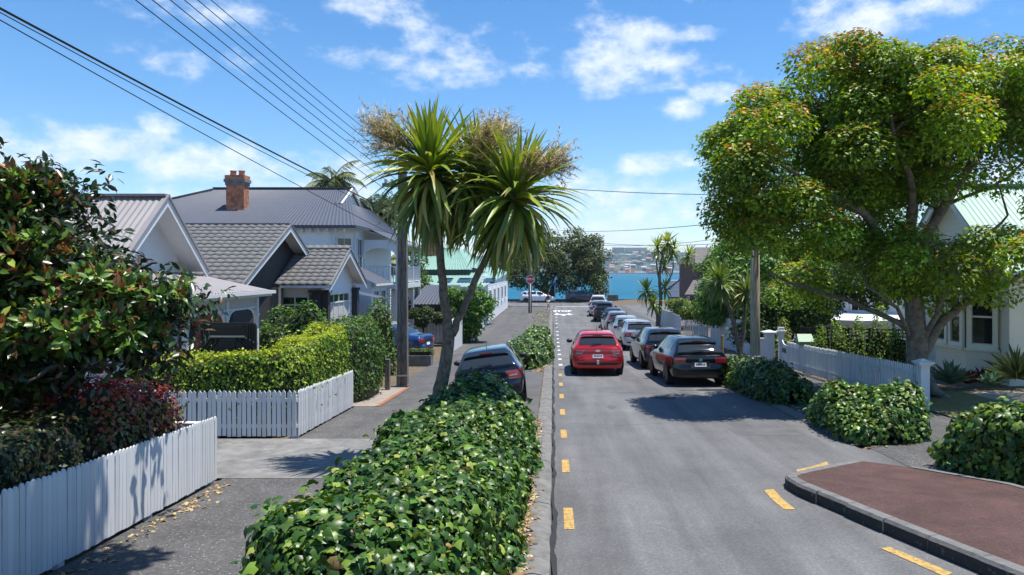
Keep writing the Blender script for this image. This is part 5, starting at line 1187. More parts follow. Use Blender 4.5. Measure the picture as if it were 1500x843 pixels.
# ---- slate carport roof, green roofed cottage on the left, boundary walls
def carport():
    g = gz(-8, 44); root = thing('carport', 'low carport with slate-blue iron roof behind the utility pole', 'carport', (-8, 44, g))
    x0, x1 = sx(596, 44), sx(672, 44); za, zb = sz(446, 44), sz(418, 46.5)
    mb = MB(); corr(mb, (x0, 44, za), (x1, 44, za), (x1 - .3, 47.2, zb), (x0 + .6, 47.2, zb), .2, .02); mb.build('roof', m_roofblue, root)
    mb = MB().box(x0, x1, 43.98, 44.06, za - .2, za - .04); mb.build('fascia', m_charcoal, root)
    for x in (x0 + .1, x1 - .1, (x0 + x1) / 2): mb = MB().box(x - .06, x + .06, 44.1, 44.22, g, za - .2); mb.build('post', m_charcoal, root)
    mb = MB().box(x0, x1, 47.1, 47.2, g, za); mb.build('back_wall', m_charcoal, root)
carport()
def green_cottage():
    g = gz(-6, 55); root = thing('green_roofed_house', 'long white house with pale green iron roof along the footpath', 'house', (-9, 60, g))
    xw = -5.25; y0, y1 = 53.5, 84.5; ze = sz(420, 53.5); zt = ze + .0
    mb = MB(); boards(mb, (xw, y0), (xw, y1), g, ze + .9, .2, .02); mb.build('street_wall', m_white2, root)
    mb = MB(); boards(mb, (-17.5, y0), (xw, y0), g, ze, .2, .02); mb.build('side_wall', m_white2, root)
    zr_ = sz(366, 59.0); xa, xb = sx(592, 53.3), -5.0
    mb = MB(); corr(mb, (-18, 53.1, ze), (xb, 53.1, ze), (sx(745, 59), 59, ze + 1.0), (-18, 59, ze + 1.0), .25, .02); mb.build('roof', m_roofgreen, root)
    mb = MB(); corr(mb, (-18, 57.8, ze + 1.25), (-6.5, 57.8, ze + 1.25), (-8.3, 64, sz(364, 64)), (sx(648, 64), 64, sz(364, 64)), .25, .02); corr(mb, (-6.5, 57.8, ze + 1.25), (-6.5, 76, ze + 1.25), (-8.3, 70, sz(364, 64)), (-8.3, 64, sz(364, 64)), .25); mb.build('roof', m_roofgreen, root)
    mb = MB(); mb.box(-17.8, -6.6, 57.75, 57.82, ze + .9, ze + 1.24); mb.build('clerestory', m_charcoal, root)
    mb = MB(); corr(mb, (-5.0, 59, ze + .9), (-5.0, 84.7, ze + .9), (-6.6, 84.7, ze + 1.5), (-6.6, 59, ze + 1.5), .25); mb.build('roof', m_roofgreen, root)
    for px in (653, 681, 716):
        p = at(px, 402, 55.6); mb = MB(); x = p.x
        def rp(dx, y): return (x + dx, y, ze + (y - 53.1) / 5.9 * 1.0 + .06)
        mb.add([rp(-.5, 54.6), rp(.5, 54.6), rp(.5, 56.3), rp(-.5, 56.3)] + [(a, b, c - .1) for a, b, c in (rp(-.5, 54.6), rp(.5, 54.6), rp(.5, 56.3), rp(-.5, 56.3))], [(0, 1, 2, 3), (0, 4, 5, 1), (1, 5, 6, 2), (3, 7, 4, 0)]); mb.build('skylight', m_glass, root)
    for y in (56, 60, 64.5, 69, 74, 79): window(root, (xw, y), (xw, y + 1.4), g + 1.3, g + 2.7, 2, 1, .1, .04)
    mb = MB().box(-17.6, -5.2, 53.0, 53.1, ze - .16, ze - .02); mb.build('gutter', m_white, root)
    cx = sx(632, 62); mb = MB().box(cx - .5, cx + .5, 61.6, 62.4, ze, sz(345, 62)); mb.box(cx - .58, cx + .58, 61.5, 62.5, sz(345, 62), sz(341, 62)); mb.build('chimney', m_brick, root)
green_cottage()

# ---- right side: cream villa with bay window and green roof
def cream_villa():
    g = gz(12.5, 21) ; root = thing('cream_villa', 'cream weatherboard villa with bay window and green iron roof behind the big tree', 'house', (13, 22, g))
    Xg = 12.0; Yn, Yf = 19.45, 25.6; ze, zg = 2.58, 5.2
    street_gable(root, Xg, -1, Yn, Yf, ze, zg, 24, m_roofgreen, m_cream, g, over=.45, oh=.45, barge=m_white)
    wx, wy = Xg + .45, Yn + .45
    mb = MB(); boards(mb, (wx, wy), (22, wy), g, ze, .155, .022); mb.build('side_wall', m_cream, root)
    mb = MB().box(wx - .07, wx + .05, wy - .07, wy + .05, g, ze); mb.build('corner_board', m_cream, root)
    mb = MB(); mb.bar((Xg, Yn - .02, ze - .05), (24, Yn - .02, ze - .05), .12, .1); mb.build('gutter', m_white, root)
    # bay window
    pts = [(wx, 20.35), (wx - .62, 20.95), (wx - .62, 22.6), (wx, 23.2)]; zs, zt = g + .95, g + 2.75
    for a, b in zip(pts[:-1], pts[1:]):
        p0, p1 = b, a
        mb = MB(); boards(mb, p0, p1, g, g + .42, .155); quadwall(mb, p0, p1, g + .42, zs - .04); mb.build('bay_panel', m_cream, root)
        L_ = (Vector(a) - Vector(b)).length; d = (Vector(p1) - Vector(p0)) / L_; nw = 1 if L_ < 1.2 else 2
        for i in range(nw):
            q0 = Vector(p0) + d * (L_ * i / nw + .04); q1 = Vector(p0) + d * (L_ * (i + 1) / nw - .04)
            mb = MB(); quadwall(mb, q0, q1, zs, zt); mb.build('bay_backing', m_cream, root)
            window(root, q0, q1, zs, zt, 1, 2, .13, .045, m_cream, m_glass, True, .05)
        mb = MB(); quadwall(mb, p0, p1, zt, zt + .35); mb.build('bay_head', m_cream, root)
    mb = MB(); mb.add([(x, y, zt + .35) for x, y in pts] + [(wx, 21.8, zt + .75)], [(0, 1, 4), (1, 2, 4), (2, 3, 4)]); mb.build('bay_roof', m_roofgreen, root)
    # porch on the near side
    mb = MB(); corr(mb, (13.6, 18.5, ze - .55), (20, 18.5, ze - .55), (20, wy, ze - .1), (13.6, wy, ze - .1)); mb.build('porch_roof', m_roofgreen, root)
    mb = MB().box(13.95, 14.9, wy - .05, wy - .024, g + .1, g + 2.2); mb.build('porch_door', m_charcoal, root)
    mb = MB().box(13.7, 13.82, 18.6, 18.72, g, ze - .55); mb.build('porch_post', m_white, root)
    mb = MB(); boards(mb, (wx, Yf - .45), (wx, 25.6), g, ze, .155); mb.build('return_wall', m_cream, root)
cream_villa()
# ---- right side: red brick house near the water, white house glimpsed behind the tree
def brick_house():
    Y = 62; g = gz(11, Y); root = thing('brick_house', 'two-storey dark red brick house with grey roof near the water', 'house', (sx(1040, Y), Y, g))
    x0 = sx(1022, Y); x1 = x0 + 9; zt = sz(386, Y); ztop = sz(366, Y)
    mb = MB().box(x0, x1, Y, Y + 9, g, zt); mb.build('wall', m_brickdark, root)
    for (dx, w, zz) in ((-.3, 2.2, 0.0), (1.9, 9.0, .25)):
        xa = x0 + dx
        mb = MB(); mb.add([(xa, Y - .4, zt + zz), (xa + w, Y - .4, zt + zz), (xa + w + .8, Y + 4.5, zt + 1.5 + zz), (xa + 1.0, Y + 4.5, zt + 1.5 + zz), (xa, Y + 9, zt + zz)], [(0, 1, 2, 3), (0, 3, 4)]); mb.add([(xa, Y - .4, zt + zz - .15), (xa + w, Y - .4, zt + zz - .15), (xa + w, Y - .4, zt + zz), (xa, Y - .4, zt + zz)], [(0, 1, 2, 3)]); mb.build('roof', m_roofdk, root)
    zl = sz(428, Y)
    mb = MB(); mb.box(x0 - .9, x0 + 1.2, Y - 1.6, Y - .02, g, zl); mb.build('porch_wall', m_brickdark, root)
    mb = MB(); mb.add([(x0 - 1.5, Y - 2.1, zl - .15), (x0 + 1.5, Y - 2.1, zl - .15), (x0 + 1.4, Y - .02, zl + 1.3), (x0 - .2, Y - .02, zl + 1.3)], [(0, 1, 2, 3)]); mb.box(x0 - 1.5, x0 + 1.5, Y - 2.16, Y - 2.08, zl - .3, zl - .14); mb.build('porch_roof', m_roofdk, root)
    mb = MB().box(x0 + 1.0, x0 + 4.4, Y - .8, Y - .02, zl - .25, zl + .1); mb.build('lower_roof', m_roofdk, root)
    window(root, (x0 + 2.0, Y), (x0 + 2.9, Y), zl - 2.0, zl - .3, 1, 1, .1); window(root, (x0 - .9, Y - .6), (x0 - .9, Y - 1.3), zl - 1.9, zl - .3, 1, 1, .1)
    mb = MB().box(x0 + 1.72, x0 + 1.86, Y - .14, Y - .02, g, zt); mb.build('downpipe', m_white, root)
    window(root, (x0 + .4, Y), (x0 + 1.4, Y), zt - 1.9, zt - .6, 1, 1, .1)
m_roofdk = mat('roof_grey_brown', (.12, .105, .10), .8, var=.2, vscale=3)
brick_house()
def white_back_house():
    Y = 33; g = gz(15, Y); root = thing('white_house', 'white house glimpsed through the branches of the big tree', 'house', (sx(1270, Y), Y, g))
    x0, x1 = sx(1198, Y), sx(1330, Y)
    mb = MB(); boards(mb, (x0, Y + 1.4), (x1 + 6, Y + 1.4), g, sz(418, Y), .2); mb.build('wall', m_white2, root)
    mb = MB(); mb.add([(x0 - .2, Y, sz(468, Y)), (x1, Y, sz(472, Y)), (x1, Y + 2.4, sz(452, Y)), (x0 - .2, Y + 2.4, sz(455, Y))], [(0, 1, 2, 3)]); mb.box(x0 - .2, x1, Y - .03, Y + .03, sz(476, Y), sz(470, Y)); mb.build('awning', m_white, root)
    mb = MB(); corr(mb, (x0 - .4, Y + 1.0, sz(418, Y)), (x1 + 6, Y + 1.0, sz(418, Y)), (x1 + 5, Y + 5, sz(392, Y)), (x0 + 1, Y + 5, sz(392, Y)), .2); mb.build('roof', m_roofdk, root)
    for i in range(3): window(root, (x0 + .9 + i * 1.1, Y + 1.4), (x0 + 1.7 + i * 1.1, Y + 1.4), sz(460, Y), sz(430, Y), 2, 1, .08)
    mb = MB()
    for i in range(6): mb.box(x0 - .1, x0 + .9, Y + 1.1, Y + 1.2, sz(470, Y) + i * .22, sz(470, Y) + .13 + i * .22)
    mb.build('slatted_screen', m_cream, root)
white_back_house()
# ================================================================== fences, walls, poles, wires, signs
def picket_mesh(w, h, t=.02, top='round'):
    if top == 'point': prof = [(-w/2, 0), (w/2, 0), (w/2, h - .05), (0, h), (-w/2, h - .05)]
    elif top == 'flat': prof = [(-w/2, 0), (w/2, 0), (w/2, h), (-w/2, h)]
    else: prof = [(-w/2, 0), (w/2, 0), (w/2, h - .055), (w*.32, h - .018), (0, h), (-w*.32, h - .018), (-w/2, h - .055)]
    n = len(prof); mb = MB(); mb.add([(x, 0, z) for x, z in prof] + [(x, t, z) for x, z in prof], [tuple(range(n)), tuple(range(2*n-1, n-1, -1))] + [(i, i+n, (i+1) % n + n, (i+1) % n) for i in range(n)])
    return [mb.mesh('picket', q_) for q_ in PICK]
def picket_fence(name, label, path, h, pitch, w, top='round', rails=(.22, .78), posts=(), hf=None, group=None, gap=.05, face=1, lean=.012):
    "path [(x, y)...]; pickets stand on the right-hand side of the path direction if face = 1"
    root = thing(name, label, 'fence', (path[0][0], path[0][1], gz(*path[0])), group); hm = {}
    for a, b in zip(path[:-1], path[1:]):
        a, b = Vector(a), Vector(b); L_ = (b - a).length; d = (b - a) / L_; n_ = Vector((d.y, -d.x)) * face; k = int(L_ / pitch); ang = math.atan2(d.y, d.x) + (0 if face == 1 else math.pi)
        for i in range(k + 1):
            p = a + d * (L_ * (i + .5) / (k + 1)); hh = round(hf(p.x, p.y) if hf else h, 2)
            if hh not in hm: hm[hh] = picket_mesh(w, hh, .02, top)
            q = p + n_ * .03; M = Matrix.Translation((q.x, q.y, gz(q.x, q.y) + gap + random.uniform(-.011, .011))) @ Matrix.Rotation(ang + random.uniform(-.02, .02), 4, 'Z') @ Matrix.Rotation(random.uniform(-lean, lean), 4, 'Y')
            link('picket', random.choice(hm[hh]), root, M)
        for r_ in rails:
            mb = MB(); s = fr(0, L_, 1.5)
            for s0, s1 in zip(s[:-1], s[1:]):
                p0, p1 = a + d * s0, a + d * s1; h0 = hf(p0.x, p0.y) if hf else h; h1 = hf(p1.x, p1.y) if hf else h
                mb.bar((p0.x, p0.y, gz(*p0) + gap + h0 * r_), (p1.x, p1.y, gz(*p1) + gap + h1 * r_), .035, .07)
            mb.build('rail', m_white, root)
        for s in fr(.08, L_ - .08, 2.2):
            p = a + d * s - n_ * .05; mb = MB().box(p.x - .045, p.x + .045, p.y - .045, p.y + .045, gz(*p) - .05, gz(*p) + (hf(p.x, p.y) if hf else h) * .93); mb.build('post', m_white, root)
    return root
picket_fence('picket_fence', 'near white picket fence along the footpath, dappled by tree shade', [(XL, 4.2), (XL, 11.14)], .96, .077, .071, face=1)
picket_fence('picket_return', 'low white picket return running back from the near fence end', [(XL - .12, 11.25), (-7.2, 11.3)], .80, .11, .075, 'flat', face=-1)
mb = MB().bar((XL - .05, 11.22, gz(XL, 11.2) + .88), (-7.2, 11.3, gz(-7.2, 11.2) + .88), .14, .035); tag(mb.build('capping_rail', m_white), 'flat white capping board on the low fence return', 'rail')
picket_fence('corner_fence', 'white picket fence under the lime hedge, turning the driveway corner', [(-8.4, 14.62), (-5.12, 14.62), (XL, 18.75)], .92, .102, .078, 'point', face=1)
picket_fence('picket_fence', 'white picket fence with turned post in front of the big tree', [(8.35, 26.0), (8.38, 16.75)], .92, .105, .055, 'round', rails=(.2, .8), face=1)
def ball_post(label, x, y, h, w=.15, cap='moulded', group=None):
    root = thing('gate_post', label, 'post', (x, y, gz(x, y)), group); g = gz(x, y)
    mb = MB().box(x - w/2, x + w/2, y - w/2, y + w/2, g - .05, g + h); mb.build('shaft', m_white, root)
    mb = MB().box(x - w*.72, x + w*.72, y - w*.72, y + w*.72, g + h, g + h + .04); mb.box(x - w*.9, x + w*.9, y - w*.9, y + w*.9, g + h + .04, g + h + .075)
    if cap == 'moulded': mb.add([(x - w*.8, y - w*.8, g + h + .077), (x + w*.8, y - w*.8, g + h + .077), (x + w*.8, y + w*.8, g + h + .077), (x - w*.8, y + w*.8, g + h + .077), (x, y, g + h + .15)], [(0, 1, 4), (1, 2, 4), (2, 3, 4), (3, 0, 4)])
    else: mb.box(x - w*.6, x + w*.6, y - w*.6, y + w*.6, g + h + .075, g + h + .2)
    mb.build('cap', m_white, root)
ball_post('stout white end post with moulded cap at the near end of the picket fence', 8.38, 16.55, 1.0, .2)
ball_post('slim white gate post beside the swooped side panel', 8.35, 26.75, 1.25, .17, 'flat')
ball_post('white gate post with broad cap just past the pale utility pole', sx(1127, 27.0), 27.0, 1.2, .3)
# swooped side panel of the gate
r0 = thing('swoop_fence', 'swooped white gate side panel with small square openings', 'fence', (8.36, 26.4, gz(8.36, 26.4))); g = gz(8.36, 26.4)
mb = MB(); pr = [(26.66, .1), (26.66, 1.12), (26.58, .98), (26.45, .88), (26.25, .84), (26.05, .84), (26.05, .1)]
mb.prism([(a, g + b) for a, b in pr], 0, 8.33, 8.36); mb.build('panel', m_white, r0)
for i in range(4): mb = MB().box(8.322, 8.329, 26.12 + i * .12, 26.19 + i * .12, g + .55, g + .72); mb.build('opening', m_charcoal, r0)
# white garden panel beyond the pole
r0 = thing('low_wall_panel', 'low white fence panel between the gate post and the pale pole', 'fence', (7.4, 27.4, gz(7.4, 27.4))); g = gz(7.4, 27.4)
mb = MB().box(sx(1112, 27.4), sx(1124, 27.4) , 27.38, 27.44, g + .05, g + .95); mb.build('panel', m_white, r0); mb = MB().box(sx(1110, 27.4), sx(1125, 27.4), 27.33, 27.49, g + .95, g + 1.02); mb.build('capping', m_white, r0)
picket_fence('tall_palings', 'tall white paling fence on the right behind the black hatchback', [(8.6, 39.8), (8.55, 30.4)], 1.5, .155, .14, 'flat', rails=(.2, .85), face=1, lean=.004)
picket_fence('short_palings', 'few short white pickets next to the lattice panel', [(7.75, 40.4), (8.55, 40.2)], .9, .16, .11, 'flat', face=1)
picket_fence('low_palings', 'low white paling fence beside the slender cabbage tree', [(8.25, 57), (8.15, 47.0)], 1.15, .21, .19, 'flat', rails=(.2, .85), face=1, lean=.003)
# lattice
r0 = thing('lattice_panel', 'white lattice panel between the two paling fences', 'lattice', (8.6, 46.6, gz(8.6, 46.6))); g = gz(8.6, 46.6)
x0, x1 = sx(1002, 46.6), sx(1036, 46.6)
for x in fr(x0, x1, .14): MB().box(x - .02, x + .02, 46.58, 46.61, g + .05, g + .95).build('slat', m_white, r0)
for z in fr(.1, .92, .14): MB().box(x0, x1, 46.612, 46.64, g + z - .02, g + z + .02).build('slat', m_white, r0)
# marker post
mb = MB().tube([(sx(1058, 30), 30, gz(8.2, 30)), (sx(1058, 30), 30, gz(8.2, 30) + 1.0)], .06, 8); tag(mb.build('marker_post', m_yellow), 'short yellow post in front of the tall palings', 'post')
# dark stained fence behind the young shrubs
def dark_fence():
    Y = 25.0; x0, x1 = sx(1163, 27), sx(1345, Y); g = gz(10, Y); root = thing('dark_fence', 'dark stained timber fence with open trellis top behind the young shrubs', 'fence', (x0, Y, g)); zt = sz(481, 26)
    n = int((x1 - x0) / .155)
    brd = MB().box(-.07, .07, 0, .022, 0, zt - g - .38).mesh('board', m_darkfence)
    for i in range(n): link('board', brd, root, Matrix.Translation((x0 + .155 * (i + .5), Y + 1.2 - 1.2 * i / n, g + .03)))
    for i in range(6):
        x = x0 + (x1 - x0) * i / 5; y = Y + 1.2 - 1.2 * i / 5; mb = MB().box(x - .06, x + .06, y - .09, y + .0, g, zt + .05); mb.build('post', m_darkfence, root)
    for z in (zt - .36, zt - .24, zt - .12, zt): mb = MB().bar((x0, Y + 1.17, z), (x1, Y - .03, z), .04, .05); mb.build('rail', m_darkfence, root)
    for i in range(28): x = x0 + (x1 - x0) * (i + .5) / 28; y = Y + 1.2 - 1.2 * (i + .5) / 28; mb = MB().box(x - .015, x + .015, y + .005, y + .03, zt - .36, zt); mb.build('slat', m_darkfence, root)
dark_fence()
# letterbox
x, y = sx(1178, 24.5), 24.5; g = gz(x, y); r0 = thing('letterbox', 'green letterbox with pitched lid behind the picket fence', 'letterbox', (x, y, g))
m_lb = mat('letterbox_green', (.16, .30, .18), .5, var=.1); z = sz(500, y)
MB().box(x - .04, x + .04, y - .04, y + .04, g, z - .12).build('stake', m_wood, r0)
MB().prism([(x - .22, z - .12), (x + .22, z - .12), (x + .22, z + .02), (x - .22, z + .02)], 1, y - .16, y + .16).build('box', m_lb, r0)
mb = MB(); mb.add([(x - .27, y - .24, z - .0), (x + .27, y - .24, z - .0), (x + .24, y, z + .24), (x - .24, y, z + .24), (x - .27, y + .24, z), (x + .27, y + .24, z)], [(0, 1, 2, 3), (3, 2, 5, 4), (0, 3, 4), (1, 5, 2), (0, 4, 5, 1)]); mb.build('lid', m_lb, r0)
MB().box(x - .1, x + .1, y - .168, y - .161, z - .06, z - .04).build('slot', m_black, r0)
# white walls on the left beyond the parked cars
r0 = thing('boundary_wall', 'white boarded boundary wall beside the leaning shrub', 'wall', (-5.1, 41, gz(-5.1, 41)))
MB().box(-5.22, -5.08, 36.5, 41.0, gz(-5.1, 40) - .1, gz(-5.1, 40) + 1.65).build('wall_panel', m_white, r0)
for yy in (44.6, 47.0, 49.4, 51.6): MB().box(-5.20, -5.08, yy, yy + 2.38 if yy < 51 else 53.4, gz(-5.1, yy) - .1, gz(-5.1, yy) + 2.15 + .03 * (yy % 2)).build('wall_panel', m_white, r0)
MB().box(-5.24, -5.04, 44.6, 53.4, gz(-5.1, 45) + 2.2, gz(-5.1, 45) + 2.26).build('coping', m_white, r0)
picket_fence('white_palings', 'white palings behind the dark blue driveway car', [(-8.6, 42.2), (-5.6, 42.2)], 1.35, .2, .17, 'flat', face=1)
# planter box with clipped top, dark post, grey bin behind the hedge
x0, x1 = sx(600, 30.5), sx(633, 30.5); g = gz(-5.6, 30.5); r0 = thing('planter_box', 'long concrete planter with clipped green top beside the driveway car', 'planter', ((x0 + x1) / 2, 30.5, g))
MB().box(x0, x1, 30.2, 30.8, g, g + .42).build('trough', m_conc, r0)
C = np.stack([np.linspace(x0 + .1, x1 - .1, 14), np.full(14, 30.5), np.full(14, g + .55)], 1); f, c, _ = clump_leaves(C, np.full(14, .2), 190, .06, [(.07, .12, .02), (.11, .16, .03)], [1, 1], 301)
stuff(link('planting', leaf_mesh('planting', f, LEAF_QUAD, c, m_leaf), r0)); MB().box(x0 + .05, x1 - .05, 30.28, 30.72, g + .4, g + .58).build('soil_mass', m_core, r0)
tag(MB().prism([(-5.12, 22.25), (-4.98, 22.25), (-4.98, 22.4), (-5.12, 22.4)], 2, gz(-5, 22.3) - .05, gz(-5, 22.3) + .95).build('driveway_post', m_wood), 'short weathered timber post at the end of the tall hedge', 'post')
# folded black outdoor table stored behind the hedge
Y = 16.6; x0, x1 = sx(294, Y), sx(375, Y); z1, z0 = sz(473, Y), sz(528, Y); r0 = thing('folded_table', 'black ribbed plastic folded table leaning behind the lime hedge', 'table', ((x0 + x1) / 2, Y, gz(-7, Y)))
def rrect(x0, x1, z0, z1, r, n=5):
    pts = []
    for cx, cz, a0 in ((x1 - r, z1 - r, 0), (x0 + r, z1 - r, 90), (x0 + r, z0 + r, 180), (x1 - r, z0 + r, 270)):
        for i in range(n + 1): a = R(a0 + 90 * i / n); pts.append((cx + r * math.cos(a), cz + r * math.sin(a)))
    return pts
MB().prism(rrect(x0, x1, z0, z1, .09), 1, Y, Y + .05).build('table_top', m_black, r0)
cxm = (x0 + x1) / 2
for i in range(4): MB().box(cxm - .36 + i * .0, cxm + .36, Y - .035, Y - .001, z1 - .12 - i * .10, z1 - .07 - i * .10).build('rib', m_black, r0)
for s in (-1, 1):
    for i in range(4): xx = cxm + s * (.44 + i * .055); MB().box(xx - .015, xx + .015, Y - .03, Y - .001, z1 - .38, z1 - .05).build('rib', m_black, r0)
    for i in range(3): MB().bar((cxm + s * (.34 - i * .10), Y - .02, z1 - .30), (cxm + s * (.78 - i * .10), Y - .02, z0 + .05), .035, .03, (0, 1, 0)).build('fold_leg', m_black, r0)
MB().box(cxm - .4, cxm + .4, Y - .05, Y - .037, z1 - .33, z1 - .29).build('cross_bar', m_rim, r0)
for i in range(5):
    for s in (-1, 1): MB().box(cxm + s * (.34 + i * .085) - .012, cxm + s * (.34 + i * .085) + .012, Y - .055, Y - .036, z1 - .31 - i * .045, z1 - .285 - i * .045).build('bolt', m_rim, r0)
for i in range(3): MB().box(cxm - .16 + i * .0, cxm + .16, Y - .03, Y - .001, z1 - .48 - i * .09, z1 - .44 - i * .09).build('rib', m_black, r0)

# ---- utility poles and wires
YP, XP = 23.2, -4.77
r0 = thing('utility_pole', 'weathered timber utility pole with grooved face by the tall hedge', 'utility pole', (XP, YP, gz(XP, YP))); g = gz(XP, YP); ztop = CAM_Z + 3.7
prof = [(-.17, -.13), (-.05, -.13), (-.045, -.09), (.045, -.09), (.05, -.13), (.17, -.13), (.17, .13), (-.17, .13)]
mb = MB()
lo = [(XP + x, YP + y, g - .1) for x, y in prof]; hi = [(XP + x * .72, YP + y * .75, ztop) for x, y in prof]; n = len(prof)
mb.add(lo + hi, [tuple(range(n, 2*n))] + [(i, (i+1) % n, (i+1) % n + n, i + n) for i in range(n)]); mb.build('shaft', m_wood, r0)
MB().box(XP - .18, XP + .18, YP - .145, YP - .133, g + .35, g + .40).build('strap', m_steel, r0); MB().box(XP - .19, XP + .19, YP - .15, YP + .15, g - .02, g + .06).build('collar', m_conc, r0)
for z in (CAM_Z + 3.4, CAM_Z + 2.7): MB().box(XP - .6, XP + .6, YP - .22, YP - .135, z - .06, z + .06).build('cross_arm', m_wood, r0)
for dx in (-.5, -.3, .3, .5):
    for z in (CAM_Z + 3.46, CAM_Z + 2.76): MB().lathe([(.02, 0), (.05, .02), (.05, .05), (.03, .06), (.05, .08), (.04, .12)], 8, (XP + dx, YP - .18, z)).build('insulator', m_white, r0, True)
def wire(label, p, q, sag=.15, rad=.009, ext=1.0, n=16):
    p, q = Vector(p), Vector(q); e = p + (q - p) * ext; pts = []
    for i in range(n + 1): t = i / n; v = p.lerp(e, t); v.z -= sag * 4 * t * (1 - t); pts.append(v)
    return tag(MB().tube(pts, rad, 5).build('overhead_wire', m_wire), label, 'wire', 'overhead wires')
tops = [(2.2, 228, 11.0), (2.5, 251, 11.4), (2.75, 275, 12.0), (3.0, 294, 12.6), (3.25, 312, 13.2), (3.55, 330, 14.0)]
names = ('lowest', 'second lowest', 'third lowest', 'fourth lowest', 'second highest', 'highest')
for i, (dz, px, Y) in enumerate(tops):
    wire(names[i] + ' of the six fanned wires running up over the left roofs', (XP, YP - .15, CAM_Z + dz), at(px, 0, Y), 0.25, .0085, 2.6)
wire('thick black cable crossing the sky at far left towards the pole', (XP, YP - .15, CAM_Z + 1.72), at(28, 0, 8.6), .22, .016, 2.0)
wire('thin wire hugging the thick black cable at far left', (XP, YP - .15, CAM_Z + 1.6), at(34, 0, 8.7), .30, .007, 2.0)
wire('lone thin wire lowest in the sky at far left', (XP, YP - .15, CAM_Z + 1.0), at(-2, -2, 8.8), .25, .008, 2.0)
YR, XR = 20.9, 5.78; g = gz(XR, YR)
r0 = thing('utility_pole', 'pale round utility pole rising into the big tree', 'utility pole', (XR, YR, g))
MB().tube([(XR, YR, g - .2), (XR, YR, g + 2), (XR, YR, CAM_Z + 2.6)], [.145, .135, .11], 14).build('shaft', m_pole2, r0, True)
MB().lathe([(.15, 0), (.15, .05), (.142, .05)], 14, (XR, YR, g + .9)).build('band', m_steel, r0, True); MB().box(XR - .7, XR + .7, YR - .18, YR - .11, CAM_Z + 2.2, CAM_Z + 2.3).build('cross_arm', m_wood, r0)
wire('wire crossing the street from the cabbage tree crown to the big tree', (XP, YP, CAM_Z + 3.2), (XR, YR, CAM_Z + 2.18), .22, .010)
YS, XS = 74.0, -2.32; g = gz(XS, YS)
r0 = thing('utility_pole', 'tall grey utility pole behind the stop sign', 'utility pole', (XS, YS, g)); MB().tube([(XS, YS, g - .2), (XS, YS, g + 10.5)], [.19, .12], 10).build('shaft', m_wood, r0, True); MB().box(XS - 1.1, XS + 1.1, YS - .2, YS - .12, g + 9.7, g + 9.85).build('cross_arm', m_wood, r0)
wire('upper distant wire crossing towards the big tree above the harbour', (XS, YS, sz(331, YS)), (XR, YR, sz(322, YR)), .45, .012)
wire('lower distant wire crossing above the harbour', (XS, YS, sz(342, YS)), at(1110, 352, 60), .8, .02); wire('lowest distant wire just over the hillside', (XS, YS, sz(348, YS)), at(1110, 340, 60), 1.0, .018)
# stop sign
Yq = 73.2; X = sx(777, Yq); g = gz(X, Yq); r0 = thing('stop_sign', 'red octagonal stop sign on a white pole at the junction', 'sign', (X, Yq, g)); zc = sz(409.5, Yq); m_red = mat('sign_red', (.55, .02, .03), .4); m_signw = mat('sign_white', (.8, .8, .8), .4)
MB().tube([(X, Yq, g), (X, Yq, zc + .3)], .045, 8).build('pole', m_signw, r0, True)
octo = lambda r: [(X + r * math.cos(R(22.5 + 45 * i)), zc + r * math.sin(R(22.5 + 45 * i))) for i in range(8)]
MB().prism(octo(.46), 1, Yq - .075, Yq - .055).build('border', m_signw, r0); MB().prism(octo(.41), 1, Yq - .085, Yq - .076).build('face', m_red, r0)
mk_text('lettering', 'STOP', .30, m_signw, Matrix.Translation((X, Yq - .09, zc)) @ Matrix.Rotation(R(90), 4, 'X'), r0, .008)
Yq = 101.5; X = sx(813, Yq); g = zr(100); r0 = thing('street_sign', 'thin white post with small blue plate on the waterfront', 'sign', (X, Yq, g)); MB().tube([(X, Yq, g), (X, Yq, sz(407, Yq))], .06, 8).build('pole', m_signw, r0); MB().box(X - .3, X + .3, Yq - .09, Yq - .065, sz(419, Yq), sz(415, Yq)).build('plate', mat('sign_blue', (.02, .12, .5), .4), r0)
Yq = 102.3; X = sx(893, Yq); r0 = thing('flag_pole', 'slender white mast standing on the sea wall', 'mast', (X, Yq, zr(100))); MB().tube([(X, Yq, zr(100)), (X, Yq, sz(402, Yq))], [.07, .05], 8).build('mast', m_signw, r0); MB().box(X - .3, X + 1.2, Yq - .1, Yq + .1, zr(100), zr(100) + .9).build('plinth', m_conc, r0)
# ================================================================== cars
def paint(name, c, metal=.0, rough=.28, coat=.9): return mat('paint_' + name, c, rough, metal=metal, coat=coat, spec=.4, var=.04, vscale=3)
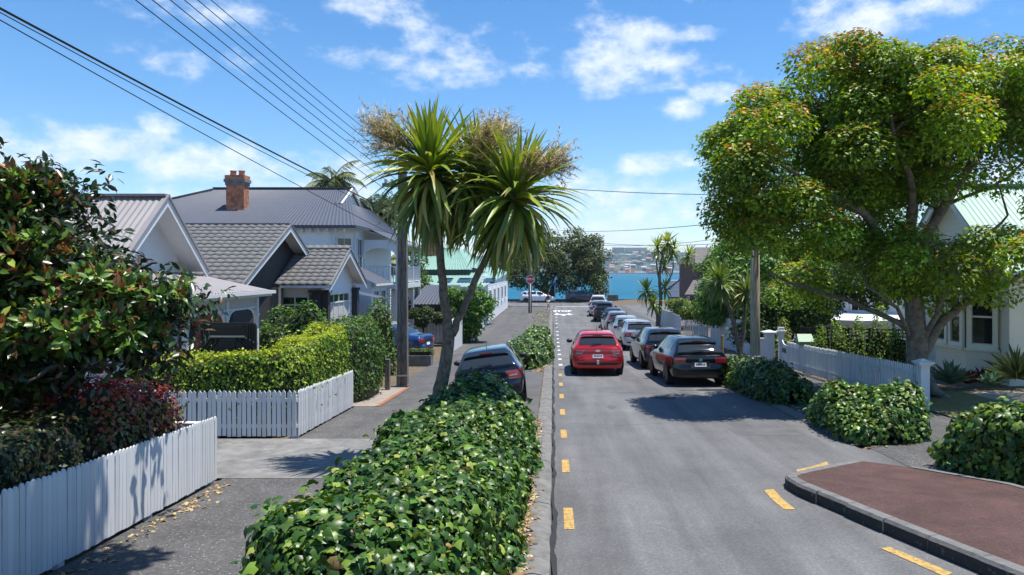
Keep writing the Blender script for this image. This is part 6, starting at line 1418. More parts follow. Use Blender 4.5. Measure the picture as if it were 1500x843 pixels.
# stations along the car from the tail: y, sill z, belt z, roof z, half-width, roof half-width
KINDS = {
 'hatch': dict(L=4.30, st=[(.04, .36, .90, .93, .80, .60), (.075, .24, .93, 1.03, .84, .60), (.48, .20, .95, 1.39, .885, .56), (.80, .19, .95, 1.435, .895, .585), (1.65, .19, .94, 1.46, .90, .60), (2.35, .19, .93, 1.425, .90, .59), (3.15, .19, .91, .99, .895, .66), (3.75, .20, .80, .88, .87, .62), (4.12, .22, .66, .72, .80, .56), (4.28, .28, .52, .55, .70, .50)], wb=(.78, 3.40), r=.315),
 'suv': dict(L=4.50, st=[(.04, .42, 1.02, 1.05, .82, .62), (.07, .30, 1.05, 1.17, .86, .62), (.34, .26, 1.07, 1.58, .905, .60), (.65, .25, 1.07, 1.64, .915, .63), (1.7, .25, 1.06, 1.67, .92, .64), (2.5, .25, 1.05, 1.62, .92, .63), (3.3, .25, 1.03, 1.12, .91, .68), (3.95, .26, .95, 1.03, .88, .64), (4.32, .28, .80, .86, .80, .58), (4.48, .36, .62, .65, .70, .5)], wb=(.82, 3.48), r=.355),
 'wagon': dict(L=4.62, st=[(.04, .36, .92, .95, .80, .60), (.075, .24, .95, 1.04, .84, .60), (.48, .20, .96, 1.42, .885, .57), (.80, .19, .96, 1.47, .895, .59), (2.0, .19, .95, 1.50, .90, .60), (2.75, .19, .94, 1.46, .90, .59), (3.5, .19, .92, 1.0, .895, .66), (4.05, .20, .82, .9, .87, .62), (4.42, .22, .66, .72, .80, .56), (4.6, .28, .52, .55, .70, .50)], wb=(.85, 3.65), r=.32),
 'sedan': dict(L=4.60, st=[(.04, .36, .92, .97, .80, .66), (.10, .24, .94, 1.02, .84, .68), (.62, .20, .95, 1.06, .885, .66), (1.30, .19, .95, 1.38, .895, .56), (1.9, .19, .94, 1.43, .90, .58), (2.55, .19, .93, 1.39, .90, .57), (3.4, .19, .91, .98, .895, .66), (4.05, .20, .80, .88, .87, .62), (4.42, .22, .66, .72, .80, .56), (4.58, .28, .52, .55, .70, .50)], wb=(.95, 3.65), r=.32),
}
WHEEL = {}
def wheel_meshes(r):
    if r in WHEEL: return WHEEL[r]
    ty = MB().lathe([(r * .66, -.10), (r * .93, -.105), (r, -.07), (r, .07), (r * .93, .105), (r * .66, .10)], 22, ax=0).mesh('tyre', m_rubber, True)
    mb = MB().lathe([(r * .66, -.075), (r * .66, .085), (r * .60, .09), (r * .58, .05), (.04, .055)], 22, ax=0)
    for i in range(5):
        a = i * 2 * math.pi / 5; mb.bar((.075, .04 * math.cos(a), .04 * math.sin(a)), (.08, r * .61 * math.cos(a), r * .61 * math.sin(a)), .02, .075, (1, 0, 0))
    mb.lathe([(.06, .05), (.055, .095), (.02, .1)], 12, ax=0)
    ri = mb.mesh('rim', m_rim, False); WHEEL[r] = (ty, ri); return WHEEL[r]
def car(name, label, x, y, head, kind, pm, scale=(1, 1, 1), lamp='corner', group=None, detail=True, roll=0.0, pitch=None, tail=None, roofm=None, badge=None, lampm=None, plate=True, rails=False, z=None):
    K = KINDS[kind]; S_ = K['st']; sxx, syy, szz = scale; L_ = K['L'] * syy
    root = thing(name, label, 'car', (0, 0, 0), group); root['local'] = True
    def loc(v): return (v[0] * sxx, v[1] * syy, v[2] * szz)
    net = []
    for (yy, zb, zl, zt, W, Wr) in S_:
        k = min(1.0, max(0.0, (zt - zl - .05) / .4)); re = Wr if k > .05 else W * .80
        re = W * .84 * (1 - k) + Wr * k
        net.append([(0, zb), (W * .82, zb), (W * .96, zb + .08), (W, zb + (zl - zb) * .52), (W * .985, zl - .07), (W * .93, zl), (re, zl + (zt - zl) * .90), (re * .78, zl + (zt - zl) * .985), (0, zt)])
    su, sv = 5, 4; ns, nj = len(net), 9
    A = np.array([[(p[0], S_[i][0], p[1]) for p in net[i]] for i in range(ns)])
    u = np.linspace(0, ns - 1, (ns - 1) * su + 1); v_ = np.linspace(0, nj - 1, (nj - 1) * sv + 1)
    i0 = np.minimum(u.astype(int), ns - 2); j0 = np.minimum(v_.astype(int), nj - 2); fu = (u - i0)[:, None, None]; fv = (v_ - j0)[None, :, None]
    G = (A[i0][:, j0] * (1 - fu) * (1 - fv) + A[i0 + 1][:, j0] * fu * (1 - fv) + A[i0][:, j0 + 1] * (1 - fu) * fv + A[i0 + 1][:, j0 + 1] * fu * fv)
    for _ in range(2):
        H = G.copy(); H[1:-1] = (G[:-2] + 2 * G[1:-1] + G[2:]) / 4; G = H
        H = G.copy(); H[:, 1:-1] = (G[:, :-2] + 2 * G[:, 1:-1] + G[:, 2:]) / 4; G = H
    Gm = G[:, ::-1][:, 1:].copy(); Gm[:, :, 0] *= -1
    full = np.concatenate([G, Gm], 1)                       # right half then mirrored left half
    NV = full.shape[1]; J = G.shape[1] - 1
    full[:, :, 0] *= sxx; full[:, :, 1] *= syy; full[:, :, 2] *= szz
    tu = np.gradient(full, axis=0); tv = np.gradient(full, axis=1); nr = np.cross(tv, tu); nr = unit(nr)
    cen = np.array([0, L_ / 2, .7 * szz]); flip = ((full - cen) * nr).sum(-1).mean() < 0
    if flip: nr = -nr
    # tail panel: closes the last station with a slightly bulging bumper
    zs = G[0, :, 2]; xs = G[0, :, 0]; nt = 13
    def bulge(z, t):
        b = .085 * math.exp(-((z - .50) / .13) ** 2) + .045 * math.exp(-((z - .80) / .22) ** 2); return b * (1 - abs(t) ** 4)
    tl = np.array([[(xs[j] * t * sxx, (G[0, j, 1] - bulge(zs[j], t)) * syy, zs[j] * szz) for t in np.linspace(-1, 1, nt)] for j in range(sv, len(zs))])
    fn = len(full); xs2 = G[-1, :, 0]; zs2 = G[-1, :, 2]
    nose = np.array([[(xs2[j] * t * sxx, (G[-1, j, 1] + .06 * (1 - t * t)) * syy, zs2[j] * szz) for t in np.linspace(-1, 1, 9)] for j in range(sv, len(zs2))])
    V = [full.reshape(-1, 3), tl.reshape(-1, 3), nose.reshape(-1, 3)]; F = []
    def gf(n, m_, b, rev=False): 
        f = [(b + i * m_ + j, b + i * m_ + j + 1, b + (i + 1) * m_ + j + 1, b + (i + 1) * m_ + j) for i in range(n - 1) for j in range(m_ - 1)]; return [q[::-1] for q in f] if rev else f
    F += gf(fn, NV, 0); b1 = fn * NV; F += gf(tl.shape[0], nt, b1); b2 = b1 + tl.shape[0] * nt; F += gf(nose.shape[0], 9, b2, True)
    link('body', npmesh('body', np.concatenate(V), np.array(F), pm, smooth=True), root)
    def patch(nm, u0, u1, v0, v1, m_, off=.006, shrink=0.0, parent=root):
        a, b = int(round(u0 * su)), int(round(u1 * su)); c, d = int(round(v0 * sv)), int(round(v1 * sv)); Pp = full[a:b + 1, c:d + 1] + nr[a:b + 1, c:d + 1] * off
        n, m2 = Pp.shape[:2]; f = [(i * m2 + j, i * m2 + j + 1, (i + 1) * m2 + j + 1, (i + 1) * m2 + j) for i in range(n - 1) for j in range(m2 - 1)]
        return link(nm, npmesh(nm, Pp.reshape(-1, 3), np.array(f), m_, smooth=True), parent)
    mir = lambda v: 16 - v
    if kind == 'sedan': rw = (2.2, 2.85)
    else: rw = (.8, 2.0)
    patch('rear_window', rw[0], rw[1], 6.25, mir(6.25), m_carglass)
    ws = (5.2, 5.85); patch('windscreen', ws[0], ws[1], 6.25, 9.75, m_carglass)
    a0 = 3.0 if kind == 'sedan' else 2.2
    for sd in (0, 1):
        for (ua, ub) in ((a0, a0 + .8 if kind != 'sedan' else 3.8), (a0 + 1.0 if kind != 'sedan' else 4.0, 4.2 if kind != 'sedan' else 4.9), (4.4 if kind != 'sedan' else 5.0, 5.4 if kind != 'sedan' else 5.6)):
            if ub - ua < .3: continue
            patch('side_window', ua, ub, 5.25 if not sd else mir(5.95), 5.95 if not sd else mir(5.25), m_carglass)
        patch('sill_trim', 1.2, 8.6, 1.0 if not sd else mir(1.75), 1.75 if not sd else mir(1.0), m_trim, .004)
    # tail details set on the tail panel: coordinates in height and side
    def xw(z): return float(np.interp(z, zs[sv:int(5.2 * sv)], xs[sv:int(5.2 * sv)]))
    def tpt(z, t, off): return (xw(z) * t * sxx, (0.04 - bulge(z, t) - off) * syy, z * szz)
    def tpatch(nm, z0, z1, t0, t1, m_, off=.012, n=6, k=4, par_=root, skew=0.0):
        P_ = [[tpt(z0 + (z1 - z0) * i / k, t0 + (t1 - t0) * j / n + skew * (i / k - .5), off) for j in range(n + 1)] for i in range(k + 1)]
        mb = MB().grid(P_); return mb.build(nm, m_, par_, True)
    zl0 = S_[0][2]
    lz = {'corner': (zl0 - .24, zl0 - .03, .60, .99), 'wide': (zl0 - .19, zl0 - .04, .56, .99), 'tall': (zl0 - .34, zl0 - .02, .78, .99)}[lamp]
    lm = lampm or m_tail
    for s in (-1, 1):
        q = tpatch('tail_light', lz[0], lz[1], s * lz[2], s * lz[3], lm, .014, skew=-.08 * s if lamp == 'corner' else 0)
        if lamp == 'tall': patch('tail_light', 1.0, 1.6, 5.6 if s > 0 else mir(6.3), 6.3 if s > 0 else mir(5.6), lm, .012)
        else: patch('tail_light', .2, .9, 3.9 if s > 0 else mir(4.8), 4.8 if s > 0 else mir(3.9), lm, .010)
        if detail and lamp == 'corner': tpatch('lens_band', lz[0] + .07, lz[0] + .11, s * (lz[2] + .06), s * (lz[3] - .08), m_tailclear, .018)
    tpatch('bumper_trim', S_[0][1] + .01, .44 * (1.0 if kind != 'suv' else 1.15), -.97, .97, m_trim, .012, 10)
    if plate:
        zp = .66 if kind != 'suv' else .78
        tpatch('plate_recess', zp - .10, zp + .10, -.36, .36, m_trim if badge != 'focus' else pm, .006)
        p_ = tpatch('number_plate', zp - .058, zp + .058, -.22, .22, m_plate, .020, 4, 2)
        if detail:
            for i in range(6): 
                t = -.15 + i * .06; P_ = [[tpt(zp + dz, t + dt, .024) for dt in (-.018, .018)] for dz in (-.03, .03)]
                q = MB().grid(P_).build('plate_character', m_charcoal); q.parent = p_
    if detail:
        tpatch('tailgate_seam', .53, .537, -.9, .9, m_trim, .008, 10, 1)
        if badge == 'roundel':
            c = tpt(.80, 0, .02); MB().lathe([(.062, 0), (.062, -.012), (.048, -.012), (.048, -.006)], 20, c, ax=1).build('badge_ring', m_chrome, root)
            for (a, b) in (((-.035, .03), (-.012, -.035)), ((-.012, -.035), (0, 0.0)), ((0, 0), (.012, -.035)), ((.012, -.035), (.035, .03)), ((-.018, .04), (0, .004)), ((0, .004), (.018, .04))):
                MB().bar((c[0] + a[0], c[1] - .008, c[2] + a[1]), (c[0] + b[0], c[1] - .008, c[2] + b[1]), .006, .008, (0, 1, 0)).build('badge_stroke', m_chrome, root)
        if badge == 'focus':
            c = tpt(.835, 0, .02); mb = MB(); mb.add([(c[0] + .085 * math.cos(a), c[1] - .008, c[2] + .036 * math.sin(a)) for a in [i * math.pi / 8 for i in range(16)]], [tuple(range(15, -1, -1))]); mb.build('badge_oval', m_chrome, root)
            c = tpt(.42, 0, .07); MB().box(-.035, .035, c[1] - .03, c[1] + .05, c[2] - .02, c[2] + .11).build('tow_ball_cover', m_plate, root)
        rwm = full[int(rw[0] * su), J]; MB().bar((-.22, rwm[1] - .02, rwm[2] + .035), (.12, rwm[1] + .005, rwm[2] + .05), .018, .02).build('wiper', m_trim, root)
        tp = full[int((3.2 if kind != 'sedan' else 4) * su), J]; MB().tube([(0, tp[1], tp[2] - .01), (0, tp[1] - .08, tp[2] + .19)], [.008, .004], 6).build('antenna', m_trim, root)
        if kind != 'sedan': tp = full[int(1.95 * su), J]; MB().box(-.16, .16, tp[1] - .10, tp[1] - .03, tp[2] + .004, tp[2] + .028).build('high_brake_light', m_tail, root)
    if kind != 'sedan':
        P_ = full[int(1.85 * su), int(6.4 * sv):NV - int(6.4 * sv)]; mb = MB(); mb.grid([[tuple(p + np.array([0, -.11, -.005])) for p in P_], [tuple(p + np.array([0, .06, .016])) for p in P_]]); mb.grid([[tuple(p + np.array([0, -.11, -.03])) for p in P_], [tuple(p + np.array([0, -.11, -.005])) for p in P_]]); mb.build('roof_spoiler', pm, root, True)
    if rails:
        for s in (-1, 1): pts = [full[int(k_ * su), int(6.6 * sv)] for k_ in (2.2, 3, 4, 4.7)]; MB().tube([(s * abs(p[0]), p[1], p[2] + .05) for p in pts], .018, 6).build('roof_rail', m_chrome, root)
    # wheels, arches, mirrors, door handles
    ty, ri = wheel_meshes(K['r'])
    W = max(s[4] for s in S_) * sxx
    for yy in K['wb']:
        for s in (-1, 1):
            w = link('wheel', MB().lathe([(.05, -.08), (.05, .06)], 8, ax=0).mesh('wheel', m_trim)); w.parent = root; w.location = (s * (W - .12), yy * syy, K['r']); w.rotation_euler = (random.uniform(0, 1), 0, 0 if s > 0 else math.pi)
            for nm, me in (('tyre', ty), ('rim', ri)): q = link(nm, me); q.parent = w
            r = K['r'] * 1.16; mb = MB(); n = 18; xo = s * (W + .001)
            ang = [math.pi * (-.12) + math.pi * 1.24 * i / n for i in range(n + 1)]
            mb.add([(xo, yy * syy, K['r'])] + [(xo, yy * syy + r * math.cos(a), K['r'] + r * math.sin(a)) for a in ang], [(0, i + 1, i + 2) if s < 0 else (0, i + 2, i + 1) for i in range(n)]); mb.build('wheel_arch', m_black, root)
    for s in (-1, 1):
        m0 = full[int((5.15 if kind != 'sedan' else 5.5) * su), int(5.0 * sv)]; xm = s * (abs(m0[0]) + .10); mb = MB(); mb.lathe([(.03, -.05), (.085, -.03), (.10, .03), (.07, .08), (.01, .10)], 10, (0, 0, 0), ax=1)
        q = mb.build('wing_mirror', m_trim if pm.name != 'paint_black' else pm, root, True); q.location = (xm, m0[1], m0[2] + .07); q.scale = (1.15, 1, .78)
        for uu in (2.9, 4.15):
            h0 = full[int(uu * su), int(4.2 * sv) if s > 0 else NV - 1 - int(4.2 * sv)]; MB().box(h0[0] - .012, h0[0] + .012, h0[1] - .09, h0[1] + .09, h0[2] - .045, h0[2] - .02).build('door_handle', pm, root)
        for uu in (2.95, 4.25):
            if uu > 4.2 or True: 
                c_, d_ = (int(2.0 * sv), int(4.9 * sv)) if s > 0 else (NV - 1 - int(4.9 * sv), NV - 1 - int(2.0 * sv)); a_ = int(round(uu * su)); Pq = full[a_, c_:d_ + 1] + nr[a_, c_:d_ + 1] * .003; mb = MB().grid([[tuple(p + np.array([0, -.004, 0])) for p in Pq], [tuple(p + np.array([0, .004, 0])) for p in Pq]]); mb.build('door_seam', m_black, root)
    patch('headlamp', 7.8, 8.6, 3.6, 4.7, m_plate, .01); patch('headlamp', 7.8, 8.6, mir(4.7), mir(3.6), m_plate, .01)
    # stand it on the ground, tail at (x, y)
    hv = Vector((math.sin(head), math.cos(head))); z0 = gz(x, y) if z is None else z; z1 = gz(x + hv.x * L_, y + hv.y * L_) if z is None else z
    root.location = (x, y, z0 + .004); root.rotation_euler = (math.atan2(z1 - z0, L_), roll, -head)
    del root['local']
    return root
p_red = paint('red', (.58, .010, .018), .1); p_black = paint('black', (.003, .003, .004), 0, .2, .55); p_navy = paint('navy', (.006, .011, .026), .2, .2, .7); p_silver = paint('silver', (.50, .52, .55), .55, .32); p_grey = paint('grey', (.16, .165, .18), .5, .32); p_white = paint('white', (.72, .73, .74)); p_ltgrey = paint('pale_grey', (.42, .45, .50), .5, .32); p_blue = paint('deep_blue', (.008, .045, .16), .35); p_steel = paint('steel_blue', (.055, .065, .085), .4)
ROW = 'cars parked along the right kerb'
def xr(px, Y): return sx(px, Y)
car('hatchback', 'red hatchback driving away in the left lane', 1.50, 24.4, R(0.6), 'hatch', p_red, (1.0, 1, 1.02), badge='focus', lampm=mat('tail_lamp_pink', (.52, .10, .11), .15, coat=1.0))
car('hatchback', 'black hatchback with round badge, nearest of the cars at the right kerb', 4.32, 21.4, R(-2.2), 'hatch', p_black, (.985, 1, 1.0), 'wide', ROW, badge='roundel')
car('hatchback', 'dark hatchback parked just ahead of the nearest black one', 4.15, 26.6, R(-1.5), 'hatch', p_navy, (.98, .97, 1.04), 'wide', ROW)
car('estate_car', 'silver estate with dark rear window, third in the parked row', 4.35, 36.2, R(-2), 'wagon', p_silver, (1, 1, 1.03), 'corner', ROW)
car('hatchback', 'pale grey hatchback mostly hidden by the silver estate', 4.30, 41.6, R(-1), 'hatch', p_ltgrey, (.97, .98, 1.05), 'corner', ROW)
car('hatchback', 'grey hatchback fifth in the parked row', 4.22, 46.6, R(-1), 'hatch', p_grey, (.98, 1, 1.06), 'tall', ROW)
car('sedan', 'long dark sedan sixth in the parked row', 4.35, 53.2, R(6), 'sedan', p_black, (1, 1.05, 1.0), 'wide', ROW, detail=False)
car('sport_utility', 'black four-wheel-drive with tall red tail lamps in the parked row', 4.2, 59.8, R(5), 'suv', p_black, (1, 1, 1.0), 'tall', ROW, detail=False)
car('hatchback', 'small silver car between the two tall vehicles in the parked row', 4.15, 67.2, R(4), 'hatch', p_silver, (.95, .9, 1.02), 'corner', ROW, detail=False)
car('sport_utility', 'white four-wheel-drive with roof rails, last of the parked row', 4.55, 74.5, R(7), 'suv', p_white, (1, 1.06, 1.05), 'tall', ROW, detail=False, rails=True)
car('hatchback', 'dark blue hatchback parked behind the ivy bank', -1.5, 18.0, R(-3), 'hatch', p_navy, (1.0, 1, 1.0), 'corner', roll=-.125)
car('sport_utility', 'steel grey crossover on the shore road beside the parked row', sx(829, 99), 99.2, R(84), 'suv', p_steel, (1, 1, .98), 'wide', detail=False, z=zr(99))
car('estate_car', 'white estate car on the shore road behind the stop sign', sx(761, 98.5), 98.6, R(90), 'wagon', p_white, (1, 1.04, 1.05), 'corner', detail=False, z=zr(99))
car('sedan', 'dark blue car parked across the driveway behind the utility pole', -5.75, 33.6, R(-76), 'sedan', p_blue, (1, 1, 1.05), 'wide', detail=False)
car('hatchback', 'pale car half hidden behind the dark blue driveway car', -7.1, 37.4, R(-80), 'hatch', p_ltgrey, (1, 1, 1.05), 'corner', detail=False)
# white box truck on the shore road
Y = 94; x0, x1 = sx(983, Y), sx(1045, Y); g = zr(95); r0 = thing('box_truck', 'white box truck on the shore road beyond the low palings', 'truck', ((x0 + x1) / 2, Y, g)); zt = sz(411, Y)
MB().box(x0, x1, Y, Y + 2.3, g + .9, zt).build('cargo_box', m_white, r0)
for z in (.33, .55, .72): MB().box(x0 + .05, x1, Y - .03, Y - .004, g + .9 + (zt - g - .9) * z, g + .94 + (zt - g - .9) * z).build('side_rail', m_steel, r0)
MB().box(x0, x1, Y + .2, Y + 2.1, g + .55, g + .9).build('chassis', m_trim, r0); MB().prism([(x1 + .1, g + .5), (x1 + 1.8, g + .5), (x1 + 1.8, g + 1.4), (x1 + 1.4, g + 2.3), (x1 + .1, g + 2.3)], 1, Y + .1, Y + 2.2).build('cab', m_white, r0)
for xx in (x0 + 1.1, x1 + .9):
    for yy in (Y + .15, Y + 2.1): MB().lathe([(.2, -.13), (.45, -.13), (.45, .13), (.2, .13)], 18, (xx, yy, g + .45), ax=1).build('wheel', m_rubber, r0)

# ================================================================== pedestrian crossing at the corner
def person(x, y, h, head_dir):
    g = gz(x, y); root = thing('person', 'person in a dark top and pale shorts walking near the junction', 'person', (x, y, g)); s = h / 1.75
    m_skin = mat('skin', (.42, .24, .17), .6); m_top = mat('dark_cloth', (.02, .02, .03), .9); m_short = mat('pale_cloth', (.55, .52, .46), .9); m_hair = mat('dark_hair', (.03, .02, .015), .7); m_shoe = mat('shoe_white', (.7, .7, .7), .7)
    J = {'pel': (0, 0, .96), 'wst': (0, .01, 1.12), 'chs': (0, .0, 1.32), 'nek': (0, .01, 1.48), 'hd0': (0, .02, 1.58), 'hd1': (0, .025, 1.68), 'shR': (.17, 0, 1.42), 'elR': (.23, -.06, 1.15), 'wrR': (.22, .06, .92), 'haR': (.22, .10, .84), 'shL': (-.17, 0, 1.42), 'elL': (-.23, -.1, 1.16), 'wrL': (-.23, -.06, .92), 'haL': (-.23, -.04, .84), 'hpR': (.09, 0, .92), 'knR': (.10, .14, .52), 'anR': (.10, .10, .09), 'toR': (.10, .27, .04), 'hpL': (-.09, 0, .92), 'knL': (-.10, -.02, .50), 'anL': (-.10, -.26, .14), 'toL': (-.10, -.14, .03)}
    rad = {'pel': .15, 'wst': .13, 'chs': .15, 'nek': .055, 'hd0': .085, 'hd1': .095, 'shR': .07, 'elR': .045, 'wrR': .03, 'haR': .035, 'shL': .07, 'elL': .045, 'wrL': .03, 'haL': .035, 'hpR': .095, 'knR': .06, 'anR': .04, 'toR': .035, 'hpL': .095, 'knL': .06, 'anL': .04, 'toL': .035}
    E = [('pel', 'wst'), ('wst', 'chs'), ('chs', 'nek'), ('nek', 'hd0'), ('hd0', 'hd1'), ('chs', 'shR'), ('shR', 'elR'), ('elR', 'wrR'), ('wrR', 'haR'), ('chs', 'shL'), ('shL', 'elL'), ('elL', 'wrL'), ('wrL', 'haL'), ('pel', 'hpR'), ('hpR', 'knR'), ('knR', 'anR'), ('anR', 'toR'), ('pel', 'hpL'), ('hpL', 'knL'), ('knL', 'anL'), ('anL', 'toL')]
    def skin(nm, edges, m_, grow=0.0, parent=root):
        ks = []; 
        for a, b in edges:
            for q in (a, b):
                if q not in ks: ks.append(q)
        me = bpy.data.meshes.new(nm); me.from_pydata([J[k_] for k_ in ks], [(ks.index(a), ks.index(b)) for a, b in edges], [])
        o = bpy.data.objects.new(nm + '_tmp', me); COL.objects.link(o); md = o.modifiers.new('s', 'SKIN'); lay = me.skin_vertices[0] if me.skin_vertices else None
        if lay is None: me.attributes; 
        for i, k_ in enumerate(ks):
            r = rad[k_] + grow; me.skin_vertices[0].data[i].radius = (r, r * (.8 if k_ in ('pel', 'wst', 'chs') else 1)); me.skin_vertices[0].data[i].use_root = (i == 0)
        ss = o.modifiers.new('b', 'SUBSURF'); ss.levels = 2
        dg = bpy.context.evaluated_depsgraph_get(); dg.update(); m2 = bpy.data.meshes.new_from_object(o.evaluated_get(dg)); bpy.data.objects.remove(o); m2.materials.clear(); m2.materials.append(m_)
        m2.polygons.foreach_set('use_smooth', [True] * len(m2.polygons)); q = bpy.data.objects.new(nm, m2); COL.objects.link(q); q.parent = parent; return q
    try:
        skin('body', E, m_skin); skin('top', [('wst', 'chs'), ('chs', 'shR'), ('shR', 'elR'), ('chs', 'shL'), ('shL', 'elL'), ('wst', 'pel')], m_top, .018); skin('shorts', [('pel', 'hpR'), ('hpR', 'knR'), ('pel', 'hpL'), ('hpL', 'knL')], m_short, .02)
    except Exception as e: print('person skin failed', e)
    MB().lathe([(.03, 1.80), (.085, 1.76), (.105, 1.69), (.10, 1.62), (.07, 1.56)], 12, (0, -.012, 0)).build('hair', m_hair).parent = root
    for k_ in ('R', 'L'): a = J['an' + k_]; t = J['to' + k_]; MB().bar((a[0], a[1] - .04, a[2] - .05), (t[0], t[1] + .03, t[2]), .09, .075).build('shoe', m_shoe).parent = root
    root.rotation_euler = (0, 0, -head_dir); root.scale = (s, s, s)
person(sx(803, 80.5), 80.5, 1.74, R(150))
# ================================================================== the far shore
m_hill = mat('far_hill_trees', (.04, .085, .045), .95, var=.5, vscale=.012, color2=(.08, .12, .07), c2scale=.02)
m_port = mat('port_apron', (.42, .38, .30), .9, var=.1, vscale=.02)
SEA = -5.9
def far_land():
    r = random.Random(5)
    shore = MB().box(-1500, 1600, 2080, 2700, SEA - 2, SEA + 3.0).build('far_shore', m_port); struct(shore)
    P = []
    for i in range(90):
        row = []; y = 2320 + i * 0
        P.append(row)
    P = []
    xs = [-2000 + i * 40 for i in range(101)]
    def ridge(x): return 74 + 16 * math.sin(x / 310 + .6) + 9 * math.sin(x / 127 + 1.7) + 4 * math.sin(x / 51)
    for k, (y, f) in enumerate([(2280, 0.0), (2400, .22), (2560, .5), (2750, .78), (2950, 1.0), (3200, .9), (3600, .2)]):
        P.append([(x, y, SEA + 2 + ridge(x) * f * 1.0 + (0 if f < .1 else r.uniform(-3, 3))) for x in xs])
    struct(MB().grid(P).build('far_hills', m_hill, None, True))
    return ridge
ridge = far_land()
def hz(y, x):
    f = np.interp(y, [2280, 2400, 2560, 2750, 2950], [0, .22, .5, .78, 1.0]); return SEA + 2 + ridge(x) * f
# trees and houses on the far hillside
bm = [mat('far_wall_%s' % n_, c, .8) for n_, c in (('white', (.85, .85, .84)), ('cream', (.76, .70, .60)), ('grey', (.42, .44, .48)), ('tan', (.52, .42, .34)), ('pale_blue', (.50, .56, .64)))]
rm = [mat('far_roof_%s' % n_, c, .8) for n_, c in (('grey', (.38, .39, .42)), ('red', (.34, .18, .14)), ('slate', (.16, .18, .22)))]
r = random.Random(17)
def far_building(nm, label, cat, x, y, w, d, h, wm, rf, grp, flat=False, floors=True):
    g = hz(y, x) if y > 2281 else SEA + 3.0; root = thing(nm, label, cat, (x, y, g), grp)
    MB().box(x - w/2, x + w/2, y, y + d, g - 4, g + h).build('wall', wm, root)
    if flat: MB().box(x - w/2 - .4, x + w/2 + .4, y - .4, y + d + .4, g + h, g + h + .8).build('roof', rf, root)
    else: MB().prism([(y - 1, g + h), (y + d / 2, g + h + d * .32), (y + d + 1, g + h)], 0, x - w/2 - .8, x + w/2 + .8).build('roof', rf, root)
    if floors:
        mb = MB(); k = max(1, int(h / 3.6))
        for i in range(k): mb.box(x - w * .42, x + w * .42, y - .25, y - .05, g + 1.2 + i * 3.6, g + 2.8 + i * 3.6)
        mb.build('window_band', m_glass, root)
for i in range(170):
    y = r.choice([2310, 2350, 2400, 2460, 2530, 2610, 2700, 2800]); x = r.uniform(130, 760) * y / 2300; flat = r.random() < .35; w = r.uniform(9, 26); h = r.choice([6, 7, 8, 10, 13, 18])
    if y > 2650: h = min(h, 9)
    far_building('hillside_house', 'small pale building on the far hillside across the harbour', 'building', x, y, w, r.uniform(8, 14), h, r.choice(bm), r.choice(rm), 'buildings on the far hillside', flat)
far_building('hilltop_building', 'long pale building on the skyline of the far hill', 'building', 330, 2930, 95, 30, 18, bm[1], rm[0], None, True)
far_building('hilltop_block', 'bluish square block at the left end of the long skyline building', 'building', 262, 2930, 45, 30, 20, bm[2], rm[2], None, True)
# clumps of trees on the hillside
C = []; 
for i in range(420): y = r.uniform(2340, 2960); x = r.uniform(110, 820) * y / 2300; C.append((x, y, hz(y, x) + r.uniform(0, 4)))
C = np.array(C); f, c, _ = clump_leaves(C, np.random.default_rng(3).uniform(5, 12, len(C)), 26, 5.5, [(.035, .07, .025), (.05, .09, .03), (.025, .05, .02)], [1, 1, 1], 401)
o = stuff(link('hillside_trees', leaf_mesh('hillside_trees', f, LEAF_QUAD, c, m_leaf))); o['label'] = 'trees merging into one green mass on the far hillside'; o['category'] = 'trees'
# container stacks on the wharf
cm = [mat('container_%s' % n_, c, .6) for n_, c in (('red', (.50, .06, .05)), ('orange', (.55, .20, .04)), ('blue', (.05, .13, .36)), ('white', (.70, .70, .70)), ('rust', (.30, .08, .06)), ('yellow', (.60, .42, .06)))]
cb = MB().box(-6, 6, 0, 2.5, 0, 2.55)
cmesh = [cb.mesh('container', m_) for m_ in cm]
x = 120.0
while x < 560:
    k = r.choices(range(6), (5, 4, 2, 1.5, 4, .6))[0]; lay = r.choice([2, 3, 3, 4, 5]); y = 2100 + r.uniform(0, 60); root = thing('container_stack', 'stack of shipping containers on the far wharf', 'container', (x, y, SEA + 3), 'container stacks on the far wharf')
    for j in range(lay): link('container', cmesh[k if r.random() < .7 else r.randrange(6)], root, Matrix.Translation((x, y, SEA + 3.0 + j * 2.6)))
    x += 12.6 if r.random() < .8 else 22
for i in range(8):
    x = 150 + i * 52 + r.uniform(-10, 10); far_building('wharf_shed', 'low coloured shed on the far wharf edge', 'shed', x, 2088, r.uniform(16, 34), 8, r.uniform(4, 7), r.choice([cm[0], cm[5], bm[0], cm[1], bm[1]]), rm[0], 'sheds on the far wharf', True, False)
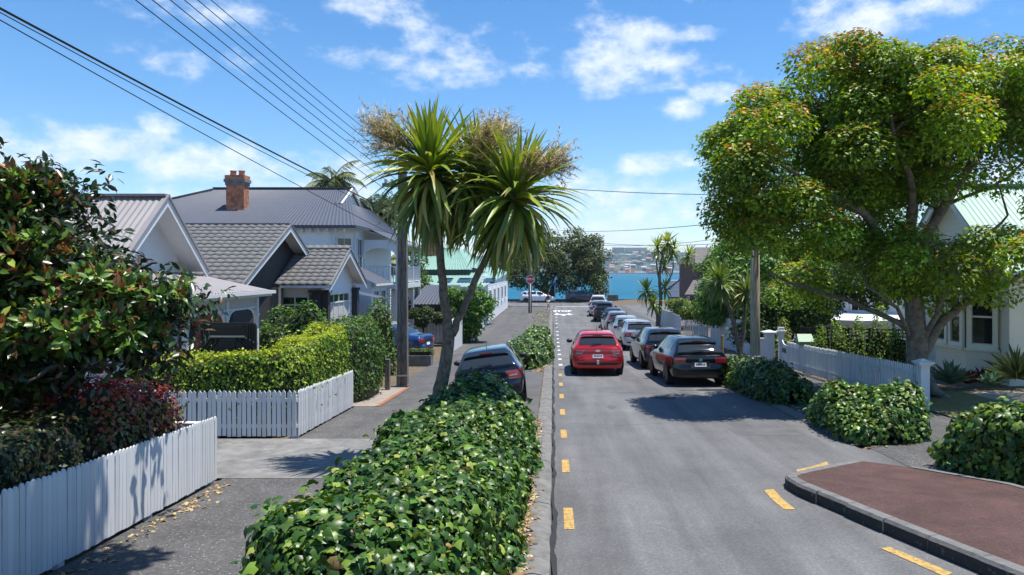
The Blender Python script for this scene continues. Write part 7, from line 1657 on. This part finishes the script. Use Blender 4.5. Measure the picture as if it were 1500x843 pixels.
# ship-to-shore cranes
def crane(label, px, Y, s=1.0, boom=50):
    x = sx(px, Y); g = SEA + 3; root = thing('harbour_crane', label, 'crane', (x, Y, g), 'container cranes of the far port'); m_cr = mat('crane_paint', (.30, .38, .50), .6); mb = MB(); H = 46 * s
    for dx in (-9, 9):
        for dy in (0, 16): MB().bar((x + dx * s, Y + dy, g), (x + dx * .8 * s, Y + dy, g + H), 2.6, 2.6).build('leg', m_cr, root)
    MB().box(x - 10 * s, x + 10 * s, Y - 1, Y + 17, g + H * .38, g + H * .43).build('portal_beam', m_cr, root); MB().bar((x - 30 * s, Y + 8, g + H), (x + 14 * s, Y + 8, g + H), 3.5, 3.5).build('girder', m_cr, root)
    a = R(boom); MB().bar((x + 10 * s, Y + 8, g + H), (x + (10 + 48 * math.cos(a)) * s, Y + 8, g + H + 48 * math.sin(a) * s), 3.0, 3.0).build('boom', m_cr, root)
    MB().bar((x, Y + 8, g + H), (x + 2 * s, Y + 8, g + H + 24 * s), 2, 2).build('apex', m_cr, root); MB().bar((x + 2 * s, Y + 8, g + H + 24 * s), (x + (10 + 34 * math.cos(a)) * s, Y + 8, g + H + 34 * math.sin(a) * s), .9, .9).build('stay', m_cr, root); MB().bar((x + 2 * s, Y + 8, g + H + 24 * s), (x - 28 * s, Y + 8, g + H), .9, .9).build('stay', m_cr, root); MB().box(x - 22 * s, x - 10 * s, Y + 4, Y + 12, g + H + 1.8, g + H + 6).build('machinery_house', bm[4], root)
crane('container crane first from the left on the far port', 995, 2250, .85, 62); crane('container crane second from the left, boom raised', 1020, 2250, 1.0, 56); crane('container crane third from the left, boom raised', 1038, 2260, 1.0, 56); crane('container crane rightmost of the far port, boom raised', 1052, 2250, 1.0, 50)
for i, (px, l) in enumerate(((958, 'dark barge moored at the far wharf, nearer the middle'), (1008, 'dark barge moored at the far wharf, further right'))):
    x = sx(px, 2060); root = thing('barge', l, 'boat', (x, 2060, SEA)); MB().prism([(x - 18, SEA + 3.5), (x - 15, SEA - .5), (x + 15, SEA - .5), (x + 19, SEA + 4)], 1, 2056, 2066).build('hull', m_roofblue, root); MB().box(x - 14, x - 6, 2058, 2064, SEA + 3.8, SEA + 7).build('wheelhouse', bm[0], root)
for px, top in ((893, 384), (935, 388), (992, 380)): x = sx(px + 30, 2120); tag(MB().tube([(x, 2120, SEA + 3), (x, 2120, sz(top, 2120))], 1.1, 6).build('light_mast', bm[0]), 'pale floodlight mast on the far wharf', 'mast', 'floodlight masts on the far wharf')
# left far hill seen between house and green roof
cl_ = np.array([(sx(603 + i * 9, 400), 400 + i * 3, sz(374 - 4 * math.sin(i), 400)) for i in range(6)])
f, c, _ = clump_leaves(cl_, np.full(6, 6.5), 260, 2.2, [(.03, .06, .03), (.045, .08, .03)], [1, 1], 402); o = tag(link('distant_trees', leaf_mesh('distant_trees', f, LEAF_QUAD, c, m_leaf)), 'dark distant trees on the point behind the green roof', 'trees'); stuff(o)
struct(MB().add([(-320, 330, SEA - 1), (-30, 330, SEA - 1), (-60, 420, 9), (-260, 420, 12), (-320, 520, SEA), (-30, 520, SEA)], [(0, 1, 2, 3), (3, 2, 5, 4)]).build('headland', m_hill))

# ================================================================== sea haze
hb = MB().box(-2600, 2600, -45, 4000, -12, 150)
hm = bpy.data.materials.new('haze_air'); hm.use_nodes = True; hn = hm.node_tree.nodes; hn.remove(hn['Principled BSDF'])
pv = hn.new('ShaderNodeVolumePrincipled'); pv.inputs['Color'].default_value = (.74, .87, 1.0, 1); pv.inputs['Density'].default_value = 0.00012; pv.inputs['Anisotropy'].default_value = .2
hm.node_tree.links.new(pv.outputs[0], hn['Material Output'].inputs['Volume'])
hz_o = hb.build('haze', hm); stuff(hz_o); hz_o['label'] = 'pale sea haze over the harbour'; hz_o['category'] = 'haze'
